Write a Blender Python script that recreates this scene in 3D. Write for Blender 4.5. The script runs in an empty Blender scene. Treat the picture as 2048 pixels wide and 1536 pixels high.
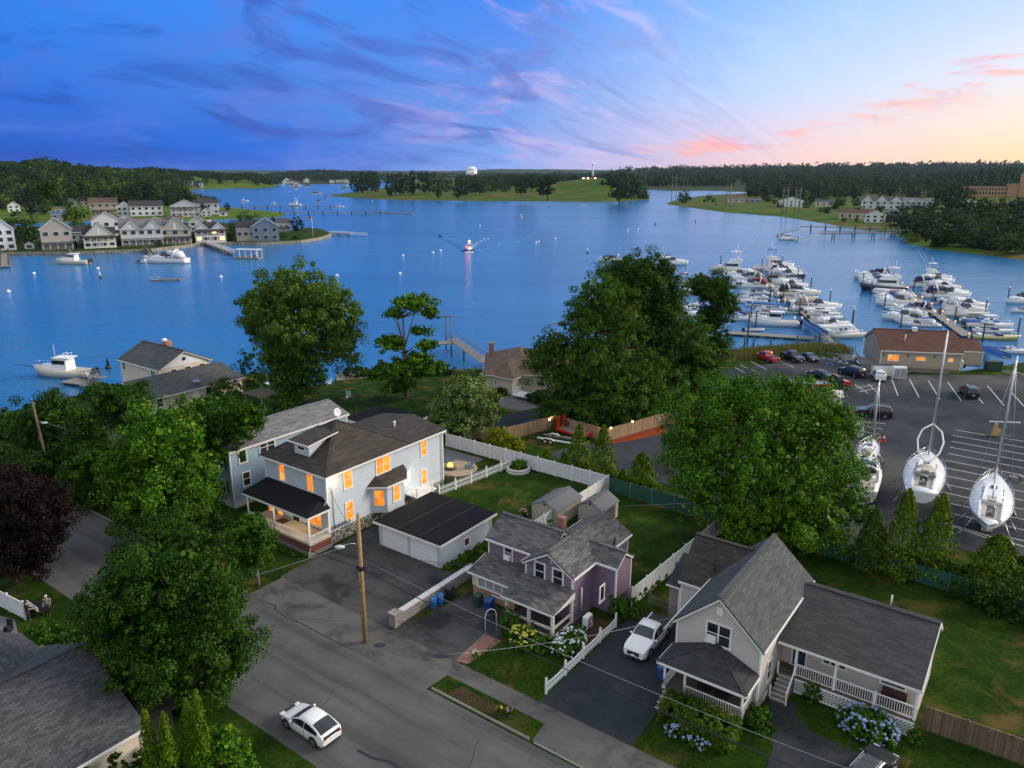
import bpy, math, random
import numpy as np
from mathutils import Vector, Matrix
rnd = random.Random(7)
RS = np.random.RandomState(11)
SC = bpy.context.scene
COL = SC.collection
R = math.radians
# ------------------------------------------------------------------ camera and frames
F = 1520.; TH = R(15.66); CT, ST = math.cos(TH), math.sin(TH); H = 36.
PH = R(36.4); SP, CP = math.sin(PH), math.cos(PH)
WZ = -2.0                                   # water level
S0, D0 = 40.4969, -35.3549                  # street frame: origin at the utility pole
def ray(x, y):
    u = (x-1024)/F; v = (y-768)/F
    return u, CT-v*ST, -ST-v*CT
def P(x, y, z=0.):                           # photo pixel -> world point on the level z
    X, Y, Z = ray(x, y); t = (z-H)/Z
    return Vector((X*t, Y*t, z))
def PY(x, y, Y0):                            # photo pixel -> world point at distance Y0
    X, Y, Z = ray(x, y); t = Y0/Y
    return Vector((X*t, Y0, H+Z*t))
def W(s, d, z=0.):                           # street frame -> world
    s -= S0; d -= D0
    return Vector((s*CP+d*SP, -s*SP+d*CP, z))
def S(x, y, z=0.):                           # photo pixel -> street frame on level z
    p = P(x, y, z)
    return (p.x*CP-p.y*SP+S0, p.x*SP+p.y*CP+D0)
def sray(x, y):
    X, Y, Z = ray(x, y)
    return X*CP-Y*SP, X*SP+Y*CP, Z
def onD(x, y, d):                            # (s, z) of a pixel on the wall plane d
    a, b, c = sray(x, y); t = (d-D0)/b
    return a*t+S0, H+c*t
def onS(x, y, s):                            # (d, z) of a pixel on the wall plane s
    a, b, c = sray(x, y); t = (s-S0)/a
    return b*t+D0, H+c*t
# ------------------------------------------------------------------ mesh builder
class MB:
    def __init__(s): s.v = []; s.f = []; s.m = []; s.sm = []
    def face(s, pts, m=0, sm=False):
        b = len(s.v); s.v += [tuple(p) for p in pts]; s.f.append(tuple(range(b, b+len(pts)))); s.m.append(m); s.sm.append(sm); return s
    def faces(s, vs, fs, m=0, sm=False):
        b = len(s.v); s.v += [tuple(p) for p in vs]
        for f in fs: s.f.append(tuple(b+i for i in f)); s.m.append(m); s.sm.append(sm)
        return s
    def box(s, x0, x1, y0, y1, z0, z1, m=0):
        v = [(x0,y0,z0),(x1,y0,z0),(x1,y1,z0),(x0,y1,z0),(x0,y0,z1),(x1,y0,z1),(x1,y1,z1),(x0,y1,z1)]
        return s.faces(v, [(3,2,1,0),(4,5,6,7),(0,1,5,4),(1,2,6,5),(2,3,7,6),(3,0,4,7)], m)
    def beam(s, p, q, w, h, m=0, up=(0,0,1)):
        p = Vector(p); q = Vector(q); d = (q-p).normalized(); u = Vector(up)
        if abs(d.dot(u)) > .98: u = Vector((1,0,0))
        a = d.cross(u).normalized()*w/2; b = a.cross(d).normalized()*h/2
        v = [p-a-b, p+a-b, p+a+b, p-a+b, q-a-b, q+a-b, q+a+b, q-a+b]
        return s.faces(v, [(0,1,2,3),(7,6,5,4),(0,4,5,1),(1,5,6,2),(2,6,7,3),(3,7,4,0)], m)
    def tube(s, p, q, r, r2=None, n=8, m=0, cap=True):
        return s.path([p, q], [r, r if r2 is None else r2], n, m, cap)
    def path(s, pts, rs, n=8, m=0, cap=True):
        pts = [Vector(p) for p in pts]
        if not hasattr(rs, '__len__'): rs = [rs]*len(pts)
        rings = []; u = None
        for i, p in enumerate(pts):
            d = (pts[min(i+1, len(pts)-1)]-pts[max(i-1, 0)]).normalized()
            if u is None:
                u = Vector((0,0,1)) if abs(d.z) < .9 else Vector((1,0,0))
            a = d.cross(u).normalized(); b = a.cross(d).normalized(); u = b
            rings.append([p+(a*math.cos(2*math.pi*k/n)+b*math.sin(2*math.pi*k/n))*rs[i] for k in range(n)])
        return s.loft(rings, m, cap, True)
    def loft(s, rings, m=0, cap=True, sm=False, closed=True):
        n = len(rings[0]); b = len(s.v)
        for r in rings: s.v += [tuple(p) for p in r]
        for i in range(len(rings)-1):
            for k in range(n if closed else n-1):
                k2 = (k+1) % n
                s.f.append((b+i*n+k, b+i*n+k2, b+(i+1)*n+k2, b+(i+1)*n+k)); s.m.append(m); s.sm.append(sm)
        if cap:
            s.f.append(tuple(b+k for k in reversed(range(n)))); s.m.append(m); s.sm.append(False)
            s.f.append(tuple(b+(len(rings)-1)*n+k for k in range(n))); s.m.append(m); s.sm.append(False)
        return s
    def prism(s, poly, z0, z1, m=0):
        return s.loft([[(x,y,z0) for x,y in poly], [(x,y,z1) for x,y in poly]], m)
    def slab(s, pts, t, m=0, m2=None):        # a roof plane of thickness t below pts
        n = len(pts); v = [tuple(p) for p in pts]+[(p[0],p[1],p[2]-t) for p in pts]
        s.faces(v, [tuple(range(n))], m)
        return s.faces(v, [tuple(range(2*n-1, n-1, -1))]+[(k, n+k, n+(k+1)%n, (k+1)%n) for k in range(n)], m if m2 is None else m2)
    def extr(s, pts, vec, m=0):
        v2 = [tuple(Vector(p)+Vector(vec)) for p in pts]
        return s.loft([pts, v2], m)
    def ball(s, c, rx, ry=None, rz=None, nu=10, nv=6, m=0, lo=-90, hi=90):
        ry = rx if ry is None else ry; rz = rx if rz is None else rz
        rings = []
        for j in range(nv+1):
            a = R(lo+(hi-lo)*j/nv); cr = max(math.cos(a), .01)
            rings.append([(c[0]+rx*cr*math.cos(2*math.pi*k/nu), c[1]+ry*cr*math.sin(2*math.pi*k/nu), c[2]+rz*math.sin(a)) for k in range(nu)])
        return s.loft(rings, m, True, True)
    def lathe(s, prof, c=(0,0,0), n=12, m=0):
        return s.loft([[(c[0]+r*math.cos(2*math.pi*k/n), c[1]+r*math.sin(2*math.pi*k/n), c[2]+z) for k in range(n)] for r, z in prof], m, True, True)
    def xf(s, M, start=0):
        for i in range(start, len(s.v)): s.v[i] = tuple(M @ Vector(s.v[i]))
        return s
    def mesh(s, name, mats, off=(0,0,0)):
        me = bpy.data.meshes.new(name)
        V = [(a-off[0], b-off[1], c-off[2]) for a, b, c in s.v]
        me.from_pydata(V, [], s.f)
        for mt in (mats if isinstance(mats, (list, tuple)) else [mats]): me.materials.append(mt)
        me.polygons.foreach_set('material_index', s.m); me.polygons.foreach_set('use_smooth', s.sm)
        uv = me.uv_layers.new(name='UVMap').data
        co = [0.]*(2*len(me.loops))
        for p in me.polygons:
            n = p.normal
            if abs(n.z) > .995: ux, uy = Vector((1,0,0)), Vector((0,1,0))
            else:
                ux = Vector((0,0,1)).cross(n).normalized(); uy = n.cross(ux)
            for li in p.loop_indices:
                q = me.vertices[me.loops[li].vertex_index].co
                co[2*li] = q.dot(ux); co[2*li+1] = q.dot(uy)
        uv.foreach_set('uv', co)
        me.update(); return me
OFF = {}
def link(name, data, parent=None):
    o = bpy.data.objects.new(name, data); COL.objects.link(o)
    if parent is not None: o.parent = parent
    return o
def tag(o, label=None, cat=None, group=None, kind=None):
    if label: o['label'] = label
    if cat: o['category'] = cat
    if group: o['group'] = group
    if kind: o['kind'] = kind
    return o
def thing(name, label, cat, p, rz=0., group=None, scale=None):
    o = link(name, None); o.location = p; o.rotation_euler = (0,0,rz)
    if scale: o.scale = (scale,)*3 if not hasattr(scale, '__len__') else scale
    return tag(o, label, cat, group)
def sthing(name, label, cat, s, d, z=0., rz=0., group=None):     # a thing whose parts are given in street coordinates
    o = thing(name, label, cat, W(s,d,z), rz-PH, group); OFF[o.name] = (s,d,z); return o
def part(par, name, mb, mats, label=None):
    root = par
    while root.parent: root = root.parent
    o = link(name, mb.mesh(name, mats, OFF.get(root.name, (0,0,0))), par)
    if label: o['label'] = label
    return o
def single(name, label, cat, mb, mats, p=(0,0,0), rz=0., group=None, kind=None, street=None):
    off = (0,0,0)
    if street: off = street; p = W(*street); rz = -PH
    o = link(name, mb.mesh(name, mats, off)); o.location = p; o.rotation_euler = (0,0,rz)
    return tag(o, label, cat, group, kind)
def struct(name, mb, mats, kind='structure', street=False):
    o = link(name, mb.mesh(name, mats)); o['kind'] = kind
    if street: o.location = W(0,0,0); o.rotation_euler = (0,0,-PH)
    return o
def dup(o, parent=None, **kw):
    c = o.copy(); COL.objects.link(c); c.parent = parent
    for k, v in kw.items():
        if k == 'loc': c.location = v
        elif k == 'rz': c.rotation_euler = (0,0,v)
        elif k == 'scale': c.scale = (v,)*3 if not hasattr(v, '__len__') else v
        elif v is not None: c[k] = v
    for ch in KIDS.setdefault(o.name, list(o.children)): dup(ch, c)
    return c
KIDS = {}
# ------------------------------------------------------------------ materials
MC = {}
def nd(nt, typ, ins=None, **props):
    n = nt.nodes.new('ShaderNode'+typ)
    for k, v in props.items(): setattr(n, k, v)
    for k, v in (ins or {}).items():
        if isinstance(v, bpy.types.NodeSocket): nt.links.new(v, n.inputs[k])
        else: n.inputs[k].default_value = v
    return n
def ramp(nt, fac, stops, interp='LINEAR'):
    n = nt.nodes.new('ShaderNodeValToRGB'); nt.links.new(fac, n.inputs[0]); e = n.color_ramp; e.interpolation = interp
    while len(e.elements) < len(stops): e.elements.new(.5)
    for el, (p, c) in zip(e.elements, stops):
        el.position = p; el.color = (*c, 1) if len(c) == 3 else c
    return n.outputs[0]
def math_(nt, op, a, b=0., c=None):
    n = nt.nodes.new('ShaderNodeMath'); n.operation = op
    for i, v in enumerate((a, b) if c is None else (a, b, c)):
        if isinstance(v, bpy.types.NodeSocket): nt.links.new(v, n.inputs[i])
        else: n.inputs[i].default_value = v
    return n.outputs[0]
def mixc(nt, fac, a, b, mode='MIX'):
    n = nt.nodes.new('ShaderNodeMixRGB'); n.blend_type = mode
    for i, v in enumerate((fac, a, b)):
        if isinstance(v, bpy.types.NodeSocket): nt.links.new(v, n.inputs[i])
        else: n.inputs[i].default_value = v if i == 0 else (*v, 1)
    return n.outputs[0]
def newmat(name):
    m = bpy.data.materials.new(name); m.use_nodes = True; nt = m.node_tree
    b = nt.nodes['Principled BSDF']; return m, nt, b
def sc_(c, k): return tuple(min(1., x*k) for x in c)
def plain(name, col, rough=.6, metal=0., var=.12, scale=3., spec=.5, coat=0., bump=0.):
    if name in MC: return MC[name]
    m, nt, b = newmat(name)
    tc = nd(nt, 'TexCoord').outputs['Object']
    n = nd(nt, 'TexNoise', {'Vector': tc, 'Scale': scale, 'Detail': 5., 'Roughness': .65})
    nt.links.new(ramp(nt, n.outputs[0], [(.3, sc_(col, 1-var)), (.7, sc_(col, 1+var))]), b.inputs['Base Color'])
    b.inputs['Roughness'].default_value = rough; b.inputs['Metallic'].default_value = metal
    b.inputs['Specular IOR Level'].default_value = spec
    if coat: b.inputs['Coat Weight'].default_value = coat
    if bump:
        bp = nd(nt, 'Bump', {'Height': n.outputs[0], 'Strength': bump, 'Distance': .05}); nt.links.new(bp.outputs[0], b.inputs['Normal'])
    MC[name] = m; return m
def emit(name, col, strength, var=None, scale=1.5):
    if name in MC: return MC[name]
    m, nt, b = newmat(name); b.inputs['Base Color'].default_value = (*sc_(col,.5), 1)
    b.inputs['Emission Strength'].default_value = strength; b.inputs['Emission Color'].default_value = (*col, 1)
    if var:
        tc = nd(nt, 'TexCoord').outputs['Object']
        mp = nd(nt, 'Mapping', {'Vector': tc, 'Scale': (scale, scale, scale*.8), 'Location': (.37,.21,.1)})
        v = nd(nt, 'TexVoronoi', {'Vector': mp.outputs[0], 'Scale': 1.}, distance='CHEBYCHEV')
        nt.links.new(ramp(nt, v.outputs['Color'], var, 'CONSTANT'), b.inputs['Emission Color'])
    MC[name] = m; return m
def uvsrc(nt): return nd(nt, 'UVMap').outputs[0]
def siding(name, col, pitch=.16, rough=.55, var=.06, shingle=False):
    if name in MC: return MC[name]
    m, nt, b = newmat(name); uv = uvsrc(nt)
    sx = nd(nt, 'SeparateXYZ', {0: uv})
    saw = math_(nt, 'FRACT', math_(nt, 'DIVIDE', sx.outputs[1], pitch))
    br = nd(nt, 'TexBrick', {'Vector': uv, 'Color1': (.8,.8,.8,1), 'Color2': (1,1,1,1), 'Mortar': (.8,.8,.8,1), 'Scale': 1., 'Mortar Size': .004, 'Brick Width': .3 if shingle else 2.6, 'Row Height': pitch})
    n = nd(nt, 'TexNoise', {'Vector': uv, 'Scale': 1.1, 'Detail': 6., 'Roughness': .7})
    c = ramp(nt, n.outputs[0], [(.3, sc_(col, 1-var)), (.7, sc_(col, 1+var))])
    c = mixc(nt, .5 if shingle else .25, c, br.outputs[0], 'MULTIPLY')
    lap = ramp(nt, saw, [(0., (.62,.62,.62)), (.1, (1,1,1))])
    c = mixc(nt, .55, c, lap, 'MULTIPLY')
    nt.links.new(c, b.inputs['Base Color']); b.inputs['Roughness'].default_value = rough
    bp = nd(nt, 'Bump', {'Height': saw, 'Strength': .5, 'Distance': .03}); bp.invert = True
    nt.links.new(bp.outputs[0], b.inputs['Normal']); MC[name] = m; return m
def shingle(name, c1, c2, row=.2, w=.5, rough=.85, stain=.25):
    if name in MC: return MC[name]
    m, nt, b = newmat(name); uv = uvsrc(nt)
    br = nd(nt, 'TexBrick', {'Vector': uv, 'Color1': (*c1,1), 'Color2': (*c2,1), 'Mortar': (*sc_(c1,.55),1), 'Scale': 1., 'Mortar Size': .012, 'Mortar Smooth': .3, 'Bias': 0., 'Brick Width': w, 'Row Height': row})
    n = nd(nt, 'TexNoise', {'Vector': uv, 'Scale': .35, 'Detail': 8., 'Roughness': .7})
    n2 = nd(nt, 'TexNoise', {'Vector': uv, 'Scale': 30., 'Detail': 2.})
    c = mixc(nt, 1., br.outputs[0], ramp(nt, n.outputs[0], [(.25, (1-stain,)*3), (.75, (1+stain*.5,)*3)]), 'MULTIPLY')
    c = mixc(nt, .5, c, ramp(nt, n2.outputs[0], [(.3, (.7,)*3), (.7, (1.15,)*3)]), 'MULTIPLY')
    nt.links.new(c, b.inputs['Base Color']); b.inputs['Roughness'].default_value = rough; b.inputs['Specular IOR Level'].default_value = .12
    saw = math_(nt, 'FRACT', math_(nt, 'DIVIDE', nd(nt, 'SeparateXYZ', {0: uv}).outputs[1], row))
    bp = nd(nt, 'Bump', {'Height': saw, 'Strength': .4, 'Distance': .03}); bp.invert = True
    nt.links.new(bp.outputs[0], b.inputs['Normal']); MC[name] = m; return m
def ground(name, cols, scale=.25, fine=6., rough=.95, patch=None, bump=.3, dist=.05, streak=None):
    """cols: ramp stops; patch: (colour, scale, lo, hi) blotches of another colour."""
    if name in MC: return MC[name]
    m, nt, b = newmat(name); tc = nd(nt, 'TexCoord').outputs['Object']
    n1 = nd(nt, 'TexNoise', {'Vector': tc, 'Scale': scale, 'Detail': 8., 'Roughness': .7})
    n2 = nd(nt, 'TexNoise', {'Vector': tc, 'Scale': fine, 'Detail': 6., 'Roughness': .8})
    f = math_(nt, 'ADD', math_(nt, 'MULTIPLY', n1.outputs[0], .52), math_(nt, 'MULTIPLY', n2.outputs[0], .48))
    c = ramp(nt, f, cols)
    if patch:
        n3 = nd(nt, 'TexNoise', {'Vector': tc, 'Scale': patch[1], 'Detail': 6., 'Roughness': .65, 'Distortion': .4})
        c = mixc(nt, ramp(nt, n3.outputs[0], [(patch[2], (0,0,0)), (patch[3], (1,1,1))]), c, patch[0])
    if streak:
        rt = nd(nt, 'Mapping', {'Vector': tc, 'Rotation': (0,0,PH)}).outputs[0]
        n4 = nd(nt, 'TexNoise', {'Vector': nd(nt, 'Mapping', {'Vector': rt, 'Scale': (streak[0],streak[1],1)}).outputs[0], 'Scale': 1., 'Detail': 5., 'Roughness': .6})
        n5 = nd(nt, 'TexVoronoi', {'Vector': nd(nt, 'Mapping', {'Vector': rt, 'Scale': (.10,.22,1)}).outputs[0], 'Scale': 1.}, distance='CHEBYCHEV')
        c = mixc(nt, 1., c, ramp(nt, n4.outputs[0], [(.38, (.74,.74,.75)), (.5, (1,1,1)), (.66, (1.12,1.11,1.1))]), 'MULTIPLY')
        c = mixc(nt, 1., c, ramp(nt, n5.outputs['Color'], [(0., (.86,.86,.87)), (.2, (1,1,1)), (.8, (1,1,1)), (.9, (1.1,1.09,1.08))], 'CONSTANT'), 'MULTIPLY')
        n6 = nd(nt, 'TexNoise', {'Vector': tc, 'Scale': 1.6, 'Detail': 3., 'Roughness': .7})
        c = mixc(nt, 1., c, ramp(nt, n6.outputs[0], [(.27, (.6,.6,.6)), (.34, (1,1,1))]), 'MULTIPLY')
    nt.links.new(c, b.inputs['Base Color']); b.inputs['Roughness'].default_value = rough; b.inputs['Specular IOR Level'].default_value = .06
    bp = nd(nt, 'Bump', {'Height': n2.outputs[0], 'Strength': bump, 'Distance': dist}); nt.links.new(bp.outputs[0], b.inputs['Normal'])
    MC[name] = m; return m
def stone(name, c1, c2, mort, sx=2.2, dist=.05):
    if name in MC: return MC[name]
    m, nt, b = newmat(name); uv = uvsrc(nt)
    v = nd(nt, 'TexVoronoi', {'Vector': uv, 'Scale': sx}); e = nd(nt, 'TexVoronoi', {'Vector': uv, 'Scale': sx}, feature='DISTANCE_TO_EDGE')
    c = ramp(nt, v.outputs['Color'], [(0., c1), (1., c2)])
    c = mixc(nt, ramp(nt, e.outputs[0], [(.02, (1,1,1)), (.09, (0,0,0))]), c, mort)
    nt.links.new(c, b.inputs['Base Color']); b.inputs['Roughness'].default_value = .9
    bp = nd(nt, 'Bump', {'Height': e.outputs[0], 'Strength': .6, 'Distance': dist}); nt.links.new(bp.outputs[0], b.inputs['Normal'])
    MC[name] = m; return m
def brickm(name, c1, c2, mort, w=.22, h=.075):
    if name in MC: return MC[name]
    m, nt, b = newmat(name); uv = uvsrc(nt)
    br = nd(nt, 'TexBrick', {'Vector': uv, 'Color1': (*c1,1), 'Color2': (*c2,1), 'Mortar': (*mort,1), 'Scale': 1., 'Mortar Size': .008, 'Brick Width': w, 'Row Height': h})
    nt.links.new(br.outputs[0], b.inputs['Base Color']); b.inputs['Roughness'].default_value = .9; MC[name] = m; return m
def planks(name, c1, c2, w=.14, vert=True, rough=.85):
    if name in MC: return MC[name]
    m, nt, b = newmat(name); uv = uvsrc(nt)
    mp = nd(nt, 'Mapping', {'Vector': uv, 'Rotation': (0,0,R(90) if vert else 0)})
    br = nd(nt, 'TexBrick', {'Vector': mp.outputs[0], 'Color1': (*c1,1), 'Color2': (*c2,1), 'Mortar': (*sc_(c1,.3),1), 'Scale': 1., 'Mortar Size': .008, 'Brick Width': 3., 'Row Height': w})
    n = nd(nt, 'TexNoise', {'Vector': mp.outputs[0], 'Scale': 2., 'Detail': 8., 'Roughness': .75})
    c = mixc(nt, .8, br.outputs[0], ramp(nt, n.outputs[0], [(.25, (.55,.55,.55)), (.75, (1.2,1.2,1.2))]), 'MULTIPLY')
    nt.links.new(c, b.inputs['Base Color']); b.inputs['Roughness'].default_value = rough; MC[name] = m; return m
def leaf(name, c1, c2, c3, rough=.5, trans=.25):
    if name in MC: return MC[name]
    m, nt, b = newmat(name); g = nd(nt, 'NewGeometry'); tc = nd(nt, 'TexCoord').outputs['Object']
    n = nd(nt, 'TexNoise', {'Vector': tc, 'Scale': .35, 'Detail': 3.})
    f = math_(nt, 'ADD', math_(nt, 'MULTIPLY', g.outputs['Random Per Island'], .55), math_(nt, 'MULTIPLY', n.outputs[0], .45))
    c = ramp(nt, f, [(.15, c1), (.5, c2), (.85, c3)])
    nt.links.new(c, b.inputs['Base Color']); b.inputs['Roughness'].default_value = rough; b.inputs['Specular IOR Level'].default_value = .06
    t = nd(nt, 'BsdfTranslucent', {'Color': mixc(nt, 1., c, (1.3,1.25,.5), 'MULTIPLY')})
    mx = nd(nt, 'MixShader', {0: trans, 1: b.outputs[0], 2: t.outputs[0]})
    nt.links.new(mx.outputs[0], nt.nodes['Material Output'].inputs[0]); MC[name] = m; return m
def glass(name, col=(.015,.02,.028), rough=.06):
    if name in MC: return MC[name]
    m, nt, b = newmat(name); tc = nd(nt, 'TexCoord').outputs['Object']
    n = nd(nt, 'TexNoise', {'Vector': tc, 'Scale': .8, 'Detail': 2.})
    nt.links.new(ramp(nt, n.outputs[0], [(.35, sc_(col,.6)), (.65, sc_(col,1.8))]), b.inputs['Base Color'])
    b.inputs['Roughness'].default_value = rough; b.inputs['Specular IOR Level'].default_value = .7; MC[name] = m; return m
WHITE = plain('white_paint', (.74,.72,.68), .5, var=.05)
VINYL = plain('white_vinyl', (.78,.79,.80), .4, var=.04)
GELCOAT = plain('white_gelcoat', (.80,.80,.79), .25, var=.04, coat=.3)
DARK = plain('dark_trim', (.015,.015,.017), .5)
BLACK = plain('black_rubber', (.012,.012,.013), .8)
METAL = plain('galvanised_metal', (.42,.43,.45), .4, .8)
CHROME = plain('bright_metal', (.6,.6,.62), .25, 1.)
GLASS = glass('window_glass')
LIT = emit('lit_room', (1.,.33,.03), .8, [(0., (1.,.25,.01)), (.3, (1.,.34,.03)), (.5, (.72,.16,.008)), (.72, (1.,.43,.09)), (.88, (.22,.055,.01))], 1.3)
LAMP = emit('lamp_glow', (1.,.8,.5), 14.)
WARM = emit('warm_bulb', (1.,.5,.15), 4.)
BARK = ground('bark', [(.3, (.05,.04,.03)), (.7, (.14,.12,.1))], 1., 9.)
BARKP = ground('pale_bark', [(.3, (.16,.14,.12)), (.7, (.4,.38,.35))], 1., 6.)
WOODP = ground('grey_timber', [(.3, (.12,.105,.09)), (.7, (.26,.235,.2))], .8, 5.)
HAZE = True
# ------------------------------------------------------------------ vegetation
def unit(v): return v/np.maximum(np.linalg.norm(v, axis=1, keepdims=True), 1e-6)
def leafgeo(C, N, size, asp=.6):
    n = len(C); t = unit(np.cross(N, unit(RS.normal(size=(n,3))))); b = np.cross(N, t)
    s = size[:,None]*np.ones((n,1)); V = np.empty((n,4,3))
    f = N*s*.22
    V[:,0] = C+t*s-f; V[:,1] = C+b*s*asp+f; V[:,2] = C-t*s-f; V[:,3] = C-b*s*asp+f
    return V.reshape(-1,3)
def quadmesh(name, V, mats):
    n = len(V)//4; me = bpy.data.meshes.new(name)
    me.vertices.add(4*n); me.vertices.foreach_set('co', V.astype(np.float32).ravel())
    me.loops.add(4*n); me.loops.foreach_set('vertex_index', np.arange(4*n, dtype=np.int32))
    me.polygons.add(n); me.polygons.foreach_set('loop_start', np.arange(0, 4*n, 4, dtype=np.int32))
    for m in (mats if isinstance(mats, (list, tuple)) else [mats]): me.materials.append(m)
    me.update(calc_edges=True); return me
def sphere_dirs(n): return unit(RS.normal(size=(n,3)))
def puffs_on(lobes, n, inner=.5):
    """n clump centres on the lobes (x,y,z,rx,ry,rz), more on the larger ones and more near their surface."""
    L = np.array(lobes, float); w = (L[:,3]*L[:,4]*L[:,5])**.67; w /= w.sum()
    k = RS.choice(len(L), n, p=w); d = sphere_dirs(n)
    r = inner+(1.10-inner)*RS.rand(n)**.55; f = RS.rand(len(L),6)*6.28; g = f[k]
    r = r*(1+.13*np.sin(4*d[:,0]+g[:,0])*np.sin(4*d[:,1]+g[:,1])+.12*np.sin(7*d[:,2]+g[:,2])*np.sin(6*d[:,0]+g[:,3])+.10*np.sin(9*d[:,1]+g[:,4]))
    return L[k,:3]+d*L[k,3:]*r[:,None], unit(d/np.maximum(L[k,3:], .1))
def clump_leaves(pc, pn, pr, per, flat=.75, up=.55):
    n = len(pc)*per; k = np.repeat(np.arange(len(pc)), per); d = sphere_dirs(n)
    rr = pr*(.42+1.0*RS.rand(len(pc))**1.3)[k]
    pos = pc[k]+d*(rr*(.45+.55*RS.rand(n)))[:,None]*np.array([1,1,flat])
    nor = unit(d*.7+pn[k]*.35+np.array([0,0,up])+RS.normal(size=(n,3))*.35)
    return pos, nor
def crown_geo(lobes, n, pr, per, ls, inner=.5, flat=.75, asp=.6):
    pc, pn = puffs_on(lobes, n, inner); C, N = clump_leaves(pc, pn, pr, per, flat)
    return leafgeo(C, N, ls*(.6+.8*RS.rand(len(C))), asp), pc
def trunk_mb(h, r, pcs, nl=9, lean=(0,0), split=.35):
    mb = MB(); top = Vector((lean[0], lean[1], h)); pts = [Vector((0,0,-.3)), Vector((lean[0]*.2, lean[1]*.2, h*.35)), Vector((lean[0]*.6+.1*r, lean[1]*.6, h*.7)), top]
    mb.path(pts, [r*1.25, r*.85, r*.55, r*.2], 9)
    for i in range(min(nl, len(pcs))):
        q = Vector(pcs[i]); t = split+(1-split)*.8*rnd.random(); a = pts[1].lerp(top, max(0,(t-.35)/.65)) if t > .35 else pts[0].lerp(pts[1], t/.35)
        if q.z < a.z: q.z = a.z+.5
        mid = a.lerp(q, .5)+Vector((0,0,.12*(q-a).length))
        mb.path([a, mid, q], [r*.42, r*.26, r*.07], 6)
    return mb
def tree(label, base, lobes, n, pr, per, ls, lm, r=.25, bark=None, group=None, name='tree', cat='tree', inner=.5, nl=9, flat=.75, th=None, asp=.6, lean=(0,0)):
    """A tree: trunk with limbs, and a crown of leaf clumps spread over its lobes (relative to the base)."""
    t = thing(name, label, cat, base, 0, group)
    V, pc = crown_geo(lobes, int(n*1.35), pr*.92, int(per*2.4), ls*.60, inner, flat, asp)
    top = max(l[2] for l in lobes) if th is None else th
    kc, kn = puffs_on([(*l[:3], l[3]*.78, l[4]*.78, l[5]*.78) for l in lobes], n*14, .3); V = np.concatenate([V, leafgeo(kc, unit(kn*.4+RS.normal(size=kn.shape)), ls*1.25*(.6+.8*RS.rand(len(kc))), .75)]); kc, kn = puffs_on([(*l[:3], l[3]*.60, l[4]*.60, l[5]*.60) for l in lobes], n*5, .3); V = np.concatenate([V, leafgeo(kc, unit(kn*.4+RS.normal(size=kn.shape)), ls*2.4*(.6+.8*RS.rand(len(kc))), .75)])
    part(t, 'trunk', trunk_mb(top, r, pc, nl, lean), bark or BARK)
    link('crown', quadmesh('crown', V, lm), t); return t
def px_lobes(base, specs):
    """Crown lobes from photo pixels at the distance of the base: (x, y, half width px, half height px[, depth offset m])."""
    out = []
    for sp in specs:
        q = PY(sp[0], sp[1], base.y+(sp[4] if len(sp) > 4 else 0)); dep = q.y*CT-(q.z-H)*ST; k = dep/F
        out.append((q.x-base.x, q.y-base.y, q.z-base.z, sp[2]*k, (sp[5] if len(sp) > 5 else sp[2]*.95)*k, sp[3]*k*1.03))
    return out
def cone_geo(h, r, n, ls, blunt=.75, low=.0):
    t = RS.rand(n)**1.35*.985; a = RS.rand(n)*2*np.pi
    lobes = 1+.16*np.sin(a*5+t*17)+.12*np.sin(a*3-t*29)
    rad = r*np.minimum(1., (1-t)**blunt)*np.minimum(1., .6+t*5)*lobes*(.72+.3*RS.rand(n))
    C = np.stack([rad*np.cos(a), rad*np.sin(a), low+t*(h-low)], 1)
    N = unit(np.stack([np.cos(a), np.sin(a), np.full(n, .45)], 1)+RS.normal(size=(n,3))*.45)
    return leafgeo(C, N, ls*(.6+.8*RS.rand(n)), .45)
def conifer(label, base, h, r, lm, n=2600, ls=.2, blunt=.75, group=None, name='conifer', cat='conifer'):
    t = thing(name, label, cat, base, rnd.random()*6, group)
    part(t, 'trunk', MB().tube((0,0,-.2), (0,0,h*.85), .12, .03, 7), BARK)
    link('crown', quadmesh('crown', cone_geo(h, r, n, ls, blunt), lm), t); return t
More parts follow.
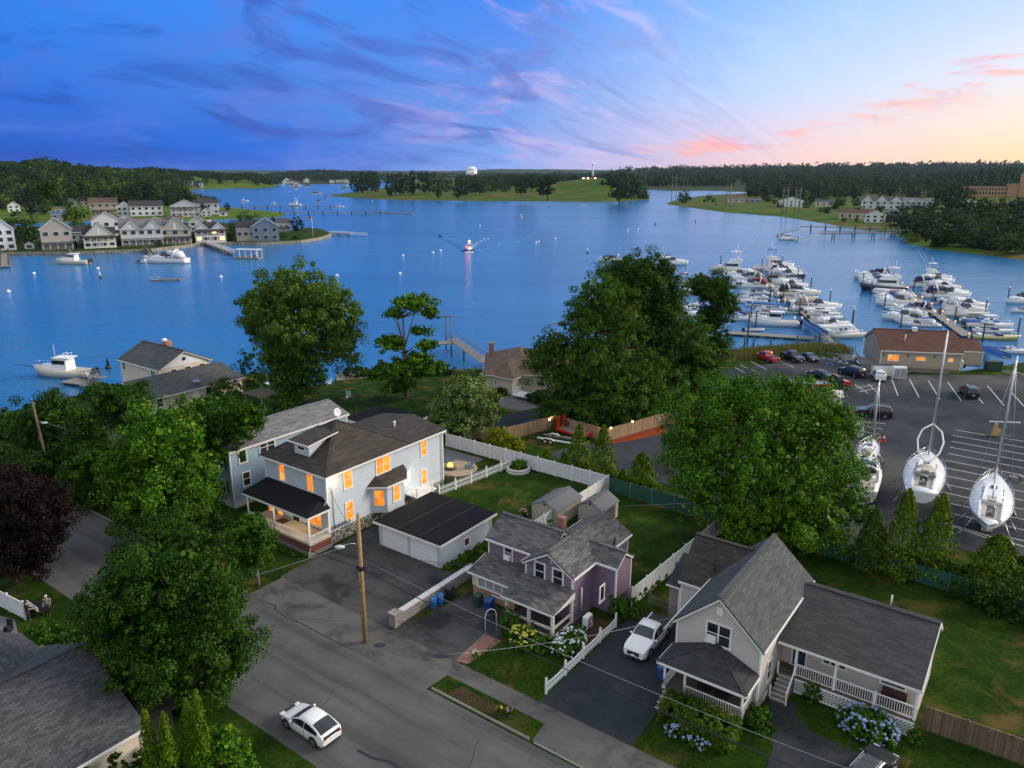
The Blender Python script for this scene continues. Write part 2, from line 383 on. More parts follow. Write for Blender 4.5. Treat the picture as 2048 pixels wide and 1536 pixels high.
def bush(label, base, rx, ry, h, lm, n=60, per=16, ls=.13, name='shrub', cat='shrub', group=None, rz=0., box=False, flowers=None):
    """A shrub of leaf clumps; flowers: (number, radius, material, low share, high share)."""
    if box:
        pc = np.stack([(RS.rand(n)*2-1)*rx, (RS.rand(n)*2-1)*ry, RS.rand(n)*h], 1); pn = unit(pc-np.array([0,0,h*.4]))
        s = RS.randint(0, 5, n); pc[s==0,0] = rx; pc[s==1,0] = -rx; pc[s==2,1] = ry; pc[s==3,1] = -ry; pc[s==4,2] = h
    else:
        pc, pn = puffs_on([(0,0,h*.45,rx,ry,h*.55)], n, .6)
    pc[:,2] = np.maximum(pc[:,2], .1)
    C, N = clump_leaves(pc, pn, min(rx,ry,h)*.3, per, .9)
    C[:,2] = np.maximum(C[:,2], .03)
    me = quadmesh('shrub', leafgeo(C, N, ls*(.6+.8*RS.rand(len(C)))), lm)
    if flowers is None:
        o = link(name, me); o.location = base; o.rotation_euler = (0,0,rz); return tag(o, label, cat, group)
    t = thing(name, label, cat, base, rz, group); link('foliage', me, t)
    fb = MB()
    for i in range(flowers[0]):
        a = rnd.random()*6.283; zz = flowers[3]+(flowers[4]-flowers[3])*rnd.random(); cr = math.sqrt(max(0, 1-(zz*1.6-.6)**2 if zz > .37 else 1))*1.06
        x, y, z = rx*cr*math.cos(a), ry*cr*math.sin(a), h*zz+.05
        if rnd.random() < .3: x *= .7; y *= .7; z = h*(.98 if not box else 1.02)
        rr = flowers[1]*(.7+.6*rnd.random()); fb.ball((x,y,z), rr, rr, rr*.8, 7, 4)
    part(t, 'blossom', fb, flowers[2]); return t
L_MAPLE = leaf('maple_leaves', (.009,.036,.003), (.032,.096,.006), (.105,.20,.014), trans=.15)
L_MAPLE1 = leaf('deep_maple_leaves', (.007,.028,.003), (.023,.070,.006), (.076,.150,.014), trans=.15)
L_BRIGHT = leaf('bright_maple_leaves', (.009,.044,.003), (.046,.138,.006), (.17,.31,.020), trans=.08)
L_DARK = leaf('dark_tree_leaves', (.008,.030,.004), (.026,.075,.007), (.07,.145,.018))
L_LOCUST = leaf('locust_leaves', (.012,.042,.005), (.045,.112,.010), (.11,.20,.022))
L_GREY = leaf('silver_leaves', (.026,.060,.009), (.08,.155,.018), (.20,.30,.050))
L_BEECH = leaf('purple_beech_leaves', (.004,.003,.003), (.012,.007,.006), (.032,.018,.011), trans=.1)
L_ARBOR = leaf('arborvitae_leaves', (.022,.060,.003), (.08,.15,.006), (.21,.28,.016), trans=.1)
L_YELLOW = leaf('golden_leaves', (.06,.085,.005), (.16,.19,.008), (.32,.33,.02))
L_SHRUB = leaf('shrub_leaves', (.012,.052,.005), (.042,.12,.009), (.11,.22,.02))
L_BLOSSOM = leaf('blossoming_leaves', (.03,.08,.008), (.09,.18,.018), (.55,.56,.30))
L_FAR = [leaf('far_leaves_deep', (.006,.020,.005), (.018,.045,.009), (.045,.08,.018), trans=.1), leaf('far_leaves_mid', (.012,.036,.006), (.038,.08,.010), (.085,.14,.022), trans=.1), leaf('far_leaves_light', (.03,.07,.006), (.08,.145,.013), (.16,.23,.03), trans=.1)]
REED = leaf('reed_leaves', (.06,.08,.02), (.16,.17,.05), (.28,.26,.10))
# ------------------------------------------------------------------ camera, sky, sun, render
cam = bpy.data.cameras.new('camera'); co = bpy.data.objects.new('camera', cam); COL.objects.link(co)
co.location = (0,0,H); co.rotation_euler = (R(90)-TH,0,0); cam.sensor_width = 36; cam.lens = 36*F/2048; cam.clip_end = 40000; cam.clip_start = .5
SC.camera = co
SC.render.engine = 'CYCLES'; SC.cycles.use_denoising = True; SC.cycles.max_bounces = 6; SC.cycles.diffuse_bounces = 3; SC.cycles.transparent_max_bounces = 6
SC.cycles.volume_bounces = 0; SC.cycles.sample_clamp_indirect = 3.; SC.cycles.caustics_reflective = False; SC.cycles.caustics_refractive = False
SC.view_settings.view_transform = 'Standard'; SC.view_settings.look = 'None'; SC.view_settings.gamma = 1.; SC.view_settings.exposure = .34
def lin(r, g, b):
    f = lambda c: c/12.92 if c <= .04045 else ((c+.055)/1.055)**2.4
    return (f(r/255), f(g/255), f(b/255))
SUN_AZ, SUN_EL = R(78), R(24)                # the glow stands to the right of the view
def make_world():
    w = bpy.data.worlds.new('World'); SC.world = w; w.use_nodes = True; nt = w.node_tree
    g = nd(nt, 'TexCoord').outputs['Generated']; sx = nd(nt, 'SeparateXYZ', {0: g}); x, y, z = sx.outputs
    hyp = math_(nt, 'SQRT', math_(nt, 'ADD', math_(nt, 'MULTIPLY', x, x), math_(nt, 'ADD', math_(nt, 'MULTIPLY', y, y), 1e-5)))
    a = math_(nt, 'DIVIDE', x, hyp)          # -0.56 .. 0.56 across the view
    e = math_(nt, 'MULTIPLY', math_(nt, 'ADD', z, 0.), 4.)   # elevation, 0.8 near the top of the view
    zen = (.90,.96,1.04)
    cols = [  # azimuth, colours up the sky
        (-.56, [(0., (0,64,168)), (.12, (0,80,190)), (.36, (30,100,206)), (.8, (30,126,228)), (1., (52,138,234))]),
        (-.28, [(0., (0,86,198)), (.10, (8,98,206)), (.36, (62,122,214)), (.8, (54,132,230)), (1., (62,135,230))]),
        (.0,   [(0., (128,162,228)), (.12, (116,156,224)), (.36, (98,140,218)), (.8, (62,128,226)), (1., (90,150,232))]),
        (.30,  [(0., (244,200,190)), (.14, (222,202,220)), (.36, (182,206,242)), (.8, (132,184,246)), (1., (140,185,244))]),
        (.56,  [(0., (255,214,152)), (.16, (250,222,190)), (.40, (224,224,234)), (.8, (176,206,246)), (1., (170,205,246))])]
    prev = None; pa = None
    for az, st in cols:
        c = ramp(nt, e, [(p, lin(*k)) for p, k in st])
        if prev is None: prev = c
        else:
            f = nd(nt, 'MapRange', {'Value': a, 'From Min': pa, 'From Max': az}, interpolation_type='SMOOTHERSTEP' if False else 'LINEAR').outputs[0]
            prev = mixc(nt, f, prev, c)
        pa = az
    # wind-drawn cloud streaks fanning out of the bright quarter
    dx = math_(nt, 'SUBTRACT', a, .42); dy = math_(nt, 'MULTIPLY', math_(nt, 'ADD', e, .22), .50)
    rad = math_(nt, 'SQRT', math_(nt, 'ADD', math_(nt, 'MULTIPLY', dx, dx), math_(nt, 'ADD', math_(nt, 'MULTIPLY', dy, dy), .002)))
    pol = nd(nt, 'CombineXYZ', {0: math_(nt, 'ARCTAN2', dy, dx), 1: rad, 2: z}).outputs[0]
    pv = nd(nt, 'CombineXYZ', {0: a, 1: math_(nt, 'MULTIPLY', e, .55), 2: .3}).outputs[0]
    def layer(src, rot, sc, loc, scale, det, rough, dist, lo, hi):
        mp = nd(nt, 'Mapping', {'Vector': src, 'Rotation': (0,0,R(rot)), 'Scale': sc, 'Location': loc})
        n = nd(nt, 'TexNoise', {'Vector': mp.outputs[0], 'Scale': scale, 'Detail': det, 'Roughness': rough, 'Distortion': dist})
        return nd(nt, 'MapRange', {'Value': n.outputs[0], 'From Min': lo, 'From Max': hi}, interpolation_type='SMOOTHSTEP').outputs[0]
    l1 = layer(pol, 0, (3.6,3.4,1), (3.1,1.2,0), 1.6, 10., .62, 1.3, .46, .68)
    l2 = layer(pol, 6, (4.6,3.0,1), (7.7,4.2,0), 1.7, 10., .60, 1.4, .46, .70)
    l3 = layer(pv, 22, (8,17,1), (1.3,8.2,0), 1.3, 10., .60, .4, .50, .66)
    right = nd(nt, 'MapRange', {'Value': a, 'From Min': -.45, 'From Max': .35}).outputs[0]
    lav = ramp(nt, right, [(0., lin(66,108,204)), (.3, lin(92,120,206)), (.5, lin(168,156,214)), (.75, lin(206,192,230)), (1., lin(236,226,238))])
    dk = ramp(nt, right, [(0., lin(14,62,160)), (.5, lin(78,104,190)), (1., lin(170,182,226))])
    c = mixc(nt, math_(nt, 'MULTIPLY', l1, nd(nt, 'MapRange', {'Value': a, 'From Min': .08, 'From Max': .30, 'To Min': .8, 'To Max': .08}).outputs[0]), prev, lav)
    c = mixc(nt, math_(nt, 'MULTIPLY', l2, nd(nt, 'MapRange', {'Value': a, 'From Min': .12, 'From Max': .36, 'To Min': .8, 'To Max': .06}).outputs[0]), c, dk)
    # the lit pink bank rising to the right
    line = math_(nt, 'ADD', math_(nt, 'MULTIPLY', math_(nt, 'SUBTRACT', a, .20), 1.15), .07)
    dd = math_(nt, 'DIVIDE', math_(nt, 'SUBTRACT', e, line), .10)
    gs = math_(nt, 'POWER', 2.718, math_(nt, 'MULTIPLY', math_(nt, 'MULTIPLY', dd, dd), -1.))
    gs = math_(nt, 'MULTIPLY', gs, nd(nt, 'MapRange', {'Value': a, 'From Min': .08, 'From Max': .22}).outputs[0])
    tint = ramp(nt, l2, [(0., lin(250,172,156)), (.6, lin(232,160,168)), (1., lin(168,150,194))])
    c = mixc(nt, math_(nt, 'MULTIPLY', math_(nt, 'MULTIPLY', gs, l3), .8), c, tint)
    # unseen sky overhead and behind the viewer, made pale to light the house fronts
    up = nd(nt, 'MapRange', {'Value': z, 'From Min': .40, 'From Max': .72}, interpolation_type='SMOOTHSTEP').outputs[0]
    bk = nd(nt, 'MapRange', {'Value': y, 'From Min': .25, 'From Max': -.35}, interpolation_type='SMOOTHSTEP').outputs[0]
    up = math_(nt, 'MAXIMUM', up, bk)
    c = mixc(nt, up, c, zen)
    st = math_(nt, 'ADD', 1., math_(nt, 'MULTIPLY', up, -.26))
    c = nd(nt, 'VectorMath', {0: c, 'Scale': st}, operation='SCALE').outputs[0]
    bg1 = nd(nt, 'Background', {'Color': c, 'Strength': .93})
    sky = nd(nt, 'TexSky', sky_type='NISHITA', sun_disc=False, sun_elevation=SUN_EL, sun_rotation=SUN_AZ)
    bg2 = nd(nt, 'Background', {'Color': sky.outputs[0], 'Strength': .004})
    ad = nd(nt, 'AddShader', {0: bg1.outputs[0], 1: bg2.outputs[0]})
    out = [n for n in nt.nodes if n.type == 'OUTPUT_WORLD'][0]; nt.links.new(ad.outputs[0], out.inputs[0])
    w.cycles.sampling_method = 'MANUAL'; w.cycles.sample_map_resolution = 1024
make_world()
sl = bpy.data.lights.new('sun', 'SUN'); so = bpy.data.objects.new('sun', sl); COL.objects.link(so)
sl.energy = 3.0; sl.angle = R(20); sl.color = (1.,.87,.70)
so.rotation_euler = Vector((-math.sin(SUN_AZ)*math.cos(SUN_EL), -math.cos(SUN_AZ)*math.cos(SUN_EL), -math.sin(SUN_EL))).to_track_quat('-Z','Y').to_euler()
def lamp(name, p, energy, col, size=.15):
    l = bpy.data.lights.new(name, 'POINT'); l.energy = energy; l.color = col; l.shadow_soft_size = size
    o = bpy.data.objects.new(name, l); COL.objects.link(o); o.location = p; return o
# ------------------------------------------------------------------ water
def water_mat():
    m, nt, b = newmat('river_water'); tc = nd(nt, 'TexCoord').outputs['Object']
    n0 = nd(nt, 'TexNoise', {'Vector': nd(nt, 'Mapping', {'Vector': tc, 'Scale': (.004,.012,1)}).outputs[0], 'Scale': 1., 'Detail': 5.})
    nt.links.new(ramp(nt, n0.outputs[0], [(.3, (.012,.112,.27)), (.7, (.027,.165,.37))]), b.inputs['Base Color'])
    b.inputs['Roughness'].default_value = .16; b.inputs['IOR'].default_value = 1.33; b.inputs['Specular IOR Level'].default_value = .36
    h = None
    for sc, dst, det in ((.10,.35,3.), (.55,.22,4.), (2.6,.07,3.)):
        n = nd(nt, 'TexNoise', {'Vector': nd(nt, 'Mapping', {'Vector': tc, 'Scale': (sc*.8,sc*1.25,sc)}).outputs[0], 'Scale': 1., 'Detail': det, 'Distortion': .5})
        v = math_(nt, 'MULTIPLY', n.outputs[0], dst); h = v if h is None else math_(nt, 'ADD', h, v)
    bp = nd(nt, 'Bump', {'Height': h, 'Strength': ramp(nt, nd(nt, 'TexNoise', {'Vector': nd(nt, 'Mapping', {'Vector': tc, 'Rotation': (0,0,.5), 'Scale': (.004,.03,1)}).outputs[0], 'Scale': 1., 'Detail': 4.}).outputs[0], [(.35, (.45,)*3), (.62, (1.,)*3)]), 'Distance': 1.}); nt.links.new(bp.outputs[0], b.inputs['Normal'])
    return m
WATER = water_mat()
struct('water', MB().face([(-9000,-300,WZ),(9000,-300,WZ),(9000,14000,WZ),(-9000,14000,WZ)]), WATER)
# ------------------------------------------------------------------ land
GRASS = ground('lawn_grass', [(.36, (.004,.014,.001)), (.5, (.014,.040,.003)), (.62, (.048,.076,.008))], .3, 3.2, patch=((.095,.072,.020), .22, .53, .66), bump=.7, dist=.06)
FGRASS = ground('field_grass', [(.34, (.022,.045,.005)), (.5, (.055,.095,.009)), (.68, (.11,.14,.02))], .025, .12, patch=((.13,.085,.025), .014, .52, .66))
MARSH = ground('marsh_grass', [(.34, (.03,.06,.005)), (.5, (.075,.125,.009)), (.68, (.14,.17,.02))], .03, .2, patch=((.10,.085,.03), .02, .54, .68))
FLOOR = ground('wood_floor', [(.3, (.014,.030,.008)), (.7, (.055,.07,.02))], .05, .5)
ROAD = ground('road_asphalt', [(.3, (.072,.073,.072)), (.5, (.102,.102,.100)), (.7, (.138,.137,.134))], .3, 7., patch=((.085,.084,.084), .10, .48, .62), streak=(.03,.7))
DRIVE = ground('drive_asphalt', [(.3, (.046,.046,.047)), (.5, (.070,.070,.071)), (.7, (.095,.095,.095))], .4, 6., patch=((.034,.034,.035), .22, .50, .62), streak=(.3,.5))
WALK = ground('pavement_asphalt', [(.3, (.080,.075,.072)), (.5, (.112,.106,.10)), (.7, (.14,.136,.132))], .4, 6., patch=((.06,.058,.057), .3, .52, .64), streak=(.3,.4))
BLKTOP = ground('dark_asphalt', [(.3, (.020,.024,.028)), (.5, (.032,.037,.043)), (.7, (.05,.055,.062))], .3, 5., patch=((.055,.057,.06), .15, .52, .66))
LOT = ground('car_park_asphalt', [(.3, (.026,.030,.038)), (.5, (.040,.046,.057)), (.7, (.062,.069,.08))], .12, 5., patch=((.085,.083,.080), .035, .49, .60), streak=(.12,.12))
CONC = ground('concrete', [(.3, (.13,.125,.115)), (.7, (.27,.26,.24))], .6, 8.)
SOIL = ground('garden_soil', [(.3, (.03,.02,.012)), (.7, (.09,.06,.035))], .8, 8.)
MULCH = ground('red_mulch', [(.3, (.13,.025,.010)), (.7, (.30,.06,.022))], .8, 9.)
GRAVEL = ground('patio_pavers', [(.3, (.10,.095,.10)), (.7, (.2,.19,.19))], .8, 9.)
SANDP = ground('sandy_patio', [(.3, (.28,.22,.16)), (.7, (.42,.34,.26))], .8, 9.)
BRK = brickm('brick_paving', (.22,.10,.07), (.30,.15,.11), (.12,.09,.07), .22, .11)
SEAW = stone('sea_wall_stone', (.20,.17,.13), (.42,.37,.29), (.10,.09,.07), .8)
PAINT = plain('road_paint', (.55,.56,.55), .7, var=.2, scale=2.)
px = lambda pts, z=0.: [tuple(P(x, y, z))[:2] for x, y in pts]
near = [W(-130,-10),W(-128,20)]
near = [tuple(p)[:2] for p in near]+px([(-40,836),(40,818),(120,800),(205,776)])+[tuple(W(*q))[:2] for q in ((-91,27),(-91,38.5),(-76,46))]+px([(500,742),(560,752),(620,772),(668,764),(672,750),(735,741),(800,741),(880,738),(965,738),(984,722),(990,706),(1085,700),(1180,705),(1440,721),(1540,712),(1632,703),(1692,712),(1735,737),(1762,746),(1925,742),(1990,734),(2060,722),(2500,690)])+[(190,60),(120,-60),(-110,-60)]
struct('ground', MB().prism(near[::-1], -3.2, 0.), GRASS)
def sheet(name, pts, z, m, street=True):
    v = [(W(s, d, z) if street else Vector((s, d, z))) for s, d in pts]
    n = sum((v[i].x*v[(i+1)%len(v)].y-v[(i+1)%len(v)].x*v[i].y) for i in range(len(v)))
    return struct(name, MB().face(v if n > 0 else v[::-1]), m)
def strips(name, lines, z, w, m):             # painted lines between pixel pairs
    mb = MB()
    for x0, y0, x1, y1 in lines:
        a, b = P(x0,y0,z), P(x1,y1,z); n = Vector((-(b-a).y, (b-a).x, 0)).normalized()*w/2
        mb.face([a-n, a+n, b+n, b-n] if (b-a).cross(n).z < 0 else [a+n, a-n, b-n, b+n])
    return struct(name, mb, m)
sheet('road', [(-95,-10.9),(70,-10.9),(70,-1.3),(-95,-1.3)], .005, ROAD)
sheet('pavement', [(-13.6,-1.3),(7.7,-1.3),(7.9,.8),(16.6,.8),(16.8,-1.0),(26,-1.0),(26,2.4),(-13.6,2.4)], .010, WALK)
sheet('driveway', [(-13.9,2.4),(.1,2.4),(.1,13.5),(-2.9,12.3),(-11.6,12.3),(-11.6,15),(-14.6,15)], .011, DRIVE)
sheet('driveway', [(.45,2.4),(7.3,2.4),(8.2,4.6),(8.0,8.8),(.45,13)], .012, DRIVE)
sheet('driveway', [(15.1,2.4),(22.3,2.4),(22.2,7.6),(21.7,17.5),(15.2,17.0)], .013, BLKTOP)
sheet('driveway', [S(*q) for q in ((1540,1400),(1590,1405),(1592,1428),(1625,1465),(1700,1500),(1830,1560),(1520,1580),(1545,1500))], .014, BLKTOP)
sheet('pavement', [(26,-1.0),(33,-1),(33,1.8),(26,2.2)], .011, WALK)
sheet('path', [S(*q) for q in ((910,1322),(968,1268),(1003,1282),(936,1328))], .016, BRK)
sheet('path', [S(*q) for q in ((945,1255),(985,1268),(1010,1245),(975,1232))], .017, BLKTOP)
sheet('driveway', [(-52,2),(-42,2),(-40,9),(-52,9)], .009, CONC)
sheet('path', [(-44.5,.5),(-42,.5),(-42,3.2),(-44.5,3.2)], .013, BRK)
sheet('car_park', px([(1440,741),(1540,728),(1630,712),(1692,716),(1738,740),(1770,749),(2060,751),(2300,760),(2300,1150),(2040,1125),(1930,1100),(1700,1096),(1400,1000),(1330,968),(1215,938),(1190,925),(1200,890),(1300,872),(1342,850),(1370,800)]), .006, LOT, False)
sheet('driveway', px([(975,845),(1040,820),(1110,835),(1105,862),(1000,862)]), .009, BLKTOP, False)
sheet('driveway', px([(1100,905),(1180,885),(1215,900),(1190,935),(1130,930)]), .010, LOT, False)
sheet('path', px([(985,812),(1010,790),(1058,795),(1075,815),(1042,822)]), .012, GRAVEL, False)
sheet('mulch_bed', px([(1212,886),(1262,868),(1330,850),(1332,866),(1270,880),(1215,888)]), .013, MULCH, False)
sheet('patio', [(-24,30),(-17.2,30),(-17.2,36.8),(-24,36.8)], .007, GRAVEL)
mb = MB(); c0 = W(-18.0,32.2); mb.face([(c0.x+2.7*math.cos(a*.3142), c0.y+2.7*math.sin(a*.3142), .016) for a in range(20)]); struct('patio', mb, SANDP)
sheet('garden_bed', [(8.1,-.9),(16.4,-.9),(16.4,.6),(8.1,.6)], .03, GRASS)
sheet('garden_bed', [(9.2,-.75),(11,-.8),(13.6,-.65),(14.6,-.2),(13.2,.45),(11.4,.3),(9.6,.45)], .034, SOIL)
sheet('garden_bed', [(11,9),(15,9),(14.6,14),(12.3,14)], .008, SOIL)
sheet('garden_bed', [(.6,5),(1.2,5),(2.1,12.8),(.6,12.8)], .019, GRASS)
struct('kerb', MB().box(8.0,16.6,-1.12,-.95,0,.10).box(-95,-14,-1.2,-1.0,0,.1).box(17,26,-1.15,-1.0,0,.03), CONC, street=True)
# cracks and tar seams in the tarmac
mb = MB()
for pts in ([(715,1500),(745,1516),(775,1522),(790,1530),(815,1545)], [(530,1204),(552,1212),(550,1219),(575,1236),(600,1245),(650,1272),(690,1292),(705,1300)]):
    q = [P(x, y, .02) for x, y in pts]
    for a, b in zip(q, q[1:]):
        n = Vector((-(b-a).y, (b-a).x, 0)).normalized()*(.10 if pts[0][0] > 700 else .045); mb.face([a-n, b-n, b+n, a+n] if True else 0)
def crack(s, d, a, n, step, w):
    for i in range(n):
        a += rnd.uniform(-.45,.45); s2, d2 = s+step*math.cos(a), d+step*math.sin(a); p, q = W(s,d,.021), W(s2,d2,.021); m = Vector((-(q-p).y,(q-p).x,0)).normalized()*w*rnd.uniform(.5,1.2); mb.face([p-m,q-m,q+m,p+m]); s, d = s2, d2
for s_, d_, a_, n_ in ((-13,1,-.1,22),(-12,-1.2,0,18),(-9,4,1.2,9),(-20,-5.5,0,40),(3,-3,-1.4,8),(14,-3,-1.5,9),(26,-5,-1.5,8),(4,8,.2,6),(-30,-4,-1.4,8)): crack(s_, d_, a_, n_, .55, .011)
for s_, d_, w_, h_ in ((-7,8.6,.55,.4),(1.2,.4,.5,.3),(6,2.2,.7,.3)): c_ = W(s_,d_,.02); mb.face([(c_.x+w_*math.cos(a*.45),c_.y+h_*math.sin(a*.45),.02) for a in range(14)])
struct('road_crack', mb, plain('tar', (.012,.012,.013), .5))
def q8(x, y): return (1640+x/4.799, 840+y/4.799)
lot = []
for (a, b, c, d) in ((1300,95,1958,205),(1275,148,1958,264),(1262,204,1958,328),(1245,260,1958,392),(1224,320,1958,462),(1204,386,1958,532),(1184,455,1958,606),(1184,530,1958,690),(1180,612,1958,772),(1160,690,1958,858),(1160,780,1958,955),(1170,875,1958,1055),(1190,990,1600,1130),(1200,985,1958,1215),(1780,1120,1958,1160)):
    lot.append((*q8(a,b), *q8(c,d)))
for (a, b, c, d) in ((240,25,600,88),(245,80,560,135),(245,142,520,190),(300,0,630,38)): lot.append((*q8(a,b), *q8(c,d)))
def q4(x, y): return (1536+x/4, 640+y/4)
for (a, b, c, d) in ((140,460,200,488),(262,456,330,488),(985,460,1040,605),(1132,472,1208,618),(1284,486,1375,634),(1440,498,1545,645),(1595,512,1720,668),(1755,525,1890,685),(1945,575,2048,690),(695,515,800,585),(800,512,880,585),(700,545,840,520),(730,575,870,545),(436,300,490,318),(520,295,620,355),(590,288,640,350),(520,320,570,292),(560,345,610,305),(85,320,210,380),(430,302,640,352)): lot.append((*q4(a,b), *q4(c,d)))
for (a, b, c, d) in ((1480,730,1510,742),(1500,722,1532,738),(1470,735,1490,745)): lot.append((a,b,c,d))
for (a, b, c, d) in ((2000,420,2048,440),(1850,400,2000,445),(1900,398,2048,436)): lot.append((*q4(a,b), *q4(c,d)))
strips('bay_marking', lot, .02, .13, PAINT)
strips('bay_marking', [(*q4(465,345),*q4(520,360)),(*q4(490,340),*q4(490,362))], .021, .9, plain('blue_paint', (.05,.16,.32), .7))
# ------------------------------------------------------------------ far lands
def edge_dist(Q, poly):
    """Signed distance of points Q (N,2) to a polygon, inside positive."""
    p = np.array(poly); d = np.full(len(Q), 1e9); ins = np.zeros(len(Q), bool)
    for a, b in zip(p, np.roll(p, -1, 0)):
        ab = b-a; t = np.clip(((Q-a)@ab)/max(ab@ab, 1e-9), 0, 1); d = np.minimum(d, np.hypot(*(Q-a-t[:,None]*ab).T))
        c = ((a[1] > Q[:,1]) != (b[1] > Q[:,1])) & (Q[:,0] < (b[0]-a[0])*(Q[:,1]-a[1])/(b[1]-a[1]+1e-12)+a[0]); ins ^= c
    return np.where(ins, d, -d)
class Land:
    def __init__(s, poly, hf=None, slope=.12, cap=1.6): s.poly = np.array(poly); s.hf = hf; s.slope = slope; s.cap = cap
    def z(s, Q):
        Q = np.atleast_2d(np.array(Q, float)); d = edge_dist(Q, s.poly); z = WZ+np.clip(d*s.slope, -1.5, s.cap)
        if s.hf is not None: z = z+np.where(d > 0, s.hf(Q[:,0], Q[:,1])*np.clip(d/60., 0, 1), 0)
        return z
    def at(s, p): return Vector((p[0], p[1], float(s.z([(p[0], p[1])])[0])))
    def mesh(s, name, m, nu, nv):
        """A grid in azimuth and (log) distance, cut at the shore."""
        u = s.poly[:,0]/s.poly[:,1]; us = np.linspace(u.min()-.004, u.max()+.004, nu)
        ys = np.exp(np.linspace(np.log(s.poly[:,1].min()*.985), np.log(s.poly[:,1].max()*1.01), nv))
        U, Y = np.meshgrid(us, ys); Q = np.stack([(U*Y).ravel(), Y.ravel()], 1); Z = s.z(Q); D = edge_dist(Q, s.poly)
        idx = np.arange(nu*nv).reshape(nv, nu); V = np.column_stack([Q, Z]); mb = MB(); mb.v = [tuple(map(float, r)) for r in V]
        for j in range(nv-1):
            for i in range(nu-1):
                k = (idx[j,i], idx[j,i+1], idx[j+1,i+1], idx[j+1,i])
                if max(D[list(k)]) > -6: mb.f.append(tuple(map(int, k))); mb.m.append(0); mb.sm.append(True)
        return struct(name, mb, m)
ss = lambda t: np.clip(t,0,1)**2*(3-2*np.clip(t,0,1))
pw = lambda pts: px(pts, WZ)
def hill_left(X, Y):
    u = X/Y; top = 38-24*np.clip((u+.67)/.36, 0, 1); return ss((Y-850)/380)*top*(1+.12*np.sin(u*40)+.05*np.sin(u*97+2))
BANK = Land(pw([(-140,520),(0,510),(60,510),(134,509),(142,504),(172,507),(300,503),(400,491),(470,489),(512,490),(600,486),(645,478),(668,469),(650,461),(618,457),(585,462),(540,455),(480,448),(400,447),(330,449),(260,449),(190,452),(100,455),(0,455),(-140,455)]), None, .5, 1.3)
HILL = Land(pw([(-140,446),(0,446),(100,446),(180,442),(260,443),(330,444),(400,441),(440,439),(560,434),(574,429),(560,424),(490,418),(420,412),(372,405),(335,394),(325,386),(365,381),(410,377),(480,376),(545,375),(560,371),(548,366),(520,360),(500,350),(-140,350)]), hill_left, .12, 1.4)
def golf_h(X, Y): return 22*np.exp(-((X-150)/120)**2-((Y-1260)/130)**2)+5*np.exp(-((X-20)/170)**2-((Y-1220)/120)**2)+8*ss((Y-1300)/500)
GOLF = Land(pw([(658,392),(720,397),(800,400),(950,402),(1100,403),(1180,404),(1240,403),(1297,399),(1292,388),(1275,376),(1250,366),(1000,362),(800,366),(760,378),(700,385)]), golf_h, .06, 2.)
def right_h(X, Y): return 20*ss((Y-1000)/700)*np.clip((X/Y-.25)/.4, 0, 1)+9*ss((X/Y-.50)/.12)*ss((Y-420)/300)
RIGHT = Land(pw([(1330,408),(1380,415),(1450,425),(1560,433),(1650,447),(1700,457),(1790,468),(1815,478),(1808,486),(1880,501),(1960,509),(2060,522),(2260,552),(2260,362),(1760,366),(1520,381),(1480,388),(1400,392),(1345,402)]), right_h, .15, 1.5)
def far_h(X, Y): u = X/Y; return 26*ss((u-.05)/.6)*ss((Y-2000)/1500)+14*ss((Y-2400)/1500)
FARL = Land(pw([(1230,372),(1290,379),(1360,382),(1440,382),(1500,384),(1700,375),(2300,372),(2300,347.5),(1230,347.5)]), far_h, .08, 2.)
FARM = Land(pw([(524,369),(560,368),(640,369),(718,366),(770,360.5),(930,357),(1300,360),(1300,347.3),(524,347.3)]), lambda X, Y: 20*ss((Y-2500)/1200)*np.clip(1-np.abs(X/Y+.24)/.09, 0, 1)+10*ss((Y-3200)/1500), .08, 2.)
BANK.mesh('riverbank', GRASS, 150, 40); HILL.mesh('hill', MARSH, 90, 90); GOLF.mesh('golf_course', FGRASS, 130, 60); RIGHT.mesh('riverbank', FGRASS, 120, 90)
FARL.mesh('far_shore', FLOOR, 60, 40); FARM.mesh('far_shore', FLOOR, 60, 30)
def ridge(name, Y0, pts, depth=900):
    mb = MB(); n = 160; rings = []
    xs = np.linspace(pts[0][0], pts[-1][0], n); hs = np.interp(xs, [p[0] for p in pts], [p[1] for p in pts])+np.convolve(RS.normal(size=n)*.5, np.ones(3)/3, 'same')
    for k in range(5):
        t = k/4; row = []
        for x, y in zip(xs, hs):
            q = PY(x, y, Y0); f = math.sin(math.pi*t); row.append((q.x*(1+(t-.5)*depth/Y0), Y0+(t-.5)*depth, WZ+(q.z-WZ)*f))
        rings.append(row)
    mb.loft(rings, 0, False, True, False); struct(name, mb, FLOOR)
ridge('hill', 6800, [(860,345),(920,341),(1000,338),(1080,338.5),(1160,339),(1250,341),(1330,343)])
ridge('hill', 8200, [(1180,343),(1300,340),(1390,338),(1480,337.5),(1560,338),(1700,339),(1800,338),(2300,335)])
ridge('hill', 8600, [(-300,336),(0,338),(300,340),(600,341),(900,342),(1000,343)])
IVORY = plain('ivory_paint', (.62,.57,.5), .6)
